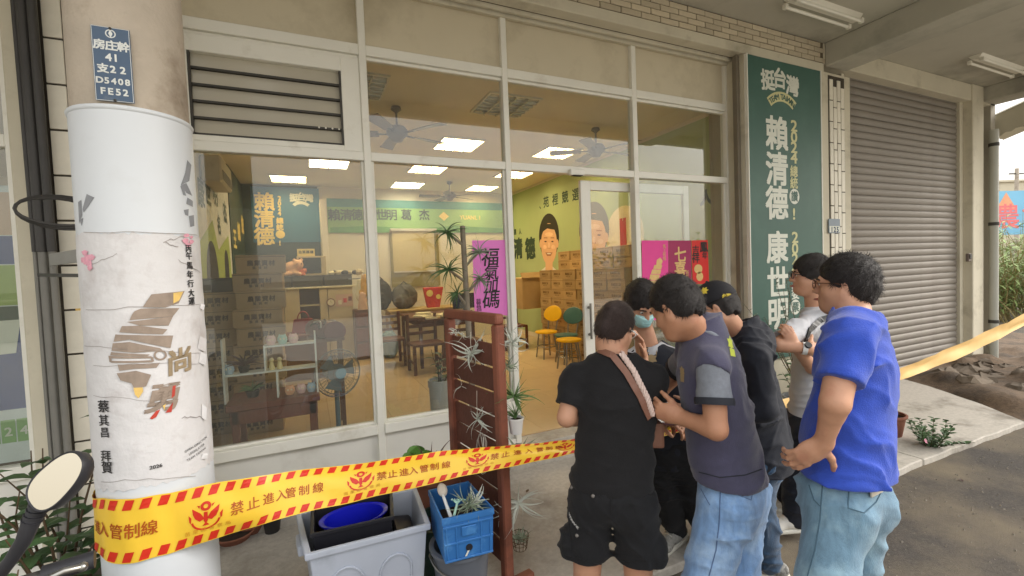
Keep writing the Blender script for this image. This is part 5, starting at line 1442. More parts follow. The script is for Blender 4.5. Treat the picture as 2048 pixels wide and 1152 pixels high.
def portrait(cx, cy, w, h, grey, shirt=True):
    # head of width w, height h pixels centred on (cx, cy) as it stands on the wall
    E_ = lambda ax, ay, rx, ry, n=26, a0=0, a1=6.2832: [(cx + ax * w + rx * w * math.cos(a0 + (a1 - a0) * i / n), cy + ay * h + ry * h * math.sin(a0 + (a1 - a0) * i / n)) for i in range(n)]
    if shirt:
        mb = MB(); rpoly(mb, [(cx - 0.9 * w, cy + 1.25 * h), (cx - 0.75 * w, cy + 0.8 * h), (cx - 0.2 * w, cy + 0.6 * h), (cx + 0.2 * w, cy + 0.6 * h), (cx + 0.75 * w, cy + 0.8 * h), (cx + 0.9 * w, cy + 1.25 * h)], 0.002); mb.build('portrait_shirt', M_SHIRTP, gm)
    mb = MB(); rpoly(mb, E_(0, -0.12, 0.56, 0.55), 0.0028); hm = mb.build('portrait_hair', mat('portrait_grey_hair_print', (110, 106, 100), 0.5) if grey else M_HAIRP, gm)
    mb = MB(); rpoly(mb, [(cx - 0.2 * w, cy + 0.3 * h), (cx + 0.2 * w, cy + 0.3 * h), (cx + 0.2 * w, cy + 0.72 * h), (cx - 0.2 * w, cy + 0.72 * h)], 0.0034); rpoly(mb, E_(0, 0.06, 0.44, 0.5), 0.004)
    rpoly(mb, E_(-0.46, 0.05, 0.07, 0.1), 0.0036); rpoly(mb, E_(0.46, 0.05, 0.07, 0.1), 0.0036)
    mb.build('portrait_face', M_FACE, gm)
    mb = MB()
    rpoly(mb, [(cx - 0.43 * w, cy - 0.12 * h), (cx - 0.36 * w, cy - 0.42 * h), (cx + 0.36 * w, cy - 0.42 * h), (cx + 0.43 * w, cy - 0.12 * h), (cx + 0.3 * w, cy - 0.28 * h), (cx - 0.1 * w, cy - 0.31 * h), (cx - 0.32 * w, cy - 0.24 * h)], 0.0046); mb.build('portrait_fringe', hm.data.materials[0], gm)
    mb = MB()
    for k in (-1, 1):
        rpoly(mb, E_(0.19 * k, 0.0, 0.08, 0.018), 0.005); rpoly(mb, [(cx + (0.19 * k - 0.11) * w, cy - 0.075 * h), (cx + (0.19 * k + 0.11) * w, cy - 0.075 * h), (cx + (0.19 * k + 0.09) * w, cy - 0.1 * h), (cx + (0.19 * k - 0.09) * w, cy - 0.1 * h)], 0.005)
    rpoly(mb, E_(-0.05, 0.16, 0.025, 0.012), 0.005); rpoly(mb, E_(0.05, 0.16, 0.025, 0.012), 0.005)
    rpoly(mb, [(cx - 0.2 * w, cy + 0.26 * h), (cx + 0.2 * w, cy + 0.26 * h), (cx + 0.1 * w, cy + 0.345 * h), (cx - 0.1 * w, cy + 0.345 * h)], 0.005)
    mb.build('portrait_features', M_FACES, gm)
    mb = MB(); rpoly(mb, E_(0, 0.288, 0.12, 0.014), 0.0056); mb.build('portrait_teeth', M_SHIRTP, gm)
    mb = MB()
    for k in (-1, 1): rpoly(mb, E_(0.19 * k, 0.002, 0.045, 0.014), 0.0056)
    mb.build('portrait_eyes', M_HAIRP, gm)
    mb = MB()
    for k in (-1, 1): rpoly(mb, E_(0.24 * k, 0.13, 0.11, 0.05), 0.0046)
    rpoly(mb, E_(0, 0.09, 0.05, 0.07), 0.0046); rpoly(mb, E_(0, -0.17, 0.22, 0.05), 0.0046)
    mb.build('portrait_highlight', mat('portrait_light_print', (238, 198, 160), 0.5), gm)
portrait(1098, 483, 36, 84, False)
portrait(1188, 470, 54, 100, True)
mb = MB(); u, v = rw(1248, 470)
disc2d(mb, u, v, 0.46, fnr(0.002), 30); mb.build('number_disc', M_CIRC, gm)
mb = MB(); put_text(mb, '1', u + 0.02, v, 0.72, fnr(0.004), bold=0.06, sx=-1); mb.build('lettering', M_RED, gm)
# ------------------------------------------------------------------ cartons
M_CART = mat('brown_cardboard', (184, 154, 106), 0.8, var=0.08, scale=6, rnd=0.1, bump=0.1, bscale=90)
M_CARTD = mat('grey_brown_cardboard', (164, 142, 110), 0.8, var=0.08, scale=6, rnd=0.08, bump=0.1, bscale=90)
M_CARTP = mat('carton_print', (126, 96, 54), 0.8)
M_CARTPD = mat('dark_carton_print', (74, 62, 48), 0.8)
M_CTAPE = mat('packing_tape', (190, 152, 92), 0.35)
def carton_proto(nm, lx, ly, lz, m, mp, side, text, loc, th):
    """carton with origin at its base centre; side = which face carries the print ('x-' or 'y-')"""
    t = thing(nm, 'carton', 'carton', loc)
    c = Vector(loc)
    MB().box((c.x - lx / 2, c.y - ly / 2, c.z), (c.x + lx / 2, c.y + ly / 2, c.z + lz)).build('box', m, t, 0.004)
    mb = MB()
    if side == 'x-':
        fn = lambda u, v: Vector((c.x - lx / 2 - 0.0012, c.y - u, c.z + v))
        MB().box((c.x - lx / 2 - 0.0008, c.y - ly / 2 + 0.002, c.z + lz - 0.022), (c.x - lx / 2 - 0.0002, c.y + ly / 2 - 0.002, c.z + lz - 0.018)).build('flap_seam', mp, t)
    else:
        fn = lambda u, v: Vector((c.x + u, c.y - ly / 2 - 0.0012, c.z + v))
        MB().box((c.x - lx / 2 + 0.002, c.y - ly / 2 - 0.0008, c.z + lz - 0.02), (c.x + lx / 2 - 0.002, c.y - ly / 2 - 0.0002, c.z + lz - 0.016)).build('flap_seam', mp, t)
    wdt = th * len(text)
    row(mb, text, -wdt / 2 + th / 2, lz * 0.56, th, th * 0.95, fn, bold=0.03)
    row(mb, text[1:], -wdt / 2 + th, lz * 0.3, th * 0.8, th * 0.5, fn, bold=0.02)
    mb.build('lettering', mp, t)
    return t
cp_ = carton_proto('carton', 0.28, 0.405, 0.163, M_CART, M_CARTP, 'x-', '農產加工品', (4.14, 7.28, RZ0), 0.045)
first = True; rr = random.Random(9)
rowdesc = ['on the floor', 'second row up', 'third row up', 'fourth row up', 'fifth row up', 'sixth row up', 'seventh row up', 'eighth row up', 'ninth row up', 'tenth row up', 'eleventh row up', 'top row']
for layer, (X, nrow, ystart, ncol) in enumerate(((4.14, 9, 7.28, 6), (4.44, 11, 7.1, 6))):
    for j in range(nrow):
        for i in range(ncol):
            if layer == 1 and (j < 8 and i < ncol - 1): continue          # hidden behind the front stack
            if layer == 1 and j == 10 and i == 1: pass
            loc = (X + rr.uniform(-0.012, 0.012), ystart - i * 0.412 + rr.uniform(-0.008, 0.008) + (0.06 if j % 2 and layer == 0 and i not in (0, ncol - 1) else 0) * 0, RZ0 + j * 0.165)
            lab = 'brown carton, %s, %s from the far end, %s stack by green wall' % (rowdesc[j], ['first', 'second', 'third', 'fourth', 'fifth', 'sixth'][i], 'front' if layer == 0 else 'taller rear')
            if first: cp_.location = loc; o = cp_; o['label'] = lab; first = False
            else: o = dup(cp_, loc, rr.uniform(-0.02, 0.02), lab)
            o['group'] = 'cartons piled against the green wall'
# low open cartons and a desk behind the doorway
dk = atZ(1058, 690, RZ0)
t = thing('open_carton', 'large open brown carton on desk beside the carton wall', 'carton', (3.95, 8.2, RZ0))
MB().box((3.75, 7.75, RZ0 + 0.75), (4.3, 8.6, RZ0 + 1.35)).build('box', M_CART, t, 0.006)
MB().hexa([(3.72, 7.7, RZ0 + 1.35), (4.33, 7.7, RZ0 + 1.35), (4.33, 7.76, RZ0 + 1.45), (3.72, 7.76, RZ0 + 1.45), (3.72, 7.69, RZ0 + 1.355), (4.33, 7.69, RZ0 + 1.355), (4.33, 7.75, RZ0 + 1.455), (3.72, 7.75, RZ0 + 1.455)]).build('flap', M_CART, t)
M_WOOD = mat('dark_brown_wood', (96, 60, 38), 0.5, var=0.25, scale=5, stretch=(1, 1, 8), bump=0.15, bscale=30)
M_WOODR = mat('red_brown_wood', (112, 62, 44), 0.5, var=0.25, scale=4, stretch=(8, 1, 1), bump=0.15, bscale=30)
def wooden_chair(loc, rot, lab, nm='wooden_chair'):
    t = thing(nm, lab, 'chair', loc, 'dark wooden chairs around the tables')
    x, y, z = loc; w = 0.22
    for sx_ in (-1, 1):
        for sy_ in (-1, 1):
            h = 0.44 if sy_ < 0 else 0.88
            bx('leg', (x + sx_ * w - 0.022, y + sy_ * w - 0.022, z), (x + sx_ * w + 0.022, y + sy_ * w + 0.022, z + h), M_WOOD, t, 0.004)
    bx('seat', (x - w - 0.02, y - w - 0.02, z + 0.42), (x + w + 0.02, y + w - 0.023, z + 0.46), M_WOOD, t, 0.006)
    for zz in (0.55, 0.66, 0.77): bx('back_rail', (x - w + 0.023, y + w - 0.012, z + zz), (x + w - 0.023, y + w + 0.012, z + zz + 0.05), M_WOOD, t, 0.004)
    for sx_ in (-1, 1): bx('stretcher', (x + sx_ * w - 0.01, y - w + 0.023, z + 0.15), (x + sx_ * w + 0.01, y + w - 0.023, z + 0.18), M_WOOD, t)
    t.rotation_euler = (0, 0, 0)
    return t
def local_thing(t, rot, loc): t.location = loc; t.rotation_euler = (0, 0, rot)
# tables in the middle of the room
def table(loc, lx, ly, h, lab, m, legw=0.05):
    t = thing('wooden_table', lab, 'table', loc)
    x, y, z = loc
    bx('tabletop', (x - lx / 2, y - ly / 2, z + h - 0.035), (x + lx / 2, y + ly / 2, z + h), m, t, 0.006)
    bx('apron', (x - lx / 2 + 0.05, y - ly / 2 + 0.04, z + h - 0.12), (x + lx / 2 - 0.05, y + ly / 2 - 0.04, z + h - 0.036), m, t)
    for a in (-1, 1):
        for b in (-1, 1):
            bx('leg', (x + a * (lx / 2 - 0.06) - legw / 2, y + b * (ly / 2 - 0.05) - legw / 2, z), (x + a * (lx / 2 - 0.06) + legw / 2, y + b * (ly / 2 - 0.05) + legw / 2, z + h - 0.036), m, t, 0.004)
    return t
TZ = RZ0 + 0.78
table((2.05, 7.8, RZ0), 1.0, 1.5, 0.78, 'dark wooden table cluttered with papers in middle of shop', M_WOOD)
table((2.3, 9.45, RZ0), 1.7, 0.7, 0.8, 'long pale desk under the roller blind', mat('pale_desk_wood', (190, 160, 96), 0.6, var=0.1))
wooden_chair((1.62, 6.85, RZ0), 0, 'dark wooden chair at left front of the cluttered table')
wooden_chair((2.2, 6.75, RZ0), 0, 'dark wooden chair at right front of the cluttered table')
wooden_chair((1.2, 7.7, RZ0), 0, 'dark wooden chair at the left side of cluttered table')
wooden_chair((3.55, 7.9, RZ0), 0, 'dark wooden chair just inside the open doorway')
rr = random.Random(4)
M_PAPER = mat('paper_sheet', (224, 214, 184), 0.8, var=0.05)
pp = thing('paper_pile', 'loose pile of papers and packets on the cluttered table', 'papers', (2.05, 7.5, TZ))
for k in range(14):
    x, y = 1.7 + rr.random() * 0.75, 7.1 + rr.random() * 0.9; a = rr.random() * 3; hh = rr.choice([0.004, 0.006, 0.03, 0.06]); z0 = TZ + 0.001 + k * 0.0015
    d1 = Vector((math.cos(a), math.sin(a), 0)); d2 = Vector((-d1.y, d1.x, 0)); c = Vector((x, y, z0))
    MB().hexa([c + d1 * p * 0.12 + d2 * q * 0.09 + Vector((0, 0, zz)) for zz in (0, hh) for p, q in ((-1, -1), (1, -1), (1, 1), (-1, 1))]).build('sheet' if hh < 0.01 else 'packet', M_PAPER if k % 3 else M_CART, pp, 0.002)
q = atY(872, 560, 7.9)
rb = thing('red_bag', 'red and orange gift bag standing on table by blind', 'bag', (2.35, 9.3, RZ0 + 0.8))
q = atY(865, 578, 9.25)
MB().hexa([(q.x - 0.13, 9.2, RZ0 + 0.8), (q.x + 0.13, 9.2, RZ0 + 0.8), (q.x + 0.13, 9.3, RZ0 + 0.8), (q.x - 0.13, 9.3, RZ0 + 0.8), (q.x - 0.2, 9.19, RZ0 + 1.22), (q.x + 0.22, 9.19, RZ0 + 1.22), (q.x + 0.22, 9.31, RZ0 + 1.22), (q.x - 0.2, 9.31, RZ0 + 1.22)]).build('body', mat('red_gift_bag', (206, 62, 34), 0.5, var=0.15, scale=8), rb, 0.01)
mb = MB(); fq = lambda u, v: Vector((q.x + u, 9.188 - 0.004, RZ0 + 1.02 + v)); disc2d(mb, -0.08, 0.08, 0.07, fq); disc2d(mb, 0.1, 0.0, 0.05, fq); mb.build('gold_print', M_POSTTEXT, rb)
# dark machines and bags along the back
for k, (xx, w, h, lab, nm) in enumerate(((1.35, 0.5, 0.62, 'rounded black backpack on the back desk left of blind', 'backpack'), (1.85, 0.55, 0.5, 'grey and black shoulder bag below the blind', 'shoulder_bag'))):
    t = thing(nm, lab, 'bag', (xx, 9.5, RZ0 + 0.8))
    s = SDF((xx - 0.4, 9.2, RZ0 + 0.75), (xx + 0.4, 9.8, RZ0 + 1.6), 0.02)
    s.el((xx, 9.5, RZ0 + 0.8 + h * 0.5), (w * 0.5, 0.16, h * 0.52)); s.el((xx - 0.05, 9.38, RZ0 + 0.8 + h * 0.3), (w * 0.36, 0.1, h * 0.3))
    s.field(folds(0.012, k + 3, [((1, 0.2, 0.5), 0.2, 1), ((0.2, 0.4, 1), 0.16, 1)])); s.half((xx, 9.5, RZ0 + 0.802), (0, 0, -1))
    link_mesh('body', s.mesh('body'), [mat('dark_bag_cloth_%d' % k if False else ('black_bag_cloth' if k == 0 else 'grey_bag_cloth'), (48, 46, 44) if k == 0 else (90, 86, 78), 0.8, var=0.2, scale=14)], t)
    MB().tube([(xx - 0.08, 9.5, RZ0 + 0.8 + h * 0.98), (xx, 9.5, RZ0 + 0.8 + h * 1.12), (xx + 0.08, 9.5, RZ0 + 0.8 + h * 0.98)], 0.014, 6).build('handle', M_BLACK, t, smooth=True)
mon = thing('monitor', 'small black monitor on the cluttered table', 'monitor', (2.62, 7.95, TZ))
bx('screen', (2.42, 7.94, TZ + 0.06), (2.85, 7.98, TZ + 0.34), BLACKPL, mon, 0.006); bx('foot', (2.55, 7.88, TZ), (2.72, 8.02, TZ + 0.015), BLACKPL, mon, 0.004); bx('neck', (2.62, 7.95, TZ + 0.0151), (2.65, 7.97, TZ + 0.06), BLACKPL, mon)
st = thing('waste_bag', 'pale blue plastic bag on floor left of the tables', 'bag', (1.32, 8.4, RZ0))
s = SDF((1.05, 8.15, RZ0), (1.6, 8.65, RZ0 + 0.6), 0.015); s.el((1.32, 8.4, RZ0 + 0.24), (0.17, 0.17, 0.26)); s.rc((1.32, 8.4, RZ0 + 0.42), (1.36, 8.4, RZ0 + 0.55), 0.05, 0.02, 0.06)
s.field(folds(0.012, 8, [((1, 0.3, 0.3), 0.1, 1), ((0.2, 1, 0.4), 0.09, 1)])); s.half((0, 0, RZ0 + 0.002), (0, 0, -1))
link_mesh('sack', s.mesh('sack'), [mat('pale_blue_plastic', (126, 156, 170), 0.35, var=0.1)], st)
MB().tube([(1.33, 8.4, RZ0 + 0.47), (1.34, 8.4, RZ0 + 0.49)], 0.05, 8).build('knot', MATS['pale_blue_plastic'], st, smooth=True)
# yellow and teal bistro chairs in front of the cartons
def bistro(loc, m, lab, back=True):
    t = thing('bistro_chair' if back else 'bistro_stool', lab, 'chair' if back else 'stool', loc, 'yellow and teal steel-legged seats')
    x, y, z = loc
    MB().lathe([(0.001, 0.455), (0.15, 0.462), (0.185, 0.455), (0.19, 0.44), (0.18, 0.425), (0.001, 0.425)], (x, y, z), 24).build('seat', m, t, smooth=True)
    for a in range(4):
        an = math.pi / 4 + a * math.pi / 2
        p0, p1 = Vector((x + math.cos(an) * 0.13, y + math.sin(an) * 0.13, z + 0.424)), Vector((x + math.cos(an) * 0.19, y + math.sin(an) * 0.19, z))
        MB().tube([p0, p1], 0.013, 8).build('leg', M_STEEL, t, smooth=True)
    MB().tube([(x + 0.16 * math.cos(i * 0.5236), y + 0.16 * math.sin(i * 0.5236), z + 0.2) for i in range(13)], 0.008, 6).build('ring', M_STEEL, t, smooth=True)
    if back:
        bd = Vector((0.92, 0.38, 0)).normalized(); sd_ = Vector((-bd.y, bd.x, 0)); c = Vector((x, y, z))
        for k in (-1, 1): MB().tube([c + bd * 0.15 + sd_ * 0.08 * k + Vector((0, 0, 0.44)), c + bd * 0.2 + sd_ * 0.1 * k + Vector((0, 0, 0.62))], 0.011, 8).build('back_post', M_STEEL, t, smooth=True)
        mb = MB(); pts = []
        for i in range(24):
            an = 2 * math.pi * i / 24; pts.append((0.19 * math.cos(an), 0.72 + 0.15 * math.sin(an) * (1.0 if math.sin(an) > 0 else 0.8)))
        vs = [c + sd_ * u + bd * (0.19 + (v - 0.7) * 0.25 - 0.35 * u * u + w) + Vector((0, 0, v)) for w in (0, 0.02) for u, v in pts]
        mb.add(vs, [tuple(range(23, -1, -1)), tuple(range(24, 48))] + [(i, (i + 1) % 24, 24 + (i + 1) % 24, 24 + i) for i in range(24)]); mb.build('backrest', m, t, 0.004)
    return t
M_YEL = mat('yellow_seat_plastic', (236, 186, 28), 0.35, var=0.04); M_TEAL = mat('teal_seat_plastic', (70, 112, 108), 0.35, var=0.05)
c1 = atZ(1117, 712, RZ0); bistro((3.66, 6.7, RZ0), M_YEL, 'yellow round-back chair with steel legs in front of cartons')
bistro((3.72, 6.15, RZ0), M_TEAL, 'teal round-back chair beside the yellow chair')
bistro((3.5, 5.72, RZ0), M_YEL, 'yellow round stool partly behind the sliding door stile', False)
# ------------------------------------------------------------------ left bay: cartons, bench with shelf, fan, counter
cq = carton_proto('carton', 0.43, 0.32, 0.18, M_CARTD, M_CARTPD, 'y-', '農業資材', (-0.41, 5.2, RZ0), 0.062)
first = True
ordn = ['lowest', 'second', 'third', 'fourth', 'fifth', 'sixth', 'seventh', 'eighth', 'ninth', 'topmost']
nlev = 10; hlev = (atY(520, 511, 5.04).z - RZ0) / nlev
for k in range(nlev):
    q = atY(519, 520 + k * 0, 5.04)
    loc = (q.x + (0.015 if k % 2 else -0.008) - (nlev - k) * 0.008, 5.2 + (0.01 if k % 3 else -0.01), RZ0 + k * hlev)
    lab = 'printed grey-brown carton, %s of the tall stack in left bay' % ordn[k]
    if first: cq.location = loc; cq['label'] = lab; cq['group'] = 'cartons stacked in the left bay'; first = False
    else: dup(cq, loc, (0.03 if k % 2 else -0.02), lab, 'cartons stacked in the left bay')
for k in range(8):
    q = atY(437, 560, 5.15)
    dup(cq, (q.x - 0.05 - (8 - k) * 0.005, 5.35, RZ0 + k * hlev), 0.02 * (k % 3 - 1), 'printed grey-brown carton, %s of the stack nearest left wall' % ordn[k], 'cartons stacked nearest left wall')
gt = atY(447, 560, 5.15)
t = thing('grey_tray', 'dark grey plastic tray lying on the left wall cartons', 'tray', (gt.x, 5.35, RZ0 + 8 * hlev))
MB().hexa([(gt.x - 0.24, 5.2, RZ0 + 8 * hlev + 0.002), (gt.x + 0.14, 5.2, RZ0 + 8 * hlev + 0.002), (gt.x + 0.14, 5.5, RZ0 + 8 * hlev + 0.002), (gt.x - 0.24, 5.5, RZ0 + 8 * hlev + 0.002),
           (gt.x - 0.26, 5.18, RZ0 + 8 * hlev + 0.13), (gt.x + 0.16, 5.18, RZ0 + 8 * hlev + 0.13), (gt.x + 0.16, 5.52, RZ0 + 8 * hlev + 0.13), (gt.x - 0.26, 5.52, RZ0 + 8 * hlev + 0.13)]).build('tub', mat('charcoal_plastic', (70, 68, 64), 0.5), t, 0.008)
bx('rim', (gt.x - 0.275, 5.165, RZ0 + 8 * hlev + 0.131), (gt.x + 0.175, 5.535, RZ0 + 8 * hlev + 0.145), MATS['charcoal_plastic'], t, 0.004)
# bench
BZ = atY(560, 795, 3.85).z
bxl, bxr = atY(450, 800, 3.8).x, atY(640, 795, 3.8).x
t = thing('wooden_bench', 'red-brown wooden side table inside the left window', 'table', ((bxl + bxr) / 2, 4.0, RZ0))
bx('tabletop', (bxl, 3.78, BZ - 0.05), (bxr, 4.22, BZ), M_WOODR, t, 0.006)
bx('front_rail', (bxl + 0.02, 3.8, BZ - 0.15), (bxr - 0.02, 3.83, BZ - 0.051), M_WOODR, t, 0.004)
for a in (bxl + 0.03, bxr - 0.08):
    for y in (3.8, 4.15): bx('leg', (a, y, RZ0), (a + 0.05, y + 0.05, BZ - 0.051), M_WOODR, t, 0.004)
bx('lower_board', (bxl + 0.08, 3.84, RZ0 + 0.1), (bxr - 0.08, 4.16, RZ0 + 0.13), M_WOOD, t)
# stepped white cube shelf
M_SHELF = mat('white_shelf_board', (214, 218, 214), 0.45, var=0.04)
sx0, sx1, sx2, sx3 = atY(444, 740, 3.85).x, atY(529, 740, 3.85).x, atY(553, 770, 3.85).x, atY(634, 720, 3.85).x
z0 = BZ + 0.001; z1 = atY(540, 742, 3.85).z; z2 = atY(580, 688, 3.85).z; ztop = atY(444, 680, 3.85).z; zr = atY(630, 664, 3.85).z
t = thing('cube_shelf', 'stepped white cube shelf with little pots on the side table', 'shelf', ((sx0 + sx3) / 2, 3.9, BZ))
ya, yb2 = 3.85, 3.98; w = 0.012
bx('board', (sx0, ya, z0), (sx0 + w, yb2, ztop), M_SHELF, t); bx('board', (sx3 - w, ya, z0), (sx3, yb2, zr), M_SHELF, t)
bx('board', (sx0 + w, ya, z1 - w), (sx3 - w, yb2, z1), M_SHELF, t); bx('board', (sx1, ya, z2 - w), (sx3 - w, yb2, z2), M_SHELF, t)
bx('board', (sx1, ya, z1 + 0.0005), (sx1 + w, yb2, z2 - w), M_SHELF, t); bx('board', (sx2, ya, z0), (sx2 + w, yb2, z1 - w), M_SHELF, t)
def owl_pot(x, y, z, col, nm, lab, s=0.036):
    m = mat(nm, col, 0.5, var=0.03)
    t = thing('owl_pot', lab, 'ornament', (x, y, z), 'small owl pots on the cube shelf')
    MB().lathe([(0.001, 0), (s * 0.7, 0), (s, s * 0.8), (s * 0.95, s * 1.4), (s * 0.6, s * 1.9), (s * 0.5, s * 1.85), (s * 0.5, s * 1.5)], (x, y, z), 8).build('body', m, t, smooth=False)
    for k in (-1, 1): MB().lathe([(s * 0.22, 0), (0.001, s * 0.4)], (x + k * s * 0.55, y, z + s * 1.75), 6).build('ear', m, t)
    for k in (-1, 1): MB().ball((x + k * s * 0.35, y - s * 0.86, z + s * 1.15), s * 0.2, 6).build('eye', M_PAPER, t)
PK, MT, OR, BL = (226, 190, 186), (170, 206, 194), (220, 164, 120), (178, 200, 216)
for i, (px_, zz, col, nm, lab) in enumerate(((543, z2, PK, 'pink_glaze', 'pink owl pot, left of three on the upper shelf'), (566, z2, MT, 'mint_glaze', 'mint owl pot in middle of upper shelf'), (588, z2, PK, 'pink_glaze', 'pink owl pot, right of the mint one on upper shelf'),
        (575, BZ + 0.001, OR, 'orange_glaze', 'orange owl pot under the shelf'), (598, BZ + 0.001, PK, 'pink_glaze', 'pink owl pot between orange and blue ones under shelf'), (619, BZ + 0.001, BL, 'pale_blue_glaze', 'pale blue owl pot at the right foot of shelf'), (455, z1, BL, 'pale_blue_glaze', 'pale blue owl pot on left shelf edge'))):
    q = atY(px_, 700, 3.9); owl_pot(q.x, 3.905, zz + 0.0005, col, nm, lab)
for i, px_ in enumerate((543, 559)):
    q = atY(px_, 720, 3.9)
    t = thing('figurine', 'small cream standing figurine on the middle shelf, %s' % ('left one' if i == 0 else 'right one'), 'figurine', (q.x, 3.9, z1))
    MB().lathe([(0.001, 0), (0.018, 0), (0.02, 0.02), (0.013, 0.045), (0.012, 0.06)], (q.x, 3.9, z1), 10).build('body', mat('cream_glaze', (226, 210, 160), 0.4), t, smooth=True)
    MB().ball((q.x, 3.9, z1 + 0.075), 0.017, 10).build('head', MATS['cream_glaze'], t, smooth=True)
# pedestal fan
fq = atY(672, 745, 4.45); FD = Vector((0.35, -0.9, 0.05)).normalized()
t = thing('pedestal_fan', 'dusty blue pedestal fan with wire cage beside the shelf', 'fan', (fq.x, 4.45, RZ0))
M_FANB = mat('dusty_blue_plastic', (86, 116, 132), 0.5, var=0.1, dirt=((130, 132, 128), 8, 0.5, 0.8)); M_FANG = mat('grey_fan_wire', (110, 116, 118), 0.4, 0.5)
fc = Vector((fq.x, 4.45, fq.z)); fs = FD.cross(UP).normalized(); fu = fs.cross(FD)
MB().lathe([(0.001, 0.03), (0.2, 0.02), (0.21, 0.0), (0.001, 0.0)], (fq.x, 4.5, RZ0), 20).build('base', M_FANB, t, smooth=True)
MB().tube([(fq.x, 4.5, RZ0 + 0.02), (fq.x, 4.5, fq.z - 0.05)], 0.022, 10).build('pole', M_FANB, t, smooth=True)
MB().tube([fc - FD * -0.02, fc - FD * 0.16], [0.085, 0.06], 14).build('motor', M_FANB, t, smooth=True)
rings = MB()
for r_, dz in ((0.215, 0.0), (0.19, 0.035), (0.13, 0.055), (0.19, -0.035), (0.07, 0.062)):
    rings.tube([fc + fs * (r_ * math.cos(i * math.pi / 15)) + fu * (r_ * math.sin(i * math.pi / 15)) + FD * (dz + 0.04) for i in range(31)], 0.0028 if r_ < 0.2 else 0.006, 5, cap=False)
for i in range(36):
    an = i * math.pi / 18; e = fs * math.cos(an) + fu * math.sin(an)
    for sg in (1, -1): rings.tube([fc + e * 0.215 + FD * 0.04, fc + e * 0.19 + FD * (0.04 + 0.035 * sg), fc + e * 0.05 + FD * (0.04 + 0.06 * sg)], 0.0018, 4, cap=False)
g_ = rings.build('cage', M_FANG, t); g_['kind'] = 'stuff'
for k in range(3):
    an = k * 2.094 + 0.4; e = fs * math.cos(an) + fu * math.sin(an); e2 = fs * math.cos(an + 0.9) + fu * math.sin(an + 0.9)
    MB().hexa([fc + FD * (0.03 + w_) + p_ for w_ in (0, 0.006) for p_ in (e * 0.03, e * 0.18 + FD * 0.02, e2 * 0.17 - FD * 0.02, e2 * 0.03)]).build('blade', M_FANB, t)
MB().tube([fc + FD * 0.09, fc + FD * 0.105], 0.05, 16).build('hub_cap', mat('sky_blue_plastic', (94, 150, 176), 0.4), t, smooth=True)
# helmet on the fan side, on a stool
hq = atY(650, 660, 4.9)
t = thing('cycle_helmet', 'red and white striped cycle helmet behind the fan', 'helmet', (hq.x, 4.9, hq.z - 0.08))
s = SDF(hq - Vector((0.2,) * 3), hq + Vector((0.2,) * 3), 0.008); s.el(hq, (0.12, 0.15, 0.1), (fs, Vector((0.9, 0.35, 0)).normalized(), UP)); s.half(hq - UP * 0.06, -UP)
link_mesh('shell', s.mesh('shell'), [mat('maroon_helmet_shell', (96, 40, 44), 0.35)], t)
bv = bvh_of(COL.objects['shell'])
for k in range(5):
    pts = []
    for i in range(9):
        d_ = Vector((0.05 * (k - 2) * 1.6, -0.16 + 0.03 * i, 0.02 + 0.13 * math.sin((i + 1) / 10 * math.pi)))
        q, n, i_, dd = bv.find_nearest(hq + d_); pts.append(q + n * 0.004)
    MB().tube(pts, 0.009, 6).build('rib', mat('helmet_white', (206, 202, 196), 0.4) if k % 2 else M_BLACK, t, smooth=True)
st_ = thing('wooden_stool', 'plain dark stool under the cycle helmet', 'stool', (hq.x, 4.9, RZ0))
bx('seat', (hq.x - 0.17, 4.73, hq.z - 0.1), (hq.x + 0.17, 5.07, hq.z - 0.065), M_WOOD, st_, 0.004)
for a in (-1, 1):
    for c in (-1, 1): bx('leg', (hq.x + a * 0.13 - 0.018, 4.9 + c * 0.13 - 0.018, RZ0), (hq.x + a * 0.13 + 0.018, 4.9 + c * 0.13 + 0.018, hq.z - 0.101), M_WOOD, st_)
# counter with cabinets, grey crates on top
YC = 9.0
ct_l, ct_r = atY(566, 575, YC).x, atY(705, 575, YC).x; zc = atY(640, 573, YC).z
M_CAB = mat('beige_cabinet', (196, 178, 140), 0.6, var=0.06)
t = thing('cabinet_counter', 'beige cabinet counter with open shelf bay below the blue poster', 'cabinet', ((ct_l + ct_r) / 2, YC + 0.25, RZ0))
bx('worktop', (ct_l - 0.05, YC - 0.03, zc - 0.03), (ct_r + 0.05, YC + 0.5, zc), mat('cream_worktop', (226, 214, 180), 0.5), t, 0.004)
cw = ct_r - ct_l
bx('carcass', (ct_l, YC + 0.35, RZ0), (ct_r, YC + 0.5, zc - 0.031), M_WOOD, t)
for a, b in ((0, 0.22), (0.5, 0.62), (0.62, 1.0)): bx('door', (ct_l + cw * a + 0.005, YC, RZ0 + 0.05), (ct_l + cw * b - 0.005, YC + 0.34, zc - 0.032), M_CAB, t, 0.004)
for z in (zc - 0.35, zc - 0.8): bx('shelf', (ct_l + cw * 0.22, YC + 0.02, z), (ct_l + cw * 0.5, YC + 0.34, z + 0.02), M_CAB, t)
for k, (a, b) in enumerate(((0.0, 0.12), (0.13, 0.56), (0.58, 1.0))):
    x0_, x1_ = ct_l + cw * a, ct_l + cw * b
    tt = thing('grey_crate', 'long dark grey storage crate on counter, %s' % ('short one at left', 'middle one', 'right-hand one')[k], 'crate', ((x0_ + x1_) / 2, YC + 0.2, zc))
    MB().box((x0_, YC, zc + 0.001), (x1_, YC + 0.4, zc + 0.19)).build('box', mat('dark_grey_crate', (84, 82, 72), 0.6, var=0.05), tt, 0.01)
    bx('lip', (x0_ - 0.01, YC - 0.01, zc + 0.1905), (x1_ + 0.01, YC + 0.41, zc + 0.21), MATS['dark_grey_crate'], tt, 0.004)
zk = zc + 0.211
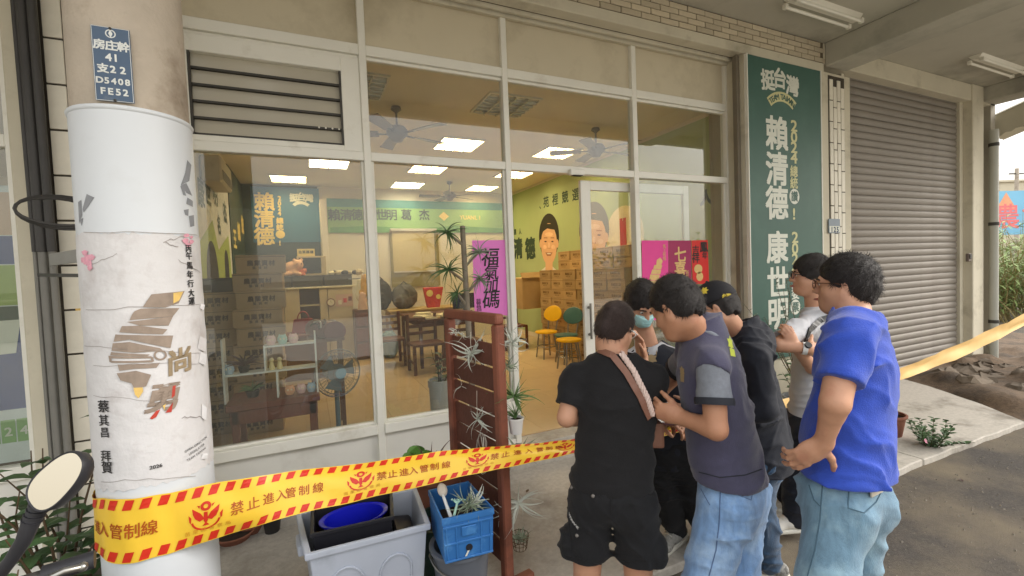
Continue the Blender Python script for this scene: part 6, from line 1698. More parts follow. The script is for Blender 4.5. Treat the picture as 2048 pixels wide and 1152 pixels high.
def plush(name, lab, c, sc_, m, cat='soft toy'):
    t = thing(name, lab, cat, c)
    s = SDF(Vector(c) - Vector((0.3,) * 3) * sc_, Vector(c) + Vector((0.3, 0.3, 0.5)) * sc_, 0.014)
    c = Vector(c)
    s.el(c + UP * 0.13 * sc_, (0.15 * sc_, 0.12 * sc_, 0.14 * sc_)); s.el(c + Vector((0.1, -0.05, 0.2)) * sc_, (0.09 * sc_,) * 3)
    for k in (-1, 1): s.el(c + Vector((0.1 + 0.06 * k, -0.04, 0.29)) * sc_, (0.03 * sc_,) * 3)
    for k in (-1, 1): s.rc(c + Vector((0.0, -0.08 * 1, 0.06)) * sc_, c + Vector((0.12 * k, -0.17, 0.035)) * sc_, 0.045 * sc_, 0.035 * sc_)
    s.half(c + UP * 0.002, -UP)
    link_mesh('body', s.mesh('body'), [m], t)
    for k in (-1, 1): MB().ball(c + Vector((0.12 + 0.035 * k, -0.13, 0.215)) * sc_, 0.012 * sc_, 6).build('eye', M_BLACK, t)
q = atY(585, 545, YC + 0.15); plush('plush_toy', 'peach plush toy lying on the grey counter crates', (q.x, YC + 0.15, zk), 1.0, mat('peach_plush', (222, 176, 140), 0.95, var=0.1, scale=30))
q = atY(604, 545, YC + 0.1); plush('plush_toy', 'small orange plush toy beside the peach one', (q.x, YC + 0.1, zk), 0.42, mat('orange_plush', (210, 120, 80), 0.95, var=0.1))
q = atY(622, 525, YC + 0.3)
t = thing('box_monitor', 'dark television set on counter under small yellow sign', 'television', (q.x, YC + 0.3, zk))
bx('cabinet', (q.x - 0.24, YC + 0.2, zk), (q.x + 0.26, YC + 0.36, zk + 0.36), M_CAB, t, 0.006); bx('screen', (q.x - 0.2, YC + 0.193, zk + 0.04), (q.x + 0.17, YC + 0.199, zk + 0.33), mat('dark_screen', (44, 50, 44), 0.2), t)
q2 = atY(612, 505, YC + 0.3)
t = thing('name_sign', 'small yellow tabletop sign with dark characters on the television', 'sign', (q2.x, YC + 0.28, zk + 0.361))
bx('board', (q2.x - 0.15, YC + 0.27, zk + 0.361), (q2.x + 0.15, YC + 0.29, zk + 0.5), mat('yellow_sign_board', (232, 208, 130), 0.5), t, 0.003)
mb = MB(); row(mb, '苗栗縣議員'[:4], -0.1, 0.02, 0.066, 0.06, plane_fn((q2.x, YC + 0.2685, zk + 0.42), (1, 0, 0), (0, 0, 1)), bold=0.02); mb.build('lettering', M_DKTXT, t)
q = atY(690, 540, YC + 0.2)
t = thing('paper_heap', 'heap of crumpled dark bags and paper on the counter end', 'papers', (q.x, YC + 0.2, zk))
for k in range(9):
    c = Vector((q.x - 0.25 + k * 0.06, YC + 0.12 + rr.random() * 0.15, zk + 0.03)); s1 = 0.05 + rr.random() * 0.04
    MB().ball(c, (s1, s1 * 0.8, s1 * 0.7), 7).build('crumple', [M_PAPER, M_BLACK, M_CAB][k % 3], t)
# things hung on the cabinet doors and stood in front
q = atY(688, 602, YC - 0.02)
t = thing('notice_board', 'pink pinned notice sheet on the cabinet door', 'notice', (q.x, YC - 0.01, q.z - 0.1))
bx('sheet', (q.x - 0.14, YC - 0.008, q.z - 0.1), (q.x + 0.16, YC - 0.003, q.z + 0.13), mat('pink_notice', (206, 170, 150), 0.8), t)
for k in range(3): bx('note', (q.x - 0.1 + k * 0.09, YC - 0.012, q.z - 0.06 + 0.03 * k), (q.x - 0.04 + k * 0.09, YC - 0.0085, q.z + 0.02 + 0.03 * k), [M_PAPER, M_RED, M_WOODR][k], t)
q = atY(662, 605, YC - 0.05)
t = thing('round_clock', 'small white-faced clock hanging on the cabinet door', 'clock', (q.x, YC - 0.04, q.z - 0.08))
MB().tube([(q.x, YC - 0.005, q.z), (q.x, YC - 0.04, q.z)], 0.075, 20).build('case', M_WOODR, t, smooth=True); MB().tube([(q.x, YC - 0.0405, q.z), (q.x, YC - 0.043, q.z)], 0.06, 20).build('dial', M_PAPER, t)
for dx_, dz_ in ((0.0, 0.045), (0.03, 0.01)): MB().bar((q.x, YC - 0.0445, q.z), (q.x + dx_, YC - 0.0445, q.z + dz_), 0.006, 0.002).build('clock_hand', M_BLACK, t)
q = atY(605, 640, 7.6)
t = thing('red_handbag', 'red handbag with arched handles in front of the counter', 'bag', (q.x, 7.6, q.z - 0.2))
tb = q.z - 0.2
MB().hexa([(q.x - 0.16, 7.52, tb), (q.x + 0.18, 7.52, tb), (q.x + 0.18, 7.68, tb), (q.x - 0.16, 7.68, tb), (q.x - 0.12, 7.55, tb + 0.22), (q.x + 0.14, 7.55, tb + 0.22), (q.x + 0.14, 7.65, tb + 0.22), (q.x - 0.12, 7.65, tb + 0.22)]).build('body', mat('red_bag_leather', (150, 50, 44), 0.5, var=0.1), t, 0.015, seg=2)
for k in (-1, 1): MB().tube([(q.x + 0.01 - 0.08 * math.cos(i * math.pi / 8), 7.6 + 0.04 * k, tb + 0.21 + 0.12 * math.sin(i * math.pi / 8)) for i in range(9)], 0.009, 6).build('handle', MATS['red_bag_leather'], t, smooth=True)
t = thing('low_table', 'low brown cabinet carrying the red handbag', 'table', (q.x, 7.6, RZ0))
bx('top', (q.x - 0.35, 7.3, tb - 0.04), (q.x + 0.35, 7.9, tb - 0.001), M_WOODR, t, 0.004); bx('body', (q.x - 0.32, 7.33, RZ0), (q.x + 0.32, 7.87, tb - 0.041), M_WOOD, t)
q = atY(722, 590, 8.6)
t = thing('hanging_cloths', 'pale aprons and yellow cloths hanging at the cabinet end', 'cloths', (q.x, 8.6, q.z - 0.35))
for k, (dx_, dz_, m) in enumerate(((0.0, 0.12, M_PAPER), (0.08, 0.2, mat('mustard_cloth', (206, 160, 72), 0.9, var=0.1)), (0.02, -0.12, mat('pink_cloth', (214, 176, 150), 0.9, var=0.1)))):
    s = SDF((q.x - 0.3, 8.4, q.z - 0.5), (q.x + 0.4, 8.8, q.z + 0.5), 0.015); s.rc((q.x + dx_, 8.6 - 0.03 * k, q.z + dz_ + 0.12), (q.x + dx_, 8.6 - 0.03 * k, q.z + dz_ - 0.14), 0.06, 0.1, squash=((0, 1, 0), 0.35))
    s.field(folds(0.015, k, [((1, 0, 0.1), 0.07, 1)])); link_mesh('cloth', s.mesh('cloth'), [m], t)
MB().bar((q.x - 0.2, 8.62, q.z + 0.3), (q.x + 0.25, 8.62, q.z + 0.3), 0.02, 0.02).build('rail', M_STEEL, t)
t = thing('brown_crates', 'stacked brown drawers right of the cabinet', 'drawers', (atY(722, 650, 8.7).x, 8.7, RZ0))
q = atY(722, 650, 8.7)
bx('frame', (q.x - 0.12, 8.5, RZ0), (q.x + 0.3, 8.9, RZ0 + 0.9), M_WOOD, t, 0.004)
for k in range(3): bx('drawer', (q.x - 0.1, 8.485, RZ0 + 0.05 + k * 0.28), (q.x + 0.28, 8.5, RZ0 + 0.29 + k * 0.28), M_WOODR, t, 0.004)
# ------------------------------------------------------------------ utility pole with its plastic sleeve, plate, poster
def pole_fit(y, xl, xr, r):
    a1 = math.atan2(ray(xl, y).x, ray(xl, y).y); a2 = math.atan2(ray(xr, y).x, ray(xr, y).y)
    m = (a1 + a2) / 2; d = r / math.sin((a2 - a1) / 2)
    return Vector((math.sin(m) * d, math.cos(m) * d, 0)), m, d
PR = 0.19
PC, PA, PD = pole_fit(700, 169, 413, PR)
def cyl(u, z, r=PR, lift=0.0):
    """point on the pole: u metres round it from the side facing the street corner, z up"""
    th = u / PR
    dr = Vector((-math.sin(PA), -math.cos(PA), 0)); rt = Vector((math.cos(PA), -math.sin(PA), 0))
    return PC + (dr * math.cos(th) + rt * math.sin(th)) * (r + lift) + UP * z
def cyl_hit(x, y, r=PR):
    d = ray(x, y); a = d.x ** 2 + d.y ** 2; b = -2 * (d.x * PC.x + d.y * PC.y); c = PC.x ** 2 + PC.y ** 2 - r * r
    q = max(b * b - 4 * a * c, 0); t = (-b - math.sqrt(q)) / (2 * a); p = CP + d * t
    dr = Vector((-math.sin(PA), -math.cos(PA), 0)); rt = Vector((math.cos(PA), -math.sin(PA), 0)); e = p - PC
    return PR * math.atan2(e.dot(rt), e.dot(dr)), p.z
M_POLE = mat('weathered_pole_concrete', (186, 174, 158), 0.9, var=0.12, scale=7, bump=0.3, bscale=60, dirt=((120, 104, 86), 3.5, 0.5, 0.75))
M_SLEEVE = mat('white_plastic_sleeve', (212, 216, 220), 0.45, var=0.03, scale=3, dirt=((196, 198, 198), 3, 0.55, 0.9))
M_POSTERW = mat('torn_white_poster_paper', (212, 210, 210), 0.7, var=0.05, scale=5, bump=0.7, bscale=14, dirt=((190, 184, 182), 6, 0.52, 0.72))
M_INK = mat('black_brush_ink', (52, 50, 50), 0.7, var=0.25, scale=60)
M_BROWNINK = mat('faded_brown_print', (150, 134, 120), 0.7, var=0.2, scale=24)
M_REDINK = mat('faded_red_print', (184, 66, 52), 0.7, var=0.2, scale=30)
M_YELINK = mat('faded_yellow_print', (226, 190, 110), 0.7, var=0.15, scale=30)
M_PINKINK = mat('faded_pink_print', (222, 160, 176), 0.7, var=0.25, scale=40)
UPOLE = thing('utility_pole', 'round concrete utility pole with white sleeve and blue number plate', 'utility pole', (PC.x, PC.y, -0.05))
ztop = cyl_hit(258, 222)[1]
MB().lathe([(PR * 0.97, -0.05), (PR * 0.97, ztop - 0.1), (PR * 0.965, ztop), (PR * 0.90, 8.0)], PC, 40, cap=True).build('shaft', M_POLE, UPOLE, smooth=True)
MB().lathe([(PR, -0.02), (PR, ztop), (PR + 0.004, ztop + 0.003), (PR + 0.006, ztop + 0.012), (PR + 0.002, ztop + 0.018), (PR * 0.975, ztop + 0.012)], PC, 64).build('sleeve', M_SLEEVE, UPOLE, smooth=True)
# number plate, a flat enamel sign on the shaft
u0, z0p = cyl_hit(226, 130); nrm = (cyl(u0, 0, 1.0) - PC); nrm.z = 0; nrm.normalize(); ux = Vector((-nrm.y, nrm.x, 0)); ux = ux if ux.dot(CR) > 0 else -ux
pc_ = PC + nrm * (PR * 0.98 + 0.004) + UP * z0p
wpl = 0.055; ztp, zbt = cyl_hit(226, 56)[1], cyl_hit(228, 204)[1]; hpl = (ztp - zbt) / 2
pc_.z = (ztp + zbt) / 2
pl = MB().hexa([pc_ + ux * a + nrm * d_ + UP * b for b in (-hpl, hpl) for a, d_ in ((-wpl, 0.003), (wpl, 0.003), (wpl, 0), (-wpl, 0))]).build('number_plate', mat('blue_grey_enamel', (72, 92, 116), 0.4, var=0.06, dirt=((110, 120, 128), 9, 0.6, 0.8)), UPOLE, 0.002)
fnpl = lambda u, v: pc_ + ux * u + UP * v + nrm * 0.0038
mb = MB(); em = mat('enamel_white', (222, 224, 220), 0.4)
row(mb, '房庄幹', -0.034, 0.048 * hpl / 0.095, 0.034, 0.036, fnpl, bold=0.03)
for s_, yy, h_, dx_ in (('41', 0.018, 0.036, 0.02), ('支22', -0.012, 0.034, 0.028), ('D5408', -0.042, 0.03, 0.0195), ('FE52', -0.069, 0.032, 0.021)):
    row(mb, s_, -dx_ * (len(s_) - 1) / 2, yy * hpl / 0.095, dx_, h_, fnpl, bold=0.03)
disc2d(mb, 0, 0.078 * hpl / 0.095, 0.015, fnpl, 24, r0=0.0115); poly2d(mb, [(0, 0.09 * hpl / 0.095), (0.006, 0.078 * hpl / 0.095), (0, 0.068 * hpl / 0.095), (-0.006, 0.078 * hpl / 0.095)], fnpl)
mb.build('lettering', em, pl)
mb = MB(); b0 = 0.0015
for a0_, b0_, a1_, b1_ in ((-wpl + .002, hpl - .003, wpl - .002, hpl - .0015), (-wpl + .002, -hpl + .0015, wpl - .002, -hpl + .003), (-wpl + .002, -hpl + .003, -wpl + .0035, hpl - .003), (wpl - .0035, -hpl + .003, wpl - .002, hpl - .003)): poly2d(mb, [(a0_, b0_), (a1_, b0_), (a1_, b1_), (a0_, b1_)], fnpl)
mb.build('border_line', em, pl)
for s_ in (-1, 1): MB().ball(pc_ + UP * (hpl - 0.005) * s_ + nrm * 0.004, 0.005, 8).build('bolt', M_DARKMETAL, pl, smooth=True)
# graffiti strokes left on the sleeve by an older poster
def cpoly(mb, pts, lift):
    """patch on the sleeve from picture points, subdivided so that it follows the curve"""
    q = [cyl_hit(*p) for p in pts]
    bm = bmesh.new(); vs = [bm.verts.new((p[0], p[1], 0)) for p in q]
    try: bm.faces.new(vs)
    except ValueError: bm.free(); return
    bmesh.ops.triangulate(bm, faces=bm.faces[:])
    u = math.floor(min(p[0] for p in q) / 0.015) * 0.015 + 0.0151
    while u < max(p[0] for p in q):
        bmesh.ops.bisect_plane(bm, geom=bm.verts[:] + bm.edges[:] + bm.faces[:], plane_co=(u, 0, 0), plane_no=(1, 0, 0)); u += 0.015
    bm.verts.index_update(); mb.add([cyl(v.co.x, v.co.y, PR, lift) for v in bm.verts], [tuple(v.index for v in f.verts) for f in bm.faces]); bm.free()
for pts in ([(374, 320), (382, 330), (378, 362), (361, 370), (370, 345)], [(361, 370), (372, 366), (384, 392), (372, 386)], [(360, 372), (366, 372), (372, 392), (366, 390)], [(374, 395), (385, 402), (385, 414), (372, 408)], [(377, 432), (387, 430), (388, 452), (380, 454)], [(367, 420), (377, 418), (376, 432), (370, 430)],
            [(174, 388), (189, 395), (178, 412), (168, 425), (166, 418)], [(157, 404), (163, 400), (165, 430), (159, 448)], [(160, 440), (167, 436), (164, 452)]):
    mb = MB(); cpoly(mb, pts, 0.0012); mb.build('faded_stroke', mat('grey_faded_stroke', (140, 142, 146), 0.7, var=0.15, scale=30), UPOLE)
# clamp band and loops of black cable
cb = MB()
zcl = cyl_hit(170, 530)[1]
cb.lathe([(PR + 0.006, zcl - 0.03), (PR + 0.008, zcl - 0.028), (PR + 0.008, zcl + 0.028), (PR + 0.006, zcl + 0.03)], PC, 40)
zlp = cyl_hit(165, 425)[1]
cab = MB(); lc = at(118, 424, 2.12)
for k in range(3):
    cab.tube([lc + CR * (0.1 + 0.01 * k) * math.cos(i * math.pi / 12) + UP * (0.062 + 0.008 * k) * math.sin(i * math.pi / 12) + fwd * (0.1 * math.cos(i * math.pi / 12) + 0.01 * k) for i in range(3, 22)], 0.0065, 6)
cab.build('cable_loop', mat('black_cable', (62, 60, 58), 0.5, var=0.15), UPOLE, smooth=True)
sb = MB().bar(at(100, 520, 2.2), at(166, 510, 2.02), 0.006, 0.06).build('clamp_strap', mat('grey_clamp', (150, 148, 142), 0.5, 0.3), UPOLE, 0.002)
MB().bar(at(78, 550, 2.2), at(160, 551, 2.05), 0.012, 0.016).build('step_bolt', M_DARKMETAL, UPOLE)
# wrapped poster
PO = thing('torn_poster', 'torn white poster wrapped round the pole sleeve with brown print', 'poster', cyl(0, cyl_hit(300, 975)[1]))
rp = random.Random(12); mb = MB(); N_ = 56; M_ = 26
ub0, ub1 = -PR * 1.75, PR * 1.75
zt_, zb_ = cyl_hit(290, 466)[1], cyl_hit(300, 972)[1]
grid = []
for j in range(M_ + 1):
    for i in range(N_ + 1):
        u = ub0 + (ub1 - ub0) * i / N_
        z = zb_ + (zt_ - zb_) * j / M_ + (rp.uniform(-0.008, 0.008) if j in (0, M_) else 0)
        dz = 0.0018 + 0.0011 * math.sin(z * 90 + 2.2 * math.sin(u * 14)) * math.sin(z * 37 + u * 9) + 0.0007 * math.sin(z * 210 + u * 31) + rp.uniform(0, 0.0003)
        grid.append(cyl(u, z, PR, dz))
mb.add(grid, [(j * (N_ + 1) + i, j * (N_ + 1) + i + 1, (j + 1) * (N_ + 1) + i + 1, (j + 1) * (N_ + 1) + i) for j in range(M_) for i in range(N_)])
mb.build('paper', M_POSTERW, PO, smooth=True)
LFT = 0.005
mb = MB()
Z2 = lambda pts: [(x * 0.5, 576 + y * 0.5) for x, y in pts]
for pts in ([(572, 75), (605, 25), (735, 12), (712, 60), (660, 78)], [(540, 92), (565, 82), (715, 80), (690, 112), (520, 128), (530, 105)], [(510, 135), (690, 112), (672, 150), (560, 150)], [(490, 152), (560, 150), (668, 165), (650, 185), (480, 176)],
            [(465, 185), (560, 188), (690, 190), (680, 240), (640, 232), (520, 205), (458, 214)], [(455, 220), (520, 215), (640, 240), (650, 250), (540, 258), (450, 250)], [(448, 255), (540, 262), (600, 265), (590, 272), (445, 268)],
            [(474, 305), (640, 298), (625, 318), (540, 322), (480, 330)], [(470, 340), (545, 330), (605, 346), (585, 392), (540, 404), (528, 380), (485, 368)]):
    cpoly(mb, Z2(pts), LFT)
for t in range(20):
    a0, a1 = t * 0.314, (t + 1) * 0.314
    cpoly(mb, Z2([(640 + 26 * math.cos(a0), 268 + 21 * math.sin(a0)), (640 + 26 * math.cos(a1), 268 + 21 * math.sin(a1)), (640 + 18 * math.cos(a1), 268 + 14 * math.sin(a1)), (640 + 18 * math.cos(a0), 268 + 14 * math.sin(a0))]), LFT)
for pts in ([(440, 270), (604, 272), (610, 280), (448, 280)], [(446, 290), (600, 288), (612, 296), (450, 298)], [(438, 270), (448, 270), (452, 298), (442, 294)], [(602, 272), (612, 276), (616, 292), (606, 296)]): cpoly(mb, Z2(pts), LFT)
mb.build('brown_motif', M_BROWNINK, PO)
mb = MB(); fc_ = lambda u, v: cyl(u, v, PR, LFT)
def ctext(mb, ch, x, y, px, **kw):
    u, z = cyl_hit(x, y); d_ = (cyl(u, z) - CP).dot(fwd); put_text(mb, ch, u, z, px * d_ / FPX, fc_, **kw)
ctext(mb, '尚', 360, 721, 52, bold=0.03, rot=0.1, shear=0.15); mb.build('lettering', mat('olive_brown_print', (150, 132, 104), 0.7, var=0.2, scale=30), PO)
mb = MB(); ctext(mb, '勇', 327, 794, 58, bold=0.035, rot=-0.05, shear=0.2); mb.build('lettering', M_BROWNINK, PO)
mb = MB()
for pts in ([(600, 520), (625, 490), (640, 485), (625, 515), (608, 524)], [(688, 392), (700, 388), (696, 430), (684, 440)], [(660, 498), (690, 455), (684, 495)]): cpoly(mb, Z2(pts), LFT + 0.0012)
mb.build('red_accent', M_REDINK, PO)
mb = MB()
for pts in ([(536, 398), (572, 396), (574, 412), (556, 440), (542, 425)], [(650, 470), (662, 462), (656, 488)], [(690, 20), (728, 14), (712, 50), (690, 62)]): cpoly(mb, Z2(pts), LFT + 0.0012)
mb.build('yellow_accent', M_YELINK, PO)['kind'] = 'stuff'
mb = MB()
for ch, y in zip('丙午馬年行大運', (497, 512, 531, 549, 567, 586, 602)): ctext(mb, ch, 375 + (y - 497) * 0.06, y, 16, bold=0.02)
for ch, x, y, h in (('蔡', 209, 812, 26), ('其', 210, 840, 24), ('昌', 212, 864, 22), ('拜', 214, 911, 24), ('賀', 216, 934, 26)): ctext(mb, ch, x, y, h, bold=0.015)
ctext(mb, '2026', 312, 932, 10, bold=0.02)
for k, s_ in enumerate(('OPEN DIRECTION', 'LEGISLATOR', 'TEAM TAIWAN')): ctext(mb, s_, 393, 888 + k * 10, 6.5, rot=0.2)
mb.build('lettering', M_INK, PO)
mb = MB()
for cx, cy, n in ((374, 480, 7), (176, 527, 6), (178, 510, 4)):
    for k in range(n):
        x, y = cx + rp.uniform(-9, 9), cy + rp.uniform(-11, 11); s_ = rp.uniform(3, 7); a = rp.uniform(0, 6)
        cpoly(mb, [(x + s_ * math.cos(a + i * 1.05) * (1.2 if i % 2 else 0.7), y + s_ * math.sin(a + i * 1.05)) for i in range(6)], LFT)
mb.build('pink_blossom', M_PINKINK, PO)
mb = MB()
for (x0, y0), (x1, y1), w in (((330, 482), (372, 470), 1.2), ((175, 532), (235, 508), 1.0), ((325, 484), (355, 492), 1.4), ((170, 462), (392, 468), 1.0), ((175, 618), (396, 610), 0.9), ((172, 690), (400, 706), 0.9), ((190, 730), (396, 726), 0.8), ((190, 790), (330, 806), 0.8), ((205, 962), (390, 952), 0.9), ((355, 520), (398, 545), 1.2), ((362, 835), (408, 832), 1.4)):
    k = 8; pts = [(x0 + (x1 - x0) * i / k, y0 + (y1 - y0) * i / k + rp.uniform(-2.5, 2.5)) for i in range(k + 1)]
    for a, b in zip(pts[:-1], pts[1:]): cpoly(mb, [a, b, (b[0], b[1] + w), (a[0], a[1] + w)], LFT)
mb.build('crease', mat('paper_crease_line', (150, 142, 138), 0.8, var=0.3, scale=30), PO)
for k in (0, 2, 3, 6, 8):                                  # lifted, torn flaps along the right edge
    y = 620 + k * 36 + rp.uniform(-8, 8); u, z = cyl_hit(400 + (y - 600) * 0.02, y); w = rp.uniform(0.01, 0.03); h = rp.uniform(0.015, 0.06)
    p = [cyl(u - w, z, PR, 0.004), cyl(u + w * 0.3, z - h * 0.4, PR, 0.012), cyl(u + w * 0.6, z + h * 0.6, PR, 0.016), cyl(u - w * 0.4, z + h, PR, 0.005)]
    MB().add(p, [(0, 1, 2, 3)]).build('torn_flap', M_POSTERW, PO)
# ------------------------------------------------------------------ police line tape
TAPEY = mat('yellow_plastic_tape', (238, 196, 62), 0.35, var=0.05, scale=4, bump=0.12, bscale=18)
TAPER = mat('red_tape_print', (206, 50, 32), 0.4, var=0.06, scale=20)
TAPEB = mat('brown_red_tape_print', (176, 84, 28), 0.45)
samp = [(195, 994, 1100, None), (215, 994, 1116, None), (240, 996, 1125, None), (270, 995, 1123, None), (307, 989, 1113, None), (340, 984, 1105, None), (370, 979, 1097, 1.735), (429, 967, 1078, 1.77), (495, 956, 1057, 1.82), (561, 946, 1038, 1.88), (630, 937, 1020, 1.94), (698, 930, 1006, 1.99),
        (756, 921, 991, 2.03), (828, 910, 977, 2.09), (877, 903, 965, 2.13), (934, 899, 951, 2.18), (963, 896, 945, 2.2), (1030, 889, 931, 2.26), (1099, 883, 918, 2.34), (1150, 878, 908, 2.4), (1240, 865, 890, 2.44), (1330, 851, 872, 2.46), (1450, 826, 846, 2.62), (1575, 796, 815, 3.25), (1680, 768, 790, 3.5), (1782, 742, 766, 3.65), (1850, 716, 741, 3.85), (1922, 686, 713, 4.05), (1985, 656, 683, 4.25), (2048, 626, 652, 4.45), (2200, 545, 575, 4.9)]
tp = []
for x, yt, yb, d_ in samp:
    if d_ is None:
        ut, zt2 = cyl_hit(x, yt); ub, zb2 = cyl_hit(x, yb); tp.append((cyl(ut, zt2, PR, 0.008), cyl(ub, zb2, PR, 0.008)))
    else: tp.append((at(x, yt, d_ + (0.03 if 500 < x < 1400 else 0)), at(x, yb, d_ - (0.05 if 500 < x < 1400 else 0))))
u1, z1_ = cyl_hit(195, 994); u2, z2_ = cyl_hit(195, 1100)
wrap = [(cyl(u1 - 0.05 * k, z1_, PR, 0.008), cyl(u1 - 0.05 * k, z2_ + 0.008 * k, PR, 0.008)) for k in (5, 4, 3, 2, 1)]
pxs = [0] * 5 + [s_[0] for s_ in samp]; tp = wrap + tp
def cr_(a, b, c, d_, t): return 0.5 * ((2 * b) + (c - a) * t + (2 * a - 5 * b + 4 * c - d_) * t * t + (3 * b - a - 3 * c + d_) * t ** 3)
KS = 4; rows = []; ux_ = []
for i in range(len(tp) - 1):
    a, b, c, d_ = tp[max(i - 1, 0)], tp[i], tp[i + 1], tp[min(i + 2, len(tp) - 1)]
    for k in range(KS): t = k / KS; rows.append((cr_(a[0], b[0], c[0], d_[0], t), cr_(a[1], b[1], c[1], d_[1], t))); ux_.append(pxs[i] + (pxs[i + 1] - pxs[i]) * t)
rows.append(tp[-1]); ux_.append(pxs[-1])
arc = [0.0]
for i in range(1, len(rows)): arc.append(arc[-1] + ((rows[i][0] + rows[i][1]) / 2 - (rows[i - 1][0] + rows[i - 1][1]) / 2).length)
TW = 9
def ribbon(iu, v):
    """point of the ribbon; v 0 bottom .. 1 top; slight belly and creases across"""
    i = int(min(max(iu, 0), len(rows) - 1.001)); t = iu - i
    tpp = rows[i][0].lerp(rows[i + 1][0], t); bt = rows[i][1].lerp(rows[i + 1][1], t)
    p = bt.lerp(tpp, v); px_ = ux_[i] + (ux_[min(i + 1, len(ux_) - 1)] - ux_[i]) * t
    tan = (rows[i + 1][0] - rows[i][0]); n = tan.cross(tpp - bt); n = n.normalized() if n.length > 0 else -fwd
    if n.dot(CP - p) < 0: n = -n
    free = min(1, max(0, (px_ - 330) / 120)); w = (tpp - bt).length
    A = arc[i] + (arc[i + 1] - arc[i]) * t
    far = min(1, max(0, (px_ - 1500) / 200))
    p = p + n * free * (0.018 * math.sin(v * math.pi) * (1 - far) + 0.006 * math.sin(A * 9 + v * 5) + 0.003 * math.sin(A * 31 + v * 9) + far * 0.004 * math.sin(A * 26 + v * 7) + far * 0.012 * (abs(v - 0.42 - 0.22 * math.sin(A * 2.2)) * 2 - 0.5))
    if free < 1: p = p + n * (1 - free) * (0.0015 * math.sin(A * 60 + v * 6) + 0.0015)
    return p, n
BT = thing('police_tape', 'yellow police line tape with red stripes strung from the pole', 'barrier tape', rows[24][1])
mb = MB(); vs = []
for i in range(len(rows)):
    for j in range(TW): vs.append(ribbon(min(i, len(rows) - 1.001), j / (TW - 1))[0])
mb.add(vs, [(i * TW + j, (i + 1) * TW + j, (i + 1) * TW + j + 1, i * TW + j + 1) for i in range(len(rows) - 1) for j in range(TW - 1)])
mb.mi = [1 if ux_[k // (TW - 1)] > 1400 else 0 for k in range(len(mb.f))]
mb.build('tape', [TAPEY, mat('backlit_tape', (232, 192, 126), 0.5, var=0.1, scale=6)], BT, smooth=True)  # far stretch: same tape, its backlit tone put into the colour
import bisect
def a2i(A):
    i = min(max(bisect.bisect_right(arc, A) - 1, 0), len(arc) - 2); return i + (A - arc[i]) / max(arc[i + 1] - arc[i], 1e-9)
def x2a(x):
    i = min(max(bisect.bisect_right(ux_, x) - 1, 0), len(ux_) - 2); return arc[i] + (arc[i + 1] - arc[i]) * (x - ux_[i]) / max(ux_[i + 1] - ux_[i], 1e-9)
TWD = 0.225
def tfn(A, v):
    p, n = ribbon(a2i(A), 0.5 + v / TWD); return p + n * 0.0022
def tpoly(mb, pts):
    n = len(pts); mb.add([tfn(*p) for p in pts], [tuple(range(n))])
mb = MB(); A = arc[2]; Aend = x2a(1560)
while A < Aend:
    for v0, v1 in ((0.073, 0.108), (-0.108, -0.073)):
        vm = (v0 + v1) / 2; mb.add([tfn(A + a, v) for a, v in ((-0.011, v0), (0.018, v0), (0.024, vm), (0.03, v1), (0.001, v1), (-0.005, vm))], [(0, 1, 2, 5), (5, 2, 3, 4)])
    A += 0.054
g_ = mb.build('stripe', TAPER, BT); g_['kind'] = 'stuff'
mb = MB()
tx = [('禁', 475), ('止', 505), ('進', 535), ('入', 561), ('管', 581), ('制', 608), ('線', 636), ('禁', 763), ('止', 784), ('進', 806), ('入', 826), ('管', 846), ('制', 868), ('線', 891), ('禁', 990), ('止', 1010), ('進', 1032), ('入', 1054), ('管', 1075), ('制', 1095), ('線', 1115), ('進', 203), ('入', 214), ('管', 237), ('制', 267), ('線', 300)]
for ch, x in tx: put_text(mb, ch, x2a(x), 0.0, 0.056, tfn, sx=0.8 if x > 400 else 0.95, bold=0.008)
mb.build('lettering', TAPEB, BT)
for x in (415, 722, 956, 1130):
    A0 = x2a(x); mb = MB()
    disc2d(mb, A0, 0.036, 0.018, tfn, 18, r0=0.008)
    disc2d(mb, A0, -0.012, 0.05, tfn, 24, r0=0.043, a0=math.radians(190), a1=math.radians(350), ry=0.045)
    for k in (-1, 1):
        tpoly(mb, [(A0 + k * 0.004, -0.012), (A0 + k * 0.018, 0.012), (A0 + k * 0.046, 0.034), (A0 + k * 0.043, 0.012), (A0 + k * 0.036, -0.006), (A0 + k * 0.02, -0.02)])
        tpoly(mb, [(A0 + k * 0.048, 0.0), (A0 + k * 0.058, 0.012), (A0 + k * 0.055, -0.014), (A0 + k * 0.05, -0.022)]); tpoly(mb, [(A0 + k * 0.03, 0.044), (A0 + k * 0.022, 0.03), (A0 + k * 0.02, 0.04)])
    tpoly(mb, [(A0 - 0.006, 0.014), (A0 + 0.006, 0.014), (A0 + 0.007, -0.02), (A0, -0.034), (A0 - 0.007, -0.02)]); tpoly(mb, [(A0 - 0.012, -0.04), (A0, -0.026), (A0 + 0.012, -0.04)]); mb.build('emblem', TAPER, BT)['kind'] = 'stuff'
mb = MB()
for x in (415, 722, 956):
    for k, ch in enumerate('苗栗縣警察局'): put_text(mb, ch, x2a(x) - 0.062 + k * 0.027, -0.058 + k * 0.0012, 0.019, tfn)
mb.build('lettering', mat('faint_tape_print', (206, 150, 44), 0.45), BT)
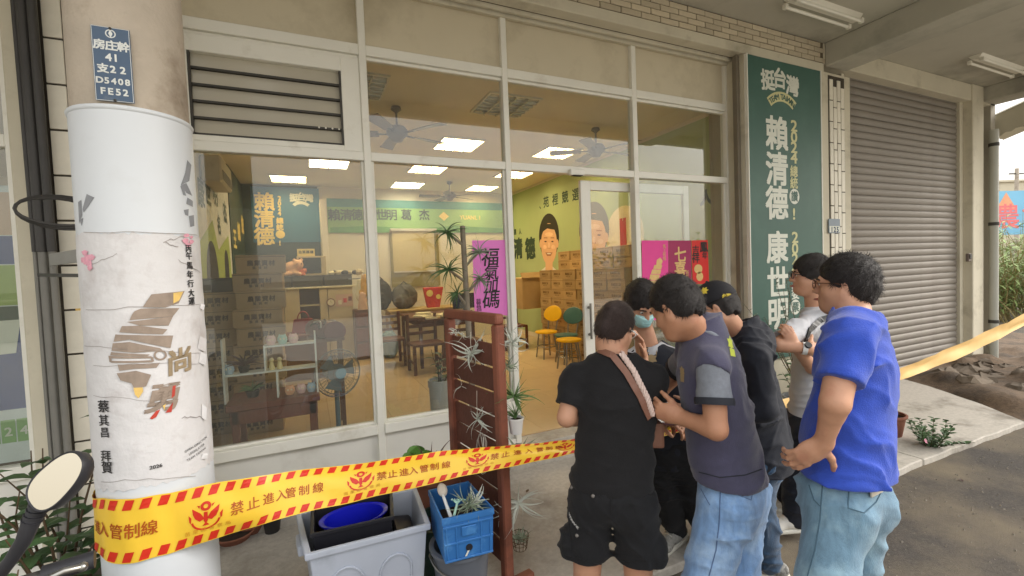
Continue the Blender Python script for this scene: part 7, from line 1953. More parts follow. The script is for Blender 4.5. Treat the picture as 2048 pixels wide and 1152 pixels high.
# ------------------------------------------------------------------ the green name board and small fittings on the facade
M_SIGN = mat('sea_green_board', (64, 98, 88), 0.5, var=0.07, scale=0.8, dirt=((80, 116, 104), 1.2, 0.5, 0.85))
M_SIGNT = mat('off_white_sign_print', (216, 218, 206), 0.5, var=0.04, scale=20)
M_SIGNY = mat('pale_yellow_sign_print', (204, 200, 150), 0.5, var=0.05, scale=20)
SG = thing('name_board', 'tall sea-green sign board with large white vertical characters', 'sign', (4.86, 3.28, 0.6))
bx('wall_behind', (4.246, 3.3, 0.0), (5.5, 3.6, 3.86), M_CREAM, B)
bx('panel', (4.262, 3.265, 0.62), (5.47, 3.296, 3.845), M_SIGN, SG, 0.003)
for a, b in (((4.25, 3.26, 0.6), (4.2615, 3.297, 3.85)), ((5.4705, 3.26, 0.6), (5.484, 3.297, 3.85))): bx('edge_trim', a, b, M_FRAME, SG)
YS = 3.2635
fns = lambda u, v: Vector((u, YS, v))
def sgt(m, ch, x, y, h, f_=fns, **kw): q = atY(x, y, YS); mb = MB(); put_text(mb, ch, q.x, q.z, h, f_, **kw); mb.build('character', m, SG)
for ch, x, y, h in (('賴', 1554, 267, 0.375), ('清', 1554, 338, 0.375), ('德', 1554, 406, 0.375), ('康', 1555, 495, 0.36), ('世', 1556, 565, 0.36), ('明', 1557, 627, 0.36)): sgt(M_SIGNT, ch, x, y, h, bold=0.026)
for ch, x, y, r_ in (('挺', 1536, 160, 0.12), ('台', 1560, 157, 0.0), ('灣', 1585, 172, -0.12)): sgt(M_SIGNT, ch, x, y, 0.225, bold=0.03, rot=r_ * 0.5)
for ch, y in (('立', 566), ('委', 587)): sgt(M_SIGNT, ch, 1591, y, 0.14, bold=0.02)
for y in (393, 614):
    q = atY(1589 if y < 500 else 1591, y, YS); mb = MB(); disc2d(mb, q.x, q.z, 0.085, fns, 22); mb.build('disc', M_SIGNT, SG)
for ch, y in (('2', 251), ('0', 273), ('2', 294), ('4', 315), ('!', 427)): sgt(M_SIGNY, ch, 1588, y, 0.17, bold=0.02, sx=1.35)
for ch, y in (('2', 474), ('0', 496), ('2', 517), ('4', 537)): sgt(M_SIGNY, ch, 1590, y, 0.17, bold=0.02, sx=1.35)
for ch, y in (('總', 343), ('統', 366)): sgt(M_SIGNY, ch, 1588, y, 0.135, bold=0.02)
q = atY(1562, 236, YS); R_ = 0.36; cz = atY(1560, 184, YS).z - R_
mb = MB(); disc2d(mb, q.x + 0.02, cz, R_ + 0.005, fns, 14, r0=R_ - 0.1, a0=math.radians(48), a1=math.radians(132))
rb_ = mb.build('ribbon', M_SIGNY, SG)
mb = MB(); fns2 = lambda u, v: Vector((u, YS - 0.0016, v))
for k, ch in enumerate('TEAM TAIWAN'):
    if ch == ' ': continue
    a = math.radians(126 - k * 7.2); put_text(mb, ch, q.x + 0.02 + (R_ - 0.048) * math.cos(a), cz + (R_ - 0.048) * math.sin(a), 0.085, fns2, rot=a - math.pi / 2, bold=0.02)
mb.build('lettering', M_SIGN, rb_)['kind'] = 'stuff'
for y, ch in ((393, '讚'), (614, '票')): sgt(M_SIGN, ch, 1589 if y < 500 else 1591, y, 0.12, fns2, bold=0.02)
hp = atY(1669, 452, 3.28)
hn = thing('house_number', 'small blue and white house number plate on tiled pilaster', 'sign', (hp.x, 3.285, hp.z - 0.08))
bx('plate', (hp.x - 0.11, 3.279, hp.z - 0.085), (hp.x + 0.11, 3.286, hp.z + 0.085), mat('grey_blue_plate', (120, 134, 146), 0.4), hn, 0.003)
mb = MB(); fh = lambda u, v: Vector((hp.x + u, 3.2775, hp.z + v)); poly2d(mb, [(-0.1, -0.075), (0.1, -0.075), (0.1, 0.0), (-0.1, 0.0)], fh); mb.build('white_field', M_SIGNT, hn)
mb = MB(); fh2 = lambda u, v: Vector((hp.x + u, 3.2765, hp.z + v)); row(mb, '125', -0.055, -0.04, 0.055, 0.085, fh2, bold=0.03); mb.build('lettering', mat('plate_blue', (44, 62, 92), 0.5), hn)
# posters on the panes
M_PINKP = mat('pink_poster_paper', (232, 130, 206), 0.6, var=0.05, scale=6, bump=0.25, bscale=9)
M_HOT = mat('hot_pink_poster_paper', (228, 70, 150), 0.6, var=0.05, scale=6, bump=0.2, bscale=9)
M_MAG = mat('dark_magenta_poster_paper', (160, 44, 90), 0.6, var=0.05, scale=6, bump=0.2, bscale=9)
M_REDP = mat('red_poster_paper', (214, 50, 46), 0.6, var=0.05, scale=6, bump=0.2, bscale=9)
M_GOLDP = mat('gold_poster_print', (218, 184, 118), 0.5, var=0.12, scale=30)
YP = 3.5485
def paper(name, lab, quad, m):
    q = [atY(x, y, YP) for x, y in quad]
    t = thing(name, lab, 'poster', (sum(p.x for p in q) / 4, YP, min(p.z for p in q)))
    mb = MB(); n = 8; vs = []
    for j in range(n + 1):
        for i in range(n + 1):
            a = q[0].lerp(q[1], i / n); b = q[3].lerp(q[2], i / n); p = a.lerp(b, j / n); p.y = YP - 0.0008 - 0.0016 * abs(math.sin(i * 1.3 + j * 0.7))
            vs.append(p)
    mb.add(vs, [(j * (n + 1) + i, (j + 1) * (n + 1) + i, (j + 1) * (n + 1) + i + 1, j * (n + 1) + i + 1) for j in range(n) for i in range(n)])
    mb.build('sheet', m, t, smooth=True); return t
fpp = lambda u, v: Vector((u, YP - 0.0042, v))
t = paper('pink_poster', 'pink lucky-wish poster with black brush characters on glass', [(944, 481), (1012, 480), (1015, 631), (949, 622)], M_PINKP)
mb = MB()
def ppt(mb, ch, x, y, h, **kw): q = atY(x, y, YP); put_text(mb, ch, q.x, q.z, h, fpp, **kw)
for ch, x, y, h in (('福', 980, 514, 0.165), ('氣', 983, 545, 0.14), ('加', 982, 571, 0.13), ('碼', 982, 599, 0.165)): ppt(mb, ch, x, y, h, bold=0.01, shear=0.12)
for ch, x, y in (('蔡', 957, 603), ('其', 957, 610), ('昌', 958, 617)): ppt(mb, ch, x, y, 0.05)
mb.build('lettering', M_INK, t)
t = paper('hot_pink_poster', 'hot pink poster with gold figure on right pane', [(1283, 481), (1336, 481), (1338, 640), (1286, 640)], M_HOT)
mb = MB()
for pts in ([(1313, 520), (1320, 515), (1325, 522), (1322, 530), (1312, 530)], [(1308, 530), (1324, 530), (1322, 538), (1306, 538)], [(1304, 539), (1322, 539), (1320, 548), (1301, 548)], [(1300, 549), (1319, 549), (1317, 560), (1298, 560)], [(1298, 561), (1316, 561), (1312, 580), (1300, 580)]):
    poly2d(mb, [(atY(x, y, YP).x, atY(x, y, YP).z) for x, y in pts], fpp)
for ch, y in zip('馬上有福', (493, 501, 509, 517)): ppt(mb, ch, 1328, y, 0.045)
mb.build('gold_print', M_GOLDP, t)
t = paper('magenta_poster', 'dark magenta poster with gold characters between pink and red ones', [(1336.5, 481), (1382, 481), (1384, 640), (1338.5, 640)], M_MAG)
mb = MB()
for ch, x, y, h in (('七', 1360, 509, 0.17), ('喜', 1360, 538, 0.17)): ppt(mb, ch, x, y, h, bold=0.02)
for ch, y in zip('新年', (545, 553)): ppt(mb, ch, 1374, y, 0.05)
mb.build('lettering', M_GOLDP, t)
t = paper('red_poster', 'red poster with dark characters at right end of the pane', [(1383, 481), (1415, 480), (1418, 568), (1385, 568)], M_REDP)
mb = MB()
for ch, x, y, h in (('鳳', 1407, 494, 0.12), ('年', 1409, 511, 0.08), ('吉', 1391, 500, 0.1), ('祥', 1391, 516, 0.11)): ppt(mb, ch, x, y, h, bold=0.02)
mb.build('lettering', M_INK, t)
mb = MB(); q = atY(1396, 538, YP); disc2d(mb, q.x, q.z, 0.06, fpp, 14, ry=0.05); q = atY(1399, 553, YP); disc2d(mb, q.x, q.z, 0.05, fpp, 12); mb.build('pale_print', M_GOLDP, t)
# ------------------------------------------------------------------ left neighbour's window, conduits
M_POSBLUE = mat('deep_blue_poster', (44, 70, 132), 0.5, var=0.08, scale=2); M_POSLG = mat('light_green_poster', (140, 178, 120), 0.5, var=0.06, scale=2)
NS = thing('neighbour_shopfront', 'neighbouring shop window with blue and green posters left of pole', 'shopfront', (-2.0, 3.5, 0.2))
for a, b in (((-2.9, 3.46, 0.0), (-2.84, 3.54, 3.86)), ((-1.485, 3.46, 0.0), (-1.44, 3.54, 3.86))): bx('frame_bar', a, b, M_FRAME, NS, 0.004)
for z0_, z1_ in ((3.3, 3.37), (2.5, 2.57), (0.62, 0.7), (0.0, 0.06)): bx('frame_bar', (-2.84, 3.463, z0_), (-1.485, 3.537, z1_), M_FRAME, NS, 0.004)
bx('lower_panel', (-2.84, 3.49, 0.06), (-1.485, 3.51, 0.62), M_PANEL, NS)
bx('top_panel', (-2.84, 3.49, 3.37), (-1.485, 3.51, 3.86), M_UPPANEL, NS)
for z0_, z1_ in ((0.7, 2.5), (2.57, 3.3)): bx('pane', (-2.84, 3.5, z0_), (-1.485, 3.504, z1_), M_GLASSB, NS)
YN = 3.515
npz = thing('window_poster', 'large blue and green campaign poster inside neighbouring window', 'poster', (-2.1, YN, 0.75))
nz = lambda x, y: atY(x, y, YN)
bx('sheet', (-2.8, YN, 0.72), (-1.487, YN + 0.004, nz(40, 372).z), mat('pale_window_poster', (206, 214, 214), 0.5), npz)
fnn = lambda u, v: Vector((u, YN - 0.001, v)); fnn2 = lambda u, v: Vector((u, YN - 0.002, v)); fnn3 = lambda u, v: Vector((u, YN - 0.003, v))
def nband(y0, y1, m, nm, f_=fnn, x0=-2.79, x1=-1.488):
    mb = MB(); za, zb = nz(30, y0).z, nz(30, y1).z; poly2d(mb, [(x0, zb), (x1, zb), (x1, za), (x0, za)], f_); mb.build(nm, m, npz)
nband(385, 470, mat('skin_tone_print', (206, 176, 150), 0.5, var=0.1, scale=3), 'portrait_band')
nband(472, 528, M_POSBLUE, 'blue_band'); nband(530, 610, mat('yellow_green_print', (150, 176, 84), 0.5, var=0.15, scale=2), 'hill_band')
nband(612, 650, M_DKTXT, 'dark_band'); nband(652, 818, M_POSBLUE, 'lower_blue')
mb = MB(); z_ = nz(30, 685).z; poly2d(mb, [(-2.1, z_ + 0.12), (-1.5, z_ + 0.13), (-1.53, z_ - 0.06), (-2.0, z_ - 0.08)], fnn2); mb.build('white_fold', M_SIGNT, npz)
for k in range(4):
    mb = MB(); za, zb = nz(30, 838).z, nz(30, 884).z; xk = -1.75 + k * 0.066; poly2d(mb, [(xk, zb), (xk + 0.06, zb), (xk + 0.06, za), (xk, za)], fnn2); mb.build('green_box', M_POSLG, npz)
    mb = MB(); put_text(mb, '2024'[k], -1.72 + k * 0.066, (za + zb) / 2, 0.07, fnn3, bold=0.02); mb.build('lettering', M_SIGNT, npz)
cd_ = thing('conduit_bundle', 'bundle of dark vertical conduits between the cream pier and pole', 'conduit', (-1.3, 3.27, 0.0))
for k, (dx_, r_) in enumerate(((0.0, 0.022), (0.045, 0.016), (-0.032, 0.01))):
    MB().tube([(-1.28 + dx_, 3.255 - 0.02 * (k == 1), 0.0), (-1.28 + dx_, 3.255 - 0.02 * (k == 1), 1.9)], r_, 10).build('pipe', mat('grey_conduit', (120, 118, 112), 0.5, var=0.1), cd_, smooth=True)
    MB().tube([(-1.28 + dx_, 3.255 - 0.02 * (k == 1), 1.901), (-1.28 + dx_ - 0.01, 3.255 - 0.02 * (k == 1), 4.19)], r_ * 1.25, 10).build('cable', MATS['black_cable'], cd_, smooth=True)
stk = atY(165, 640, 3.28)
t = thing('sticker', 'small orange and white sticker on the tiles behind pole', 'sticker', (stk.x, 3.282, stk.z - 0.08))
bx('sheet', (stk.x - 0.03, 3.2905, stk.z - 0.1), (stk.x + 0.03, 3.2915, stk.z + 0.08), M_SIGNT, t); bx('orange_block', (stk.x - 0.03, 3.2893, stk.z), (stk.x + 0.03, 3.29, stk.z + 0.08), M_YELINK, t)
# ------------------------------------------------------------------ plants
def leafmat(n, c, var=0.25): return mat(n, c, 0.5, var=var, scale=14, rnd=0.0, bump=0.15, bscale=40)
L_DK = leafmat('dark_green_leaf', (72, 98, 60)); L_MID = leafmat('mid_green_leaf', (84, 112, 62)); L_GREY = leafmat('grey_green_leaf', (128, 140, 118)); L_SILV = leafmat('silver_leaf', (186, 190, 178), 0.15)
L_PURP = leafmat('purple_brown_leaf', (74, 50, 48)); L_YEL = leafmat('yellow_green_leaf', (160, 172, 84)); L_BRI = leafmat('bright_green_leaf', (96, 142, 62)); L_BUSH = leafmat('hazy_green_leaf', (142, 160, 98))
M_STEM = mat('brown_stem', (92, 74, 54), 0.8, var=0.2, scale=20); M_TERRA = mat('terracotta', (132, 84, 66), 0.8, var=0.15, scale=12, bump=0.2); M_BLKPOT = mat('black_pot_plastic', (42, 42, 42), 0.5, var=0.15)
M_GREYPOT = mat('grey_pot', (150, 150, 150), 0.5, var=0.1); M_WHPOT = mat('white_pot', (216, 216, 214), 0.45, var=0.05); M_SOIL = mat('potting_soil', (50, 38, 30), 0.95, var=0.4, scale=60)
def leaf(mb, base, d, up, ln, w, droop=0.2, n=4, cup=0.25):
    """one broad leaf as a small bent strip with a midrib fold"""
    d = Vector(d).normalized(); s_ = d.cross(Vector(up)); s_ = s_.normalized() if s_.length > 1e-4 else d.orthogonal().normalized(); nn = s_.cross(d)
    vs = []; p = Vector(base)
    for i in range(n + 1):
        t = i / n; ww = w * math.sin(math.pi * min(0.97, t ** 0.8 * 0.94 + 0.06)) if i < n else 0.0
        q = p + d * (ln * t) - Vector((0, 0, 1)) * (droop * ln * t * t)
        vs += [q - s_ * ww + nn * (cup * ww), q, q + s_ * ww + nn * (cup * ww)]
    fs = []
    for i in range(n): a = i * 3; fs += [(a, a + 1, a + 4, a + 3), (a + 1, a + 2, a + 5, a + 4)]
    mb.add(vs, fs)
def spike(mb, base, d, ln, w, curl=0.5, n=7, side=None, flat=0.5):
    """one narrow curling strap leaf"""
    d = Vector(d).normalized(); p = Vector(base); ax = Vector(side) if side is not None else d.cross(UP); ax = ax.normalized() if ax.length > 1e-4 else Vector((1, 0, 0))
    pts = [p]
    for i in range(n): pts.append(pts[-1] + d * (ln / n)); d = (Matrix.Rotation(-curl / n, 3, ax) @ d)
    mb.tube(pts, [max(0.0008, w * (1 - (i / n) ** 1.5)) for i in range(n + 1)], 4, flat=flat, cap=False)
def pot(t, c, r, h, m, name='pot', soil=True, taper=0.75):
    MB().lathe([(r * taper * 0.98, 0), (r * taper, 0.002), (r * 0.97, h * 0.9), (r * 1.06, h * 0.9), (r * 1.06, h), (r * 0.94, h), (r * 0.9, h * 0.85)], c, 18).build(name, m, t, smooth=True)
    MB().lathe([(0.001, 0), (r * taper * 0.98, 0.0)], c, 18).build('pot_base', m, t)
    if soil: MB().lathe([(0.001, h * 0.86), (r * 0.93, h * 0.84)], c, 14).build('soil', M_SOIL, t)
rl = random.Random(33)
def branchy(t, base, n, h, spread, lf, lm, nl=14, lsize=(0.05, 0.018), droop=0.25, lean=(0, 0, 0), stemr=0.006, name='foliage'):
    """shoots with alternate leaves; every shoot is one stem with its own leaves"""
    base = Vector(base)
    st, lv = MB(), MB()
    for k in range(n):
        a = 6.283 * k / n + rl.uniform(-0.4, 0.4); d = (Vector((math.cos(a), math.sin(a), 0)) * spread * rl.uniform(0.3, 1) + UP + Vector(lean)).normalized()
        H = h * rl.uniform(0.6, 1.05); pts = [base + Vector((rl.uniform(-1, 1), rl.uniform(-1, 1), 0)) * 0.02]
        for i in range(6): pts.append(pts[-1] + d * (H / 6)); d = (d + Vector((rl.gauss(0, 0.1), rl.gauss(0, 0.1), rl.gauss(0, 0.05)))).normalized()
        st.tube(pts, [stemr * (1 - 0.12 * i) for i in range(7)], 5)
        for i in range(nl):
            t_ = 0.2 + 0.8 * i / nl; j = min(5, int(t_ * 6)); p = pts[j].lerp(pts[j + 1], t_ * 6 - j if j < 6 else 1)
            a2 = i * 2.4 + k; ld = Vector((math.cos(a2), math.sin(a2), 0.35 + rl.uniform(-0.2, 0.4)))
            s_ = rl.uniform(0.7, 1.2); leaf(lv, p, ld, UP, lsize[0] * s_, lsize[1] * s_, droop)
    st.build('stem', M_STEM, t); f_ = lv.build(name, lf, t); f_['kind'] = 'stuff'
# shrub at the left edge behind the scooter mirror
c = atZ(120, 1240, 0.0); c = Vector((-1.02, 2.55, 0))
t = thing('potted_shrub', 'leafy dark green shrub in pot behind the scooter mirror', 'plant', c)
pot(t, c, 0.15, 0.22, M_BLKPOT)
branchy(t, c + UP * 0.2, 14, 0.95, 0.5, L_DK, None, 11, (0.115, 0.034), 0.35, stemr=0.008)
c2 = Vector((-0.98, 1.95, -0.05 + 0.05))
t = thing('potted_shrub', 'smaller dark leafy plant low in the bottom left corner', 'plant', c2)
pot(t, c2, 0.13, 0.18, M_BLKPOT); branchy(t, c2 + UP * 0.16, 13, 0.62, 0.8, L_DK, None, 11, (0.105, 0.036), 0.3, stemr=0.008)
# low pots below the window seen past the tape
for k, (x, y, r_, h_, m, lab) in enumerate(((545, 1062, 0.06, 0.11, M_BLKPOT, 'small black flower pot standing on the pavement below window'), (470, 1078, 0.12, 0.05, M_TERRA, 'flat terracotta saucer on the pavement near pole'), (505, 1060, 0.1, 0.06, M_TERRA, 'second terracotta bowl beside the black pot'))):
    c = atZ(x, y, 0.0); t = thing('flower_pot', lab, 'pot', c); pot(t, c, r_, h_, m)
    if k == 0: mb = MB(); [spike(mb, c + UP * 0.1, Vector((rl.uniform(-.3, .3), rl.uniform(-.3, .3), 1)), 0.3 * rl.uniform(0.3, 1.0), 0.004, 0.4) for i in range(3)]; mb.build('shoots', M_STEM, t)
# plants between tubs and trellis
c = at(905, 960, 2.72); c = Vector((c.x - 0.02, c.y + 0.25, 0.0))
t = thing('terracotta_planter', 'large terracotta planter with dark spiky leaves behind the trellis', 'plant', c)
pot(t, c, 0.2, 0.45, M_TERRA)
mb = MB()
for k in range(26): a = k * 2.4; e = rl.uniform(0.5, 1.6); spike(mb, c + Vector((-0.06, -0.04, 0.42)), Vector((math.cos(a), math.sin(a), e)), rl.uniform(0.16, 0.3), 0.014, 0.9, flat=0.25)
mb.build('leaves', L_PURP, t)
c = Vector((0.52, 3.12, 0))
t = thing('round_leaf_plant', 'pot with a few round bright green leaves by the panel', 'plant', c); pot(t, c, 0.1, 0.3, M_BLKPOT)
mb = MB(); stn = MB()
for x, y, s_ in ((832, 905, 0.062), (850, 912, 0.055), (818, 915, 0.045)):
    p = atY(x, y, 3.0); stn.tube([c + UP * 0.28, p], 0.004, 5)
    vs = [p + Vector((s_ * math.cos(i * 0.449), -0.015 * math.sin(i * 0.9), s_ * 0.8 * math.sin(i * 0.449))) for i in range(14)]; mb.add(vs, [tuple(range(14))])
stn.build('stem', L_MID, t); mb.build('leaf', L_BRI, t)
# ------------------------------------------------------------------ trellis with air plants
TB = Vector((0.895, 2.165, 0)); TA = Vector((0.80, 2.71, 0)); HT = 1.45
tdir = (TA - TB).normalized(); tn = Vector((-tdir.y, tdir.x, 0)); tn = tn if tn.x < 0 else -tn
TR = thing('slatted_trellis', 'brown wooden slatted trellis stand hung with silvery air plants', 'trellis', TB.lerp(TA, 0.5))
M_TREL = mat('brown_painted_wood', (126, 74, 56), 0.6, var=0.2, scale=6, stretch=(1, 1, 0.2), bump=0.25, bscale=40, dirt=((84, 50, 40), 5, 0.5, 0.75))
M_TRELD = mat('dark_brown_board', (92, 54, 42), 0.65, var=0.25, scale=5, bump=0.25, bscale=40, rnd=0.12)
for P_, nm in ((TB, 'post'), (TA, 'post')): MB().bar(P_, P_ + UP * (HT - 0.03), 0.055, 0.055, up=tdir).build(nm, M_TREL, TR, 0.008)
top = [TB + UP * (HT - 0.03), TB + UP * (HT + 0.005) + tdir * 0.006, TB + UP * (HT + 0.028) + tdir * 0.03, TA + UP * (HT + 0.03)]
MB().bar(TB + UP * HT - tdir * 0.028, TA + UP * HT + tdir * 0.03, 0.056, 0.058, up=UP).build('top_rail', M_TREL, TR, 0.02, seg=3)
z = 0.12; k = 0
while z + 0.14 < HT - 0.05:
    o_ = rl.uniform(-0.006, 0.006)
    MB().bar(TB + tdir * 0.028 + UP * (z + 0.06) - tn * 0.006, TA - tdir * 0.028 + UP * (z + 0.06 + o_) - tn * 0.006, 0.016, 0.122, up=UP).build('slat', M_TRELD, TR, 0.004)
    z += 0.134; k += 1
MB().bar(TB - tn * 0.16 + UP * 0.02, TB + tn * 0.16 + UP * 0.02, 0.05, 0.04).build('foot_bar', M_TREL, TR, 0.004)
M_WIRE = mat('pale_wire', (196, 190, 176), 0.4, 0.3)
ty = {}
def air_plant(x, y, d_, r_, n, lab, m=None, hang=0.0, basis=None, curl=1.6, w=0.0045, bias=(0, 0, 0.2)):
    c = at(x, y, d_) if basis is None else Vector(basis)
    t = thing('air_plant', lab, 'air plant', c); mb = MB()
    for k in range(n):
        v = Vector((rl.gauss(0, 1), rl.gauss(0, 1), rl.gauss(0, 1))).normalized() + Vector(bias); sd_ = v.cross(Vector((rl.gauss(0, 1), rl.gauss(0, 1), rl.gauss(0, 1))))
        spike(mb, c + v * 0.006, v, r_ * rl.uniform(0.7, 1.35), w * rl.uniform(0.7, 1.3), curl * rl.uniform(0.3, 1.4), 8, sd_, 0.45)
    mb.build('leaves', m or L_SILV, t)
    if hang: MB().tube([c, c + UP * hang * 0.5 + tn * 0.004, c + UP * hang], 0.0016, 5).build('wire', M_WIRE, t)
    return t
def on_tr(f_, z, off=0.03): return TB + tdir * f_ + UP * z + tn * off
air_plant(0, 0, 0, 0.13, 22, 'big silvery curled air plant high on the trellis front', hang=0.12, basis=on_tr(0.2, HT - 0.2, 0.05), curl=2.2, w=0.0065)
air_plant(0, 0, 0, 0.1, 18, 'silvery air plant tuft midway down the trellis front', hang=0.16, basis=on_tr(0.16, HT - 0.56, 0.05), curl=2.0, w=0.005)
air_plant(0, 0, 0, 0.05, 9, 'tiny curled air plant beside the upper rail of trellis', basis=on_tr(0.33, HT - 0.11, 0.03), curl=2.6, w=0.004)
air_plant(0, 0, 0, 0.05, 9, 'tiny curled air plant at left end of upper rail', basis=on_tr(0.43, HT - 0.1, 0.03), curl=2.6, w=0.004)
air_plant(0, 0, 0, 0.07, 7, 'thin wiry air plant at the left middle of trellis', basis=on_tr(0.38, HT - 0.42, 0.03), curl=2.2, w=0.003)
for k, (f_, z) in enumerate(((0.13, HT - 0.66), (0.2, HT - 0.74), (0.11, HT - 0.8))):
    pass
ty_ = thing('wire_coil', 'loose coil of pale wire hanging on the trellis', 'wire', on_tr(0.14, HT - 0.85, 0.04))
mb = MB()
for k in range(4): c = on_tr(0.14 + 0.008 * k, HT - 0.72 - 0.012 * k, 0.04); mb.tube([c + tdir * (0.05 * math.cos(i * 0.5236)) * (0.7 + 0.1 * k) + UP * (0.085 + 0.01 * k) * math.sin(i * 0.5236) + tn * 0.01 * math.sin(i + k) for i in range(13)], 0.0022, 5, cap=False)
mb.build('wire', M_WIRE, ty_)
M_GAP = mat('pale_wood_edge', (200, 190, 170), 0.7)
RX = TB - tn * 0.05 - tdir * 0.02
def rx(z, o=0.06): return TB - tn * o - tdir * 0.01 + UP * z
air_plant(0, 0, 0, 0.1, 26, 'silver ball air plant at top right of trellis post', basis=rx(HT - 0.13, 0.08), curl=2.4, w=0.0055)
air_plant(0, 0, 0, 0.075, 20, 'small grey air plant tied below the silver ball', basis=rx(HT - 0.25, 0.05), curl=2.0, w=0.0045, m=L_GREY)
air_plant(0, 0, 0, 0.13, 26, 'spiky green air plant halfway down right trellis post', basis=rx(HT - 0.42, 0.08), curl=0.9, w=0.0055, m=L_MID)
air_plant(0, 0, 0, 0.11, 26, 'dusky spiky plant just above the police tape', basis=rx(HT - 0.72, 0.08), curl=0.8, w=0.006, m=L_GREY)
air_plant(0, 0, 0, 0.15, 22, 'long pale hanging air plant below the police tape', basis=rx(HT - 1.0, 0.08), curl=1.5, w=0.006, bias=(0, 0, -0.5))
c = rx(HT - 0.62, 0.085); t = thing('hanging_pot', 'small white pot fixed to the right trellis post', 'pot', c); pot(t, c, 0.042, 0.085, M_WHPOT)
mb = MB(); [spike(mb, c + UP * 0.08, Vector((rl.gauss(0, .6), rl.gauss(0, .6), 1)), 0.11, 0.005, 0.8) for k in range(16)]; mb.build('leaves', L_MID, t)
c = rx(HT - 1.25, 0.08); t = thing('hanging_basket', 'small wire basket of succulents low on the trellis post', 'basket', c)
bk_ = MB()
for k in range(12): a = k * 0.5236; bk_.tube([c + Vector((0.035 * math.cos(a), 0.035 * math.sin(a), 0)), c + Vector((0.05 * math.cos(a), 0.05 * math.sin(a), 0.075))], 0.0018, 4)
for z in (0, 0.025, 0.05, 0.075): bk_.tube([c + Vector(((0.035 + 0.2 * z) * math.cos(i * 0.5236), (0.035 + 0.2 * z) * math.sin(i * 0.5236), z)) for i in range(13)], 0.0018, 4, cap=False)
bk_.build('basket', M_STEM, t)['kind'] = 'stuff'
mb = MB(); [spike(mb, c + UP * 0.05 + Vector((rl.uniform(-.03, .03), rl.uniform(-.03, .03), 0)), Vector((rl.gauss(0, .8), rl.gauss(0, .8), 0.8)), 0.06, 0.007, 0.6) for k in range(26)]; mb.build('rosettes', L_GREY, t)
# branch stand with bromeliads behind the trellis, against the pane
cb_ = atZ(945, 900, 0.0); cb_ = Vector((1.12, 3.2, 0.0))
zt_ = atY(928, 452, 3.2).z; xb_ = atY(932, 560, 3.2).x
t = thing('branch_stand', 'upright grey branch stand carrying spiky dark bromeliads by pane', 'plant', (xb_, 3.2, 0.0))
MB().tube([(xb_, 3.2, 0), (xb_ + 0.01, 3.2, 0.9), (xb_ - 0.01, 3.2, zt_)], [0.03, 0.025, 0.02], 8).build('trunk', mat('grey_branch', (130, 120, 104), 0.8, var=0.2, scale=14, bump=0.3), t, smooth=True)
for k, (dx_, dz_, l_) in enumerate(((-0.14, -0.05, 0.16), (0.1, -0.2, 0.16), (-0.14, -0.32, 0.18), (0.1, -0.4, 0.14), (-0.08, -0.5, 0.12))):
    e = Vector((xb_ + dx_, 3.17, zt_ + dz_)); MB().tube([(xb_, 3.2, zt_ + dz_ - 0.1), e], [0.012, 0.008], 6).build('twig', MATS['grey_branch'], t, smooth=True)
    mb = MB(); m_ = [L_DK, L_GREY][k % 2]
    for q_ in range(22): v = Vector((rl.gauss(0, 1), rl.gauss(0, .8), rl.gauss(0.3, .8))); spike(mb, e, v, l_ * rl.uniform(0.7, 1.2), 0.009, 1.5 * rl.uniform(0.2, 1), 7, None, 0.3)
    mb.build('leaves', m_, t)
pot(t, Vector((xb_, 3.2, 0)), 0.13, 0.25, M_GREYPOT)
c = Vector((atY(882, 800, 3.75).x, 3.75, RZ0)); t = thing('grey_planter', 'tall grey planter with a thin plant inside the window', 'plant', c); pot(t, c, 0.1, atY(882, 758, 3.75).z - RZ0, mat('pale_grey_planter', (176, 174, 170), 0.5), taper=0.85)
branchy(t, c + UP * 0.45, 5, 0.42, 0.3, L_DK, None, 8, (0.09, 0.02), 0.3)
# plants on the shelf inside
c = Vector((atY(505, 785, 3.98).x, 4.0, BZ + 0.001)); t = thing('succulent_pot', 'low green succulent on the side table under the shelf', 'plant', c); pot(t, c, 0.05, 0.05, M_BLKPOT)
mb = MB(); [spike(mb, c + UP * 0.05, Vector((rl.gauss(0, 1), rl.gauss(0, 1), 0.9)), 0.1, 0.012, 0.8, flat=0.4) for k in range(20)]; mb.build('leaves', L_MID, t)
c = Vector((atY(490, 735, 3.98).x, 3.92, z1 + 0.0005)); t = thing('bromeliad', 'dark reddish bromeliad on the lower shelf board', 'plant', c); pot(t, c, 0.04, 0.05, M_BLKPOT)
mb = MB(); [spike(mb, c + UP * 0.05, Vector((rl.gauss(0, 1), rl.gauss(0, .7), 1.1)), 0.14, 0.011, 1.0, flat=0.3) for k in range(24)]; mb.build('leaves', L_PURP, t)
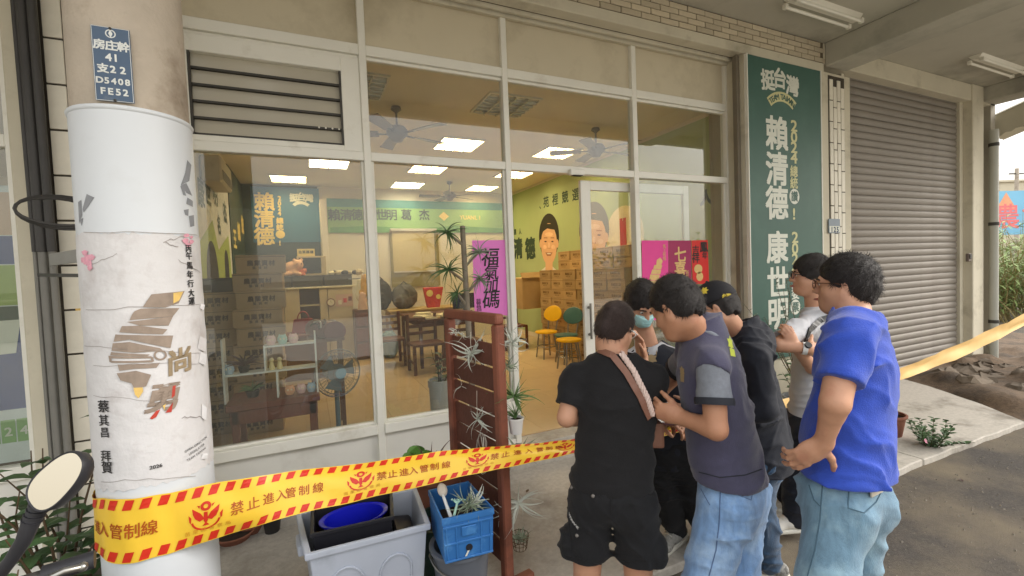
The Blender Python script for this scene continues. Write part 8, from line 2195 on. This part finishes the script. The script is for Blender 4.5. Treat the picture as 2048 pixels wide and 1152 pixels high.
# ------------------------------------------------------------------ tubs and crate in front of the trellis
M_BIN = mat('grey_tub_plastic', (176, 182, 194), 0.45, var=0.05, scale=5, dirt=((140, 146, 154), 4, 0.55, 0.85))
M_TUB = mat('black_tub_plastic', (36, 36, 42), 0.45, var=0.12, scale=8)
M_BLUEB = mat('deep_blue_plastic', (24, 32, 190), 0.3, var=0.05)
M_CRATE = mat('blue_crate_plastic', (52, 112, 176), 0.45, var=0.1, scale=9, dirt=((90, 146, 200), 12, 0.55, 0.75))
def open_box(t, q, zb, zt, tp_, m, name, th=0.008, lip=0.02, liph=0.03, bevel=0.006):
    """open box whose rim corners are q (4 xy ccw), tapered to tp_ at the base; walls, base and rim lip as one shell"""
    c = sum((Vector((x, y, 0)) for x, y in q), Vector()) / 4
    Q = [Vector((x, y, 0)) for x, y in q]
    ring = lambda s_, z, inset=0.0: [c + (p - c) * s_ - (p - c).normalized() * inset + UP * z for p in Q]
    mb = MB(); levels = [ring(tp_, zb), ring(1, zt - liph), ring(1, zt - liph, -lip), ring(1, zt, -lip), ring(1, zt, th), ring(tp_, zb + 0.012, th)]
    for L in levels: mb.v += [tuple(p) for p in L]
    for k in range(len(levels) - 1):
        for i in range(4): mb.f.append((k * 4 + i, k * 4 + (i + 1) % 4, (k + 1) * 4 + (i + 1) % 4, (k + 1) * 4 + i)); mb.mi.append(0)
    mb.f.append((3, 2, 1, 0)); mb.mi.append(0); e = (len(levels) - 1) * 4; mb.f.append((e, e + 1, e + 2, e + 3)); mb.mi.append(0)
    return mb.build(name, m, t, bevel, seg=2)
q = [(-0.05, 2.11), (0.458, 2.09), (0.478, 2.46), (-0.092, 2.49)]
c = Vector((0.2, 2.28, 0.0)); t = thing('grey_tub', 'large pale grey plastic tub standing on the pavement behind tape', 'tub', c)
open_box(t, q, 0.003, 0.52, 0.84, M_BIN, 'tub', lip=0.022)
for k in (0, 1):
    mb = MB(); a_, b_ = Vector((q[0][0], q[0][1], 0)), Vector((q[1][0], q[1][1], 0)); cx = 0.28 + 0.44 * k
    cen = (Vector((0.2, 2.2875, 0)))
    def fw(u, v): p = a_.lerp(b_, u); s_ = 0.84 + 0.16 * v / 0.49; p = Vector((0.1985, 2.2875, 0)) + (p - Vector((0.1985, 2.2875, 0))) * s_; return p + UP * v - Vector((0, 0.004, 0))
    mb.tube([fw(cx - 0.15, 0.02), fw(cx - 0.15, 0.32)] + [fw(cx - 0.15 * math.cos(i * math.pi / 8), 0.32 + 0.09 * math.sin(i * math.pi / 8)) for i in range(1, 8)] + [fw(cx + 0.15, 0.32), fw(cx + 0.15, 0.02)], 0.005, 6); mb.build('moulded_rib', M_BIN, t, smooth=True)
for p0, p1 in (((-0.084, 2.24, 0.46), (-0.096, 2.36, 0.46)), ((0.474, 2.22, 0.46), (0.482, 2.34, 0.46))): MB().bar(p0, p1, 0.03, 0.05).build('handle', M_BIN, t, 0.01, seg=2)
q2 = [(-0.035, 2.215), (0.315, 2.19), (0.35, 2.43), (-0.03, 2.46)]
t = thing('black_tub', 'black rectangular plastic tub set inside the grey tub', 'tub', (0.15, 2.32, 0.3)); open_box(t, q2, 0.3, 0.545, 0.9, M_TUB, 'tub', lip=0.012, liph=0.02)
t = thing('blue_basin', 'deep blue plastic basin nested in the black tub', 'basin', (0.15, 2.33, 0.35))
MB().lathe([(0.001, 0.0), (0.1, 0.0), (0.135, 0.165), (0.15, 0.17), (0.15, 0.176), (0.13, 0.172), (0.096, 0.008), (0.001, 0.008)], (0.155, 2.325, 0.352), 32, sx=1.08, sy=0.72).build('basin', M_BLUEB, t, smooth=True)
t = thing('dark_tray', 'black plastic tray tilted inside right end of the grey tub', 'tray', (0.4, 2.3, 0.3))
MB().hexa([(0.34, 2.16, 0.3), (0.43, 2.16, 0.28), (0.44, 2.4, 0.3), (0.35, 2.4, 0.32), (0.335, 2.16, 0.42), (0.43, 2.16, 0.4), (0.44, 2.4, 0.42), (0.34, 2.4, 0.44)]).build('tray', M_TUB, t, 0.01)
# bucket and crate
c = Vector((0.62, 2.09, 0.0)); t = thing('grey_bucket', 'dark grey bucket under the blue crate', 'bucket', c)
M_BUCK = mat('dark_grey_bucket', (92, 96, 104), 0.45, var=0.08)
MB().lathe([(0.001, 0), (0.105, 0), (0.14, 0.37), (0.152, 0.37), (0.152, 0.385), (0.13, 0.385), (0.098, 0.012), (0.001, 0.012)], c, 32).build('body', M_BUCK, t, smooth=True)
MB().tube([c + Vector((0.15 * math.cos(a), 0.15 * math.sin(a), 0.35 - 0.06 * abs(math.sin(a * 1)))) for a in [2.2 + i * 0.2 for i in range(10)]], 0.006, 6).build('handle', M_STEEL, t, smooth=True)
q3 = [(0.498, 1.945), (0.735, 1.925), (0.72, 2.235), (0.512, 2.24)]
t = thing('blue_crate', 'bright blue plastic crate of garden tools on the bucket', 'crate', (0.615, 2.085, 0.388))
open_box(t, q3, 0.388, 0.6, 0.95, M_CRATE, 'crate', th=0.007, lip=0.007, liph=0.028, bevel=0.003)
a_, b_ = Vector((*q3[0], 0)), Vector((*q3[1], 0)); d_ = (b_ - a_).normalized(); on = Vector((d_.y, -d_.x, 0))
def cw_(u, z, o=0.0): s_ = 0.95 + 0.05 * (z - 0.388) / 0.19; ce = Vector((0.616, 2.086, 0)); p = a_.lerp(b_, u); return ce + (p - ce) * s_ + UP * z + on * o
for z in (0.395, 0.475, 0.555): MB().bar(cw_(0.0, z, 0.003), cw_(1.0, z, 0.003), 0.008, 0.01).build('rib', M_CRATE, t, 0.002)
for u in (0.06, 0.25, 0.75, 0.94): MB().bar(cw_(u, 0.4, 0.003), cw_(u, 0.55, 0.003), 0.008, 0.008, up=on).build('rib', M_CRATE, t, 0.002)
MB().tube([cw_(0.5, 0.44, 0.001), cw_(0.5, 0.44, 0.004)], 0.016, 16).build('round_port', M_TUB, t)
MB().bar(cw_(0.35, 0.525, 0.008), cw_(0.65, 0.525, 0.008), 0.008, 0.045).build('label_plate', M_CRATE, t, 0.003)
MB().add([cw_(0.4, 0.405, 0.0085), cw_(0.44, 0.405, 0.0085), cw_(0.5, 0.43, 0.0085), cw_(0.46, 0.43, 0.0085)], [(0, 1, 2, 3)]).build('bird_dropping', M_SIGNT, t)
t = thing('white_scoop', 'white plastic scoop leaning in the blue crate', 'scoop', (0.53, 2.05, 0.45))
p0, p1 = at(902, 1035, 2.08), at(885, 988, 2.18)
MB().tube([p0 - UP * 0.05, p0, p1], [0.009, 0.009, 0.007], 10).build('handle', M_WHPOT, t, smooth=True)
MB().ball(p1 + UP * 0.02, (0.024, 0.012, 0.036), 14, rot=Matrix.Rotation(-0.3, 3, 'Y')).build('bowl', mat('cream_scoop', (226, 214, 200), 0.4), t, smooth=True)
t = thing('hand_rake', 'small green-white hand rake lying in the blue crate', 'rake', at(905, 1010, 2.08)); p0 = at(908, 1032, 2.06); p1 = at(914, 1008, 2.12)
MB().tube([p0, p1], 0.006, 8).build('handle', mat('mint_plastic', (170, 206, 190), 0.4), t, smooth=True)
for k in range(5): MB().tube([p1, p1 + CR * (0.012 * (k - 2)) + UP * 0.02 + fwd * 0.01, p1 + CR * (0.016 * (k - 2) + 0.01) + UP * 0.03 - fwd * 0.02], 0.0028, 5).build('tine', MATS['mint_plastic'], t)
air_plant(935, 1012, 2.12, 0.09, 34, 'clump of uprooted grey air plants filling the blue crate', curl=1.2, w=0.005, m=L_GREY)
air_plant(948, 1004, 2.16, 0.07, 22, 'silvery tuft lying at right in the blue crate', curl=1.6, w=0.005)
bx('fill', (0.53, 1.96, 0.41), (0.7, 2.21, 0.5), M_SOIL, COL.objects['blue_crate'])
# dark clutter between the tubs
c = Vector((0.62, 2.5, 0)); t = thing('dark_bucket', 'dark green bucket in shade behind the crate', 'bucket', c); pot(t, c, 0.14, 0.3, mat('dark_green_bucket', (40, 66, 58), 0.5))
# ------------------------------------------------------------------ scooter at lower left (its mirror and bar come into view)
M_RUB = mat('black_scooter_plastic', (44, 44, 48), 0.5, var=0.1, scale=10); M_SCO = mat('grey_scooter_paint', (88, 92, 100), 0.3, var=0.03, coat=0.5)
mc = at(114, 960, 1.0); hb = at(20, 1150, 1.0)
SC = thing('motor_scooter', 'grey motor scooter parked at lower left with round-ended black mirror', 'motor scooter', (mc.x - 0.15, mc.y + 0.0, -0.05))
vn = (-fwd + UP * 0.32 - CR * 0.05).normalized(); vx = CR * 0.62 + CU * 0.78; vx = (vx - vn * vx.dot(vn)).normalized(); vy = vn.cross(vx)
def oval(rx_, ry_, dep, k=0.35):
    out = []
    for i in range(40):
        a = i * math.pi / 20; ca, sa = math.cos(a), math.sin(a); e = 0.8
        x_ = rx_ * math.copysign(abs(ca) ** e, ca); y_ = ry_ * math.copysign(abs(sa) ** e, sa) * (1 - 0.12 * x_ / rx_)
        out.append(mc + vx * x_ + vy * y_ + vn * dep)
    return out
mb = MB(); L_ = [oval(0.045, 0.028, -0.045), oval(0.064, 0.043, -0.025), oval(0.068, 0.047, 0.0), oval(0.066, 0.045, 0.005), oval(0.0625, 0.0415, 0.003)]
for L in L_: mb.v += [tuple(p) for p in L]
for k in range(4):
    for i in range(40): mb.f.append((k * 40 + i, k * 40 + (i + 1) % 40, (k + 1) * 40 + (i + 1) % 40, (k + 1) * 40 + i)); mb.mi.append(0)
mb.f.append(tuple(reversed(range(40)))); mb.mi.append(0)
mh = mb.build('mirror', M_RUB, SC, smooth=True)
mb = MB(); mb.add(oval(0.063, 0.042, 0.0032), [tuple(range(40))])
mg = bpy.data.materials.new('mirror_glass'); mg.use_nodes = True; pb_ = mg.node_tree.nodes['Principled BSDF']; pb_.inputs['Metallic'].default_value = 1; pb_.inputs['Roughness'].default_value = 0.03; pb_.inputs['Base Color'].default_value = (0.58, 0.52, 0.41, 1)
mb.build('mirror_glass', mg, mh)
p = [at(84, 1000, 1.01), at(62, 1045, 1.0), at(48, 1080, 1.0), at(22, 1120, 1.0), at(-5, 1150, 1.0)]
MB().tube(p, [0.016, 0.017, 0.015, 0.013, 0.016], 10).build('mirror_stem', M_RUB, SC, smooth=True)
for k in range(4): q_ = p[0].lerp(p[1], 0.2 + 0.22 * k); MB().tube([q_, q_.lerp(p[2], 0.06)], 0.0195, 10).build('boot_ring', M_RUB, SC, smooth=True)
hb1, hb2 = at(190, 1118, 1.12), at(-60, 1195, 1.0)
MB().tube([hb1, hb1.lerp(hb2, 0.45)], 0.021, 12).build('grip', M_RUB, SC, smooth=True); MB().tube([hb1.lerp(hb2, 0.4), hb2, hb2 + (hb2 - hb1) * 0.4], 0.013, 10).build('handlebar', M_DARKMETAL, SC, smooth=True)
MB().tube([at(165, 1134, 1.05), at(128, 1142, 1.02), at(80, 1165, 1.0)], [0.008, 0.008, 0.007], 8).build('brake_lever', M_STEEL, SC, smooth=True); MB().ball(at(165, 1134, 1.05), 0.011, 8).build('lever_ball', M_STEEL, SC, smooth=True)
S0 = Vector((hb2.x - 0.12, hb2.y - 0.02, -0.05)); sf = Vector((-0.5, 0.87, 0))  # body stands outside the frame, kept simple
for k, nm in ((0.45, 'wheel'), (-0.75, 'wheel')):
    c = S0 + sf * k + UP * 0.24; sd2 = Vector((sf.y, -sf.x, 0))
    MB().tube([c + sf * 0.19 * math.cos(i * math.pi / 12) + UP * 0.19 * math.sin(i * math.pi / 12) for i in range(25)], 0.05, 8, cap=False).build(nm, M_RUB, SC, smooth=True)
    MB().tube([c - sd2 * 0.03, c + sd2 * 0.03], 0.14, 20).build('rim', M_STEEL, SC, smooth=True)
sd2 = Vector((sf.y, -sf.x, 0))
MB().tube([S0 + sf * 0.45 + UP * 0.24, S0 + sf * 0.2 + UP * 0.8, S0 + sf * 0.08 + UP * 1.05], 0.03, 10).build('steering_column', M_DARKMETAL, SC, smooth=True)
s = SDF(S0 - Vector((0.9, 0.9, 0)), S0 + Vector((0.9, 0.9, 1.2)), 0.02)
s.rc(S0 + sf * 0.3 + UP * 0.45, S0 + sf * 0.14 + UP * 0.92, 0.13, 0.1, 0.05, squash=(sf, 0.4)); s.rc(S0 + sf * 0.2 + UP * 0.3, S0 - sf * 0.35 + UP * 0.3, 0.1, 0.1, 0.06, squash=(UP, 0.45))
s.rc(S0 - sf * 0.4 + UP * 0.5, S0 - sf * 0.85 + UP * 0.62, 0.14, 0.11, 0.1); link_mesh('body', s.mesh('body'), [M_SCO], SC)
s = SDF(S0 - Vector((1.1, 1.1, 0)), S0 + Vector((0.9, 0.9, 1.2)), 0.02); s.rc(S0 - sf * 0.35 + UP * 0.7, S0 - sf * 0.85 + UP * 0.76, 0.12, 0.1, 0.05, squash=(UP, 0.5)); link_mesh('seat', s.mesh('seat'), [M_RUB], SC)
# ------------------------------------------------------------------ right-hand side: plants by the sign, rubble, bushes, background
c = Vector((4.55, 2.95, 0.0)); t = thing('feathery_shrub', 'grey-green feathery potted shrub in front of the sign', 'plant', c); pot(t, c, 0.16, 0.3, M_GREYPOT)
branchy(t, c + UP * 0.28, 16, 1.28, 0.42, L_GREY, None, 26, (0.055, 0.009), 0.1, stemr=0.006)
c = Vector((5.0, 2.85, 0.0)); t = thing('agave_plant', 'yellow-green strap-leaved plant in pot behind the people', 'plant', c); pot(t, c, 0.17, 0.35, M_TERRA)
mb = MB(); [spike(mb, c + UP * 0.33, Vector((math.cos(k * 2.4), math.sin(k * 2.4), rl.uniform(0.6, 2.2))), rl.uniform(0.5, 0.85), 0.03, 1.1, 8, None, 0.18) for k in range(24)]; mb.build('leaves', L_YEL, t)
c = Vector((4.15, 2.6, 0.0)); t = thing('dark_potted_plant', 'dark leafy pot plant low behind the capped man', 'plant', c); pot(t, c, 0.15, 0.28, M_BLKPOT); branchy(t, c + UP * 0.26, 9, 0.55, 0.7, L_DK, None, 14, (0.1, 0.022), 0.3)
c = atZ(1862, 900, -0.04); t = thing('flowering_shrub', 'low dark green shrub with pink flower at asphalt edge', 'plant', c)
branchy(t, c, 11, 0.34, 1.3, L_DK, None, 20, (0.055, 0.019), 0.1, stemr=0.004)
fq = at(1852, 882, (c - CP).dot(fwd) - 0.12); mb = MB()
for k in range(5): leaf(mb, fq, Vector((math.cos(k * 1.257), math.sin(k * 1.257) * 0.4, math.sin(k * 1.257))), (0, 1, 0), 0.024, 0.011, 0)
mb.build('flower', mat('pink_petal', (226, 160, 176), 0.5), t)
c = atZ(1776, 868, 0.0); t = thing('broken_pot', 'broken terracotta pot with dry plant beside the slab', 'pot', c); pot(t, c, 0.14, 0.2, M_TERRA); branchy(t, c + UP * 0.17, 7, 0.2, 1.0, L_GREY, None, 10, (0.05, 0.012), 0.2, stemr=0.003)
# loose grit on the asphalt
rg = random.Random(77); mb = MB()
for k in range(2600):
    x, y = rg.uniform(1.2, 8.5), rg.uniform(-0.2, 1.86); r_ = rg.choice((0.003, 0.004, 0.004, 0.006, 0.009)); a = rg.uniform(0, 6); c = Vector((x, y, -0.0498))
    mb.add([c + Vector((math.cos(a + i * 2.1) * r_, math.sin(a + i * 2.1) * r_, 0)) for i in range(3)] + [c + UP * r_ * 1.1], [(0, 1, 3), (1, 2, 3), (2, 0, 3)])
mb.build('grit', mat('pale_grit', (140, 132, 120), 0.9, var=0.4, scale=40), None, base=(0, 0, 0))['kind'] = 'stuff'
for k in range(9):
    x, y = rg.uniform(-0.5, 6.5), rg.uniform(0.6, 3.3); z = 0.004 if y > 1.93 else -0.047; mb = MB(); a = rg.uniform(0, 6); leaf(mb, (x, y, z + 0.002), (math.cos(a), math.sin(a), 0.08), UP, rg.uniform(0.03, 0.06), 0.012, 0.05, 3)
    tag(mb.build('fallen_leaf', [L_YEL, M_STEM, L_PURP][k % 3], None), 'small dry fallen leaf lying on the ground', 'leaf', 'fallen leaves on the ground')
# rubble heap
M_DIRT = mat('brown_dirt', (112, 94, 76), 0.95, var=0.3, scale=16, bump=0.8, bscale=60, dirt=((76, 66, 56), 2.5, 0.45, 0.65))
n1 = 44; mb = MB(); vs = []; rb_ = random.Random(8)
bumps = [(rb_.uniform(6.9, 10.5), rb_.uniform(1.9, 4.6), rb_.uniform(0.12, 0.4), rb_.uniform(0.04, 0.16)) for k in range(34)]
def edge_x(y): return 6.55 + (y - 1.92) * 0.62 if y > 1.92 else 6.55 + (1.92 - y) * 1.6
for j in range(n1 + 1):
    y = 1.2 + 4.4 * j / n1
    for i in range(n1 + 1):
        x0_ = edge_x(y) + 0.04; x = x0_ + (13.0 - x0_) * (i / n1) ** 1.4
        z = -0.055 + min(0.1, (x - x0_) * 0.25) * min(1, max(0, (y - 1.2) / 0.8)) + rb_.uniform(-0.006, 0.006)
        for bx_, by_, br_, bh_ in bumps:
            d2 = ((x - bx_) ** 2 + (y - by_) ** 2) / br_ ** 2
            if d2 < 4: z += bh_ * math.exp(-d2 * 1.6) * min(1, (x - x0_) * 3) * min(1, max(0, (y - 1.2) / 0.6))
        vs.append((x, y, z))
mb.add(vs, [(j * (n1 + 1) + i, j * (n1 + 1) + i + 1, (j + 1) * (n1 + 1) + i + 1, (j + 1) * (n1 + 1) + i) for j in range(n1) for i in range(n1)])
tag(mb.build('earth', M_DIRT, None, smooth=True, base=(0, 0, 0)), kind='structure')
for k in range(16):
    x, y = rb_.uniform(6.9, 9.4), rb_.uniform(2.2, 3.2)
    if x < edge_x(y) + 0.25: continue
    s_ = rb_.uniform(0.06, 0.2); c = Vector((x, y, 0.03))
    bmv = MB().ball(c, (s_ * 1.3, s_, s_ * 0.6), 9)
    bmv.v = [tuple(Vector(v) + Vector((rb_.gauss(0, .12), rb_.gauss(0, .12), rb_.gauss(0, .1))) * s_) for v in bmv.v]
    tag(bmv.build('rock', mat('rubble_stone', (118, 106, 92), 0.95, var=0.2, scale=12, rnd=0.15, bump=0.4), None), 'brown rubble stone in the dirt heap beside the slab', 'stone', 'rubble stones beside the slab')
t = thing('buried_sack', 'crumpled pale sack half buried in the rubble heap', 'sack', (8.6, 2.5, 0.05))
s = SDF((8.0, 2.0, -0.1), (9.2, 3.0, 0.5), 0.02); s.rc((8.35, 2.5, 0.08), (8.85, 2.45, 0.1), 0.13, 0.16, squash=(UP, 0.7)); s.field(folds(0.02, 4, [((1, 0.4, 0.2), 0.12, 1), ((0.3, 1, 0.5), 0.1, 1)])); link_mesh('sack', s.mesh('sack'), [mat('grey_brown_sack', (128, 116, 102), 0.9, var=0.2, scale=10)], t)
# tall grassy bushes beyond the corner
def bush(c, n, h, r_, lab, m, nm='bamboo_bush', ls=(0.28, 0.022)):
    t = thing(nm, lab, 'bush', c); st, lv = MB(), MB(); c = Vector(c)
    for k in range(n):
        b0 = c + Vector((rl.gauss(0, r_ * 0.4), rl.gauss(0, r_ * 0.4), 0)); d = Vector((rl.gauss(0, .25), rl.gauss(0, .25), 1)).normalized(); H = h * rl.uniform(0.55, 1.05); pts = [b0]
        for i in range(6): pts.append(pts[-1] + d * (H / 6)); d = (d + Vector((rl.gauss(0, .14), rl.gauss(0, .14), -0.04))).normalized()
        st.tube(pts, [0.016 * (1 - 0.13 * i) for i in range(7)], 4)
        for i in range(22):
            t_ = 0.15 + 0.85 * rl.random(); j = min(5, int(t_ * 6)); p = pts[j].lerp(pts[j + 1], t_ * 6 - j)
            a = rl.uniform(0, 6.28); s_ = rl.uniform(0.6, 1.3); leaf(lv, p, Vector((math.cos(a), math.sin(a), rl.uniform(-0.2, 0.7))), UP, ls[0] * s_, ls[1] * s_, 0.4, 3)
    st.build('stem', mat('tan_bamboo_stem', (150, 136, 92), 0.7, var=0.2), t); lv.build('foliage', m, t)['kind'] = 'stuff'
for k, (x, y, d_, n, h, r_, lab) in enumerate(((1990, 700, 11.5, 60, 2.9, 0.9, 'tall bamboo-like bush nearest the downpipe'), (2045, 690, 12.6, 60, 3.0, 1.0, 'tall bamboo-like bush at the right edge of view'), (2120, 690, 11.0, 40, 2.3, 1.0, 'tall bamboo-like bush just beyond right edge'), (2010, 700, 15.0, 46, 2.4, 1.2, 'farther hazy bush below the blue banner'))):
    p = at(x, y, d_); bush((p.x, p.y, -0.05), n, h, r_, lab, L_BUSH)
# low wall and banner
p = at(2010, 520, 17); q_ = at(2400, 520, 17.5)
dv = (q_ - p); dv.z = 0; dv.normalize()
p0 = Vector((p.x, p.y, 0)) - dv * 1.6
zb0, zb1 = at(2010, 470, 17).z, at(2010, 383, 17).z
t = thing('street_banner', 'long blue banner with pink characters beyond the bushes', 'banner', p0)
bn_ = Vector((dv.y, -dv.x, 0)); bn_ = bn_ if bn_.dot(CP - p0) > 0 else -bn_
fnB = lambda u, v, l_=0.0: p0 + dv * u + UP * v + bn_ * l_
MB().hexa([fnB(0, zb0), fnB(9, zb0), fnB(9, zb0, 0.03), fnB(0, zb0, 0.03), fnB(0, zb1), fnB(9, zb1), fnB(9, zb1, 0.03), fnB(0, zb1, 0.03)]).build('sheet', mat('sky_blue_banner', (120, 182, 214), 0.5, var=0.12, scale=0.6), t)
mb = MB(); hB = zb1 - zb0
for k, ch in enumerate('紅番茄季農會'[3:] + '紅番茄'): put_text(mb, ch, 0.62 + k * 1.05, zb0 + hB * 0.42, hB * 0.6, lambda u, v: fnB(u, v, 0.034), bold=0.015)
mb.build('lettering', mat('pink_banner_print', (226, 116, 118), 0.5), t)
mb = MB(); poly2d(mb, [(1.2, zb0 + hB * 0.6), (2.0, zb0 + hB * 0.6), (1.6, zb1 - 0.05)], lambda u, v: fnB(u, v, 0.034)); mb.build('triangle_print', mat('orange_banner_print', (230, 160, 120), 0.5), t)
for u in (0.0, 3.0, 6.0, 9.0): MB().bar(fnB(u, -0.05, -0.05), fnB(u, zb1 + 0.1, -0.05), 0.08, 0.08).build('post', M_DARKMETAL, t)
# distant pale buildings, pole and wires
M_FARB = mat('pale_far_building', (206, 196, 172), 0.9, var=0.05, scale=0.3); M_FARW = mat('far_window', (140, 136, 126), 0.4)
def far_building(x0, x1, yt, d_, depth, lab):
    a, b = at(x0, 500, d_), at(x1, 500, d_); zt_ = at((x0 + x1) / 2, yt, d_).z; u = (b - a); u.z = 0; L = u.length; u.normalize(); n = Vector((-u.y, u.x, 0)); n = n if n.dot(a - CP) > 0 else -n
    a = Vector((a.x, a.y, -0.05)); t = thing('far_building', lab, 'building', a + u * (L / 2))
    P_ = lambda s_, k, z: a + u * s_ + n * k + UP * z
    MB().hexa([P_(0, 0, 0), P_(L, 0, 0), P_(L, depth, 0), P_(0, depth, 0), P_(0, 0, zt_), P_(L, 0, zt_), P_(L, depth, zt_), P_(0, depth, zt_)]).build('wall', M_FARB, t)
    MB().hexa([P_(-.2, -.2, zt_ + .001), P_(L + .2, -.2, zt_ + .001), P_(L + .2, depth + .2, zt_ + .001), P_(-.2, depth + .2, zt_ + .001), P_(-.2, -.2, zt_ + .25), P_(L + .2, -.2, zt_ + .25), P_(L + .2, depth + .2, zt_ + .25), P_(-.2, depth + .2, zt_ + .25)]).build('parapet', M_FARB, t)
    z = 1.2
    while z + 1.6 < zt_:
        s_ = 0.8
        while s_ + 1.4 < L:
            MB().hexa([P_(s_, -.05, z), P_(s_ + 1.1, -.05, z), P_(s_ + 1.1, .1, z), P_(s_, .1, z), P_(s_, -.05, z + 1.3), P_(s_ + 1.1, -.05, z + 1.3), P_(s_ + 1.1, .1, z + 1.3), P_(s_, .1, z + 1.3)]).build('window', M_FARW, t); s_ += 2.2
        z += 3.0
far_building(2000, 2140, 362, 60, 10, 'pale low building beyond the banner, left one')
far_building(1930, 1992, 382, 70, 10, 'pale far building behind the downpipe corner')
pp_ = at(2033, 500, 45); t = thing('far_pole', 'thin far utility pole carrying wires at the right', 'utility pole', (pp_.x, pp_.y, -0.05))
zt_ = at(2033, 338, 45).z; MB().tube([(pp_.x, pp_.y, -0.05), (pp_.x, pp_.y, zt_)], [0.2, 0.15], 10).build('shaft', M_POLE, t, smooth=True); MB().bar(Vector((pp_.x, pp_.y, zt_ - 0.5)) - dv * 0.8, Vector((pp_.x, pp_.y, zt_ - 0.5)) + dv * 0.8, 0.1, 0.1).build('cross_arm', M_DARKMETAL, t)
for k, (y0_, y1_) in enumerate(((311, 305), (321, 314), (324, 320), (341, 341))):
    a, b = at(1700, y0_ + 12, 40), at(2400, y1_ - 8, 42)
    MB().tube([a.lerp(b, i / 12) - UP * 0.25 * math.sin(i / 12 * math.pi) for i in range(13)], 0.018, 5).solo('power_line', M_DARKMETAL, '%s of four power lines crossing the sky at right' % ['topmost', 'second', 'third', 'lowest'][k], 'cable', 'power lines')
# across the street, behind the viewer: trees and a white wall that the panes mirror
wl = thing('street_wall', 'long white garden wall across the street behind the viewer', 'wall', (0, -14, -0.05))
bx('wall', (-30, -14.2, -0.05), (40, -14.0, 1.3), M_OUTW, wl); bx('coping', (-30, -14.25, 1.301), (40, -13.95, 1.38), M_CREAM, wl)
rt_ = random.Random(21); mb = MB(); tm_ = MB()
for k in range(46):
    x = 19 + k * 1.5 + rt_.uniform(-.8, .8); y = -19 - rt_.random() * 8; h = rt_.uniform(2.2, 4.4); tm_.tube([(x, y, -0.05), (x, y, h * 0.6)], 0.1, 5)
    for j in range(150):
        v = Vector((rt_.gauss(0, 1), rt_.gauss(0, 1), rt_.gauss(0, .8))); c = Vector((x, y, h * 0.62)) + Vector((v.x * 0.8, v.y * 0.8, v.z * h * 0.2)); leaf(mb, c, Vector((rt_.gauss(0, 1), rt_.gauss(0, 1), rt_.gauss(0, .5))), UP, 0.45, 0.16, 0.3, 2)
tm_.build('tree_trunks', M_STEM, None, base=(0, 0, 0)); COL.objects['tree_trunks']['kind'] = 'stuff'
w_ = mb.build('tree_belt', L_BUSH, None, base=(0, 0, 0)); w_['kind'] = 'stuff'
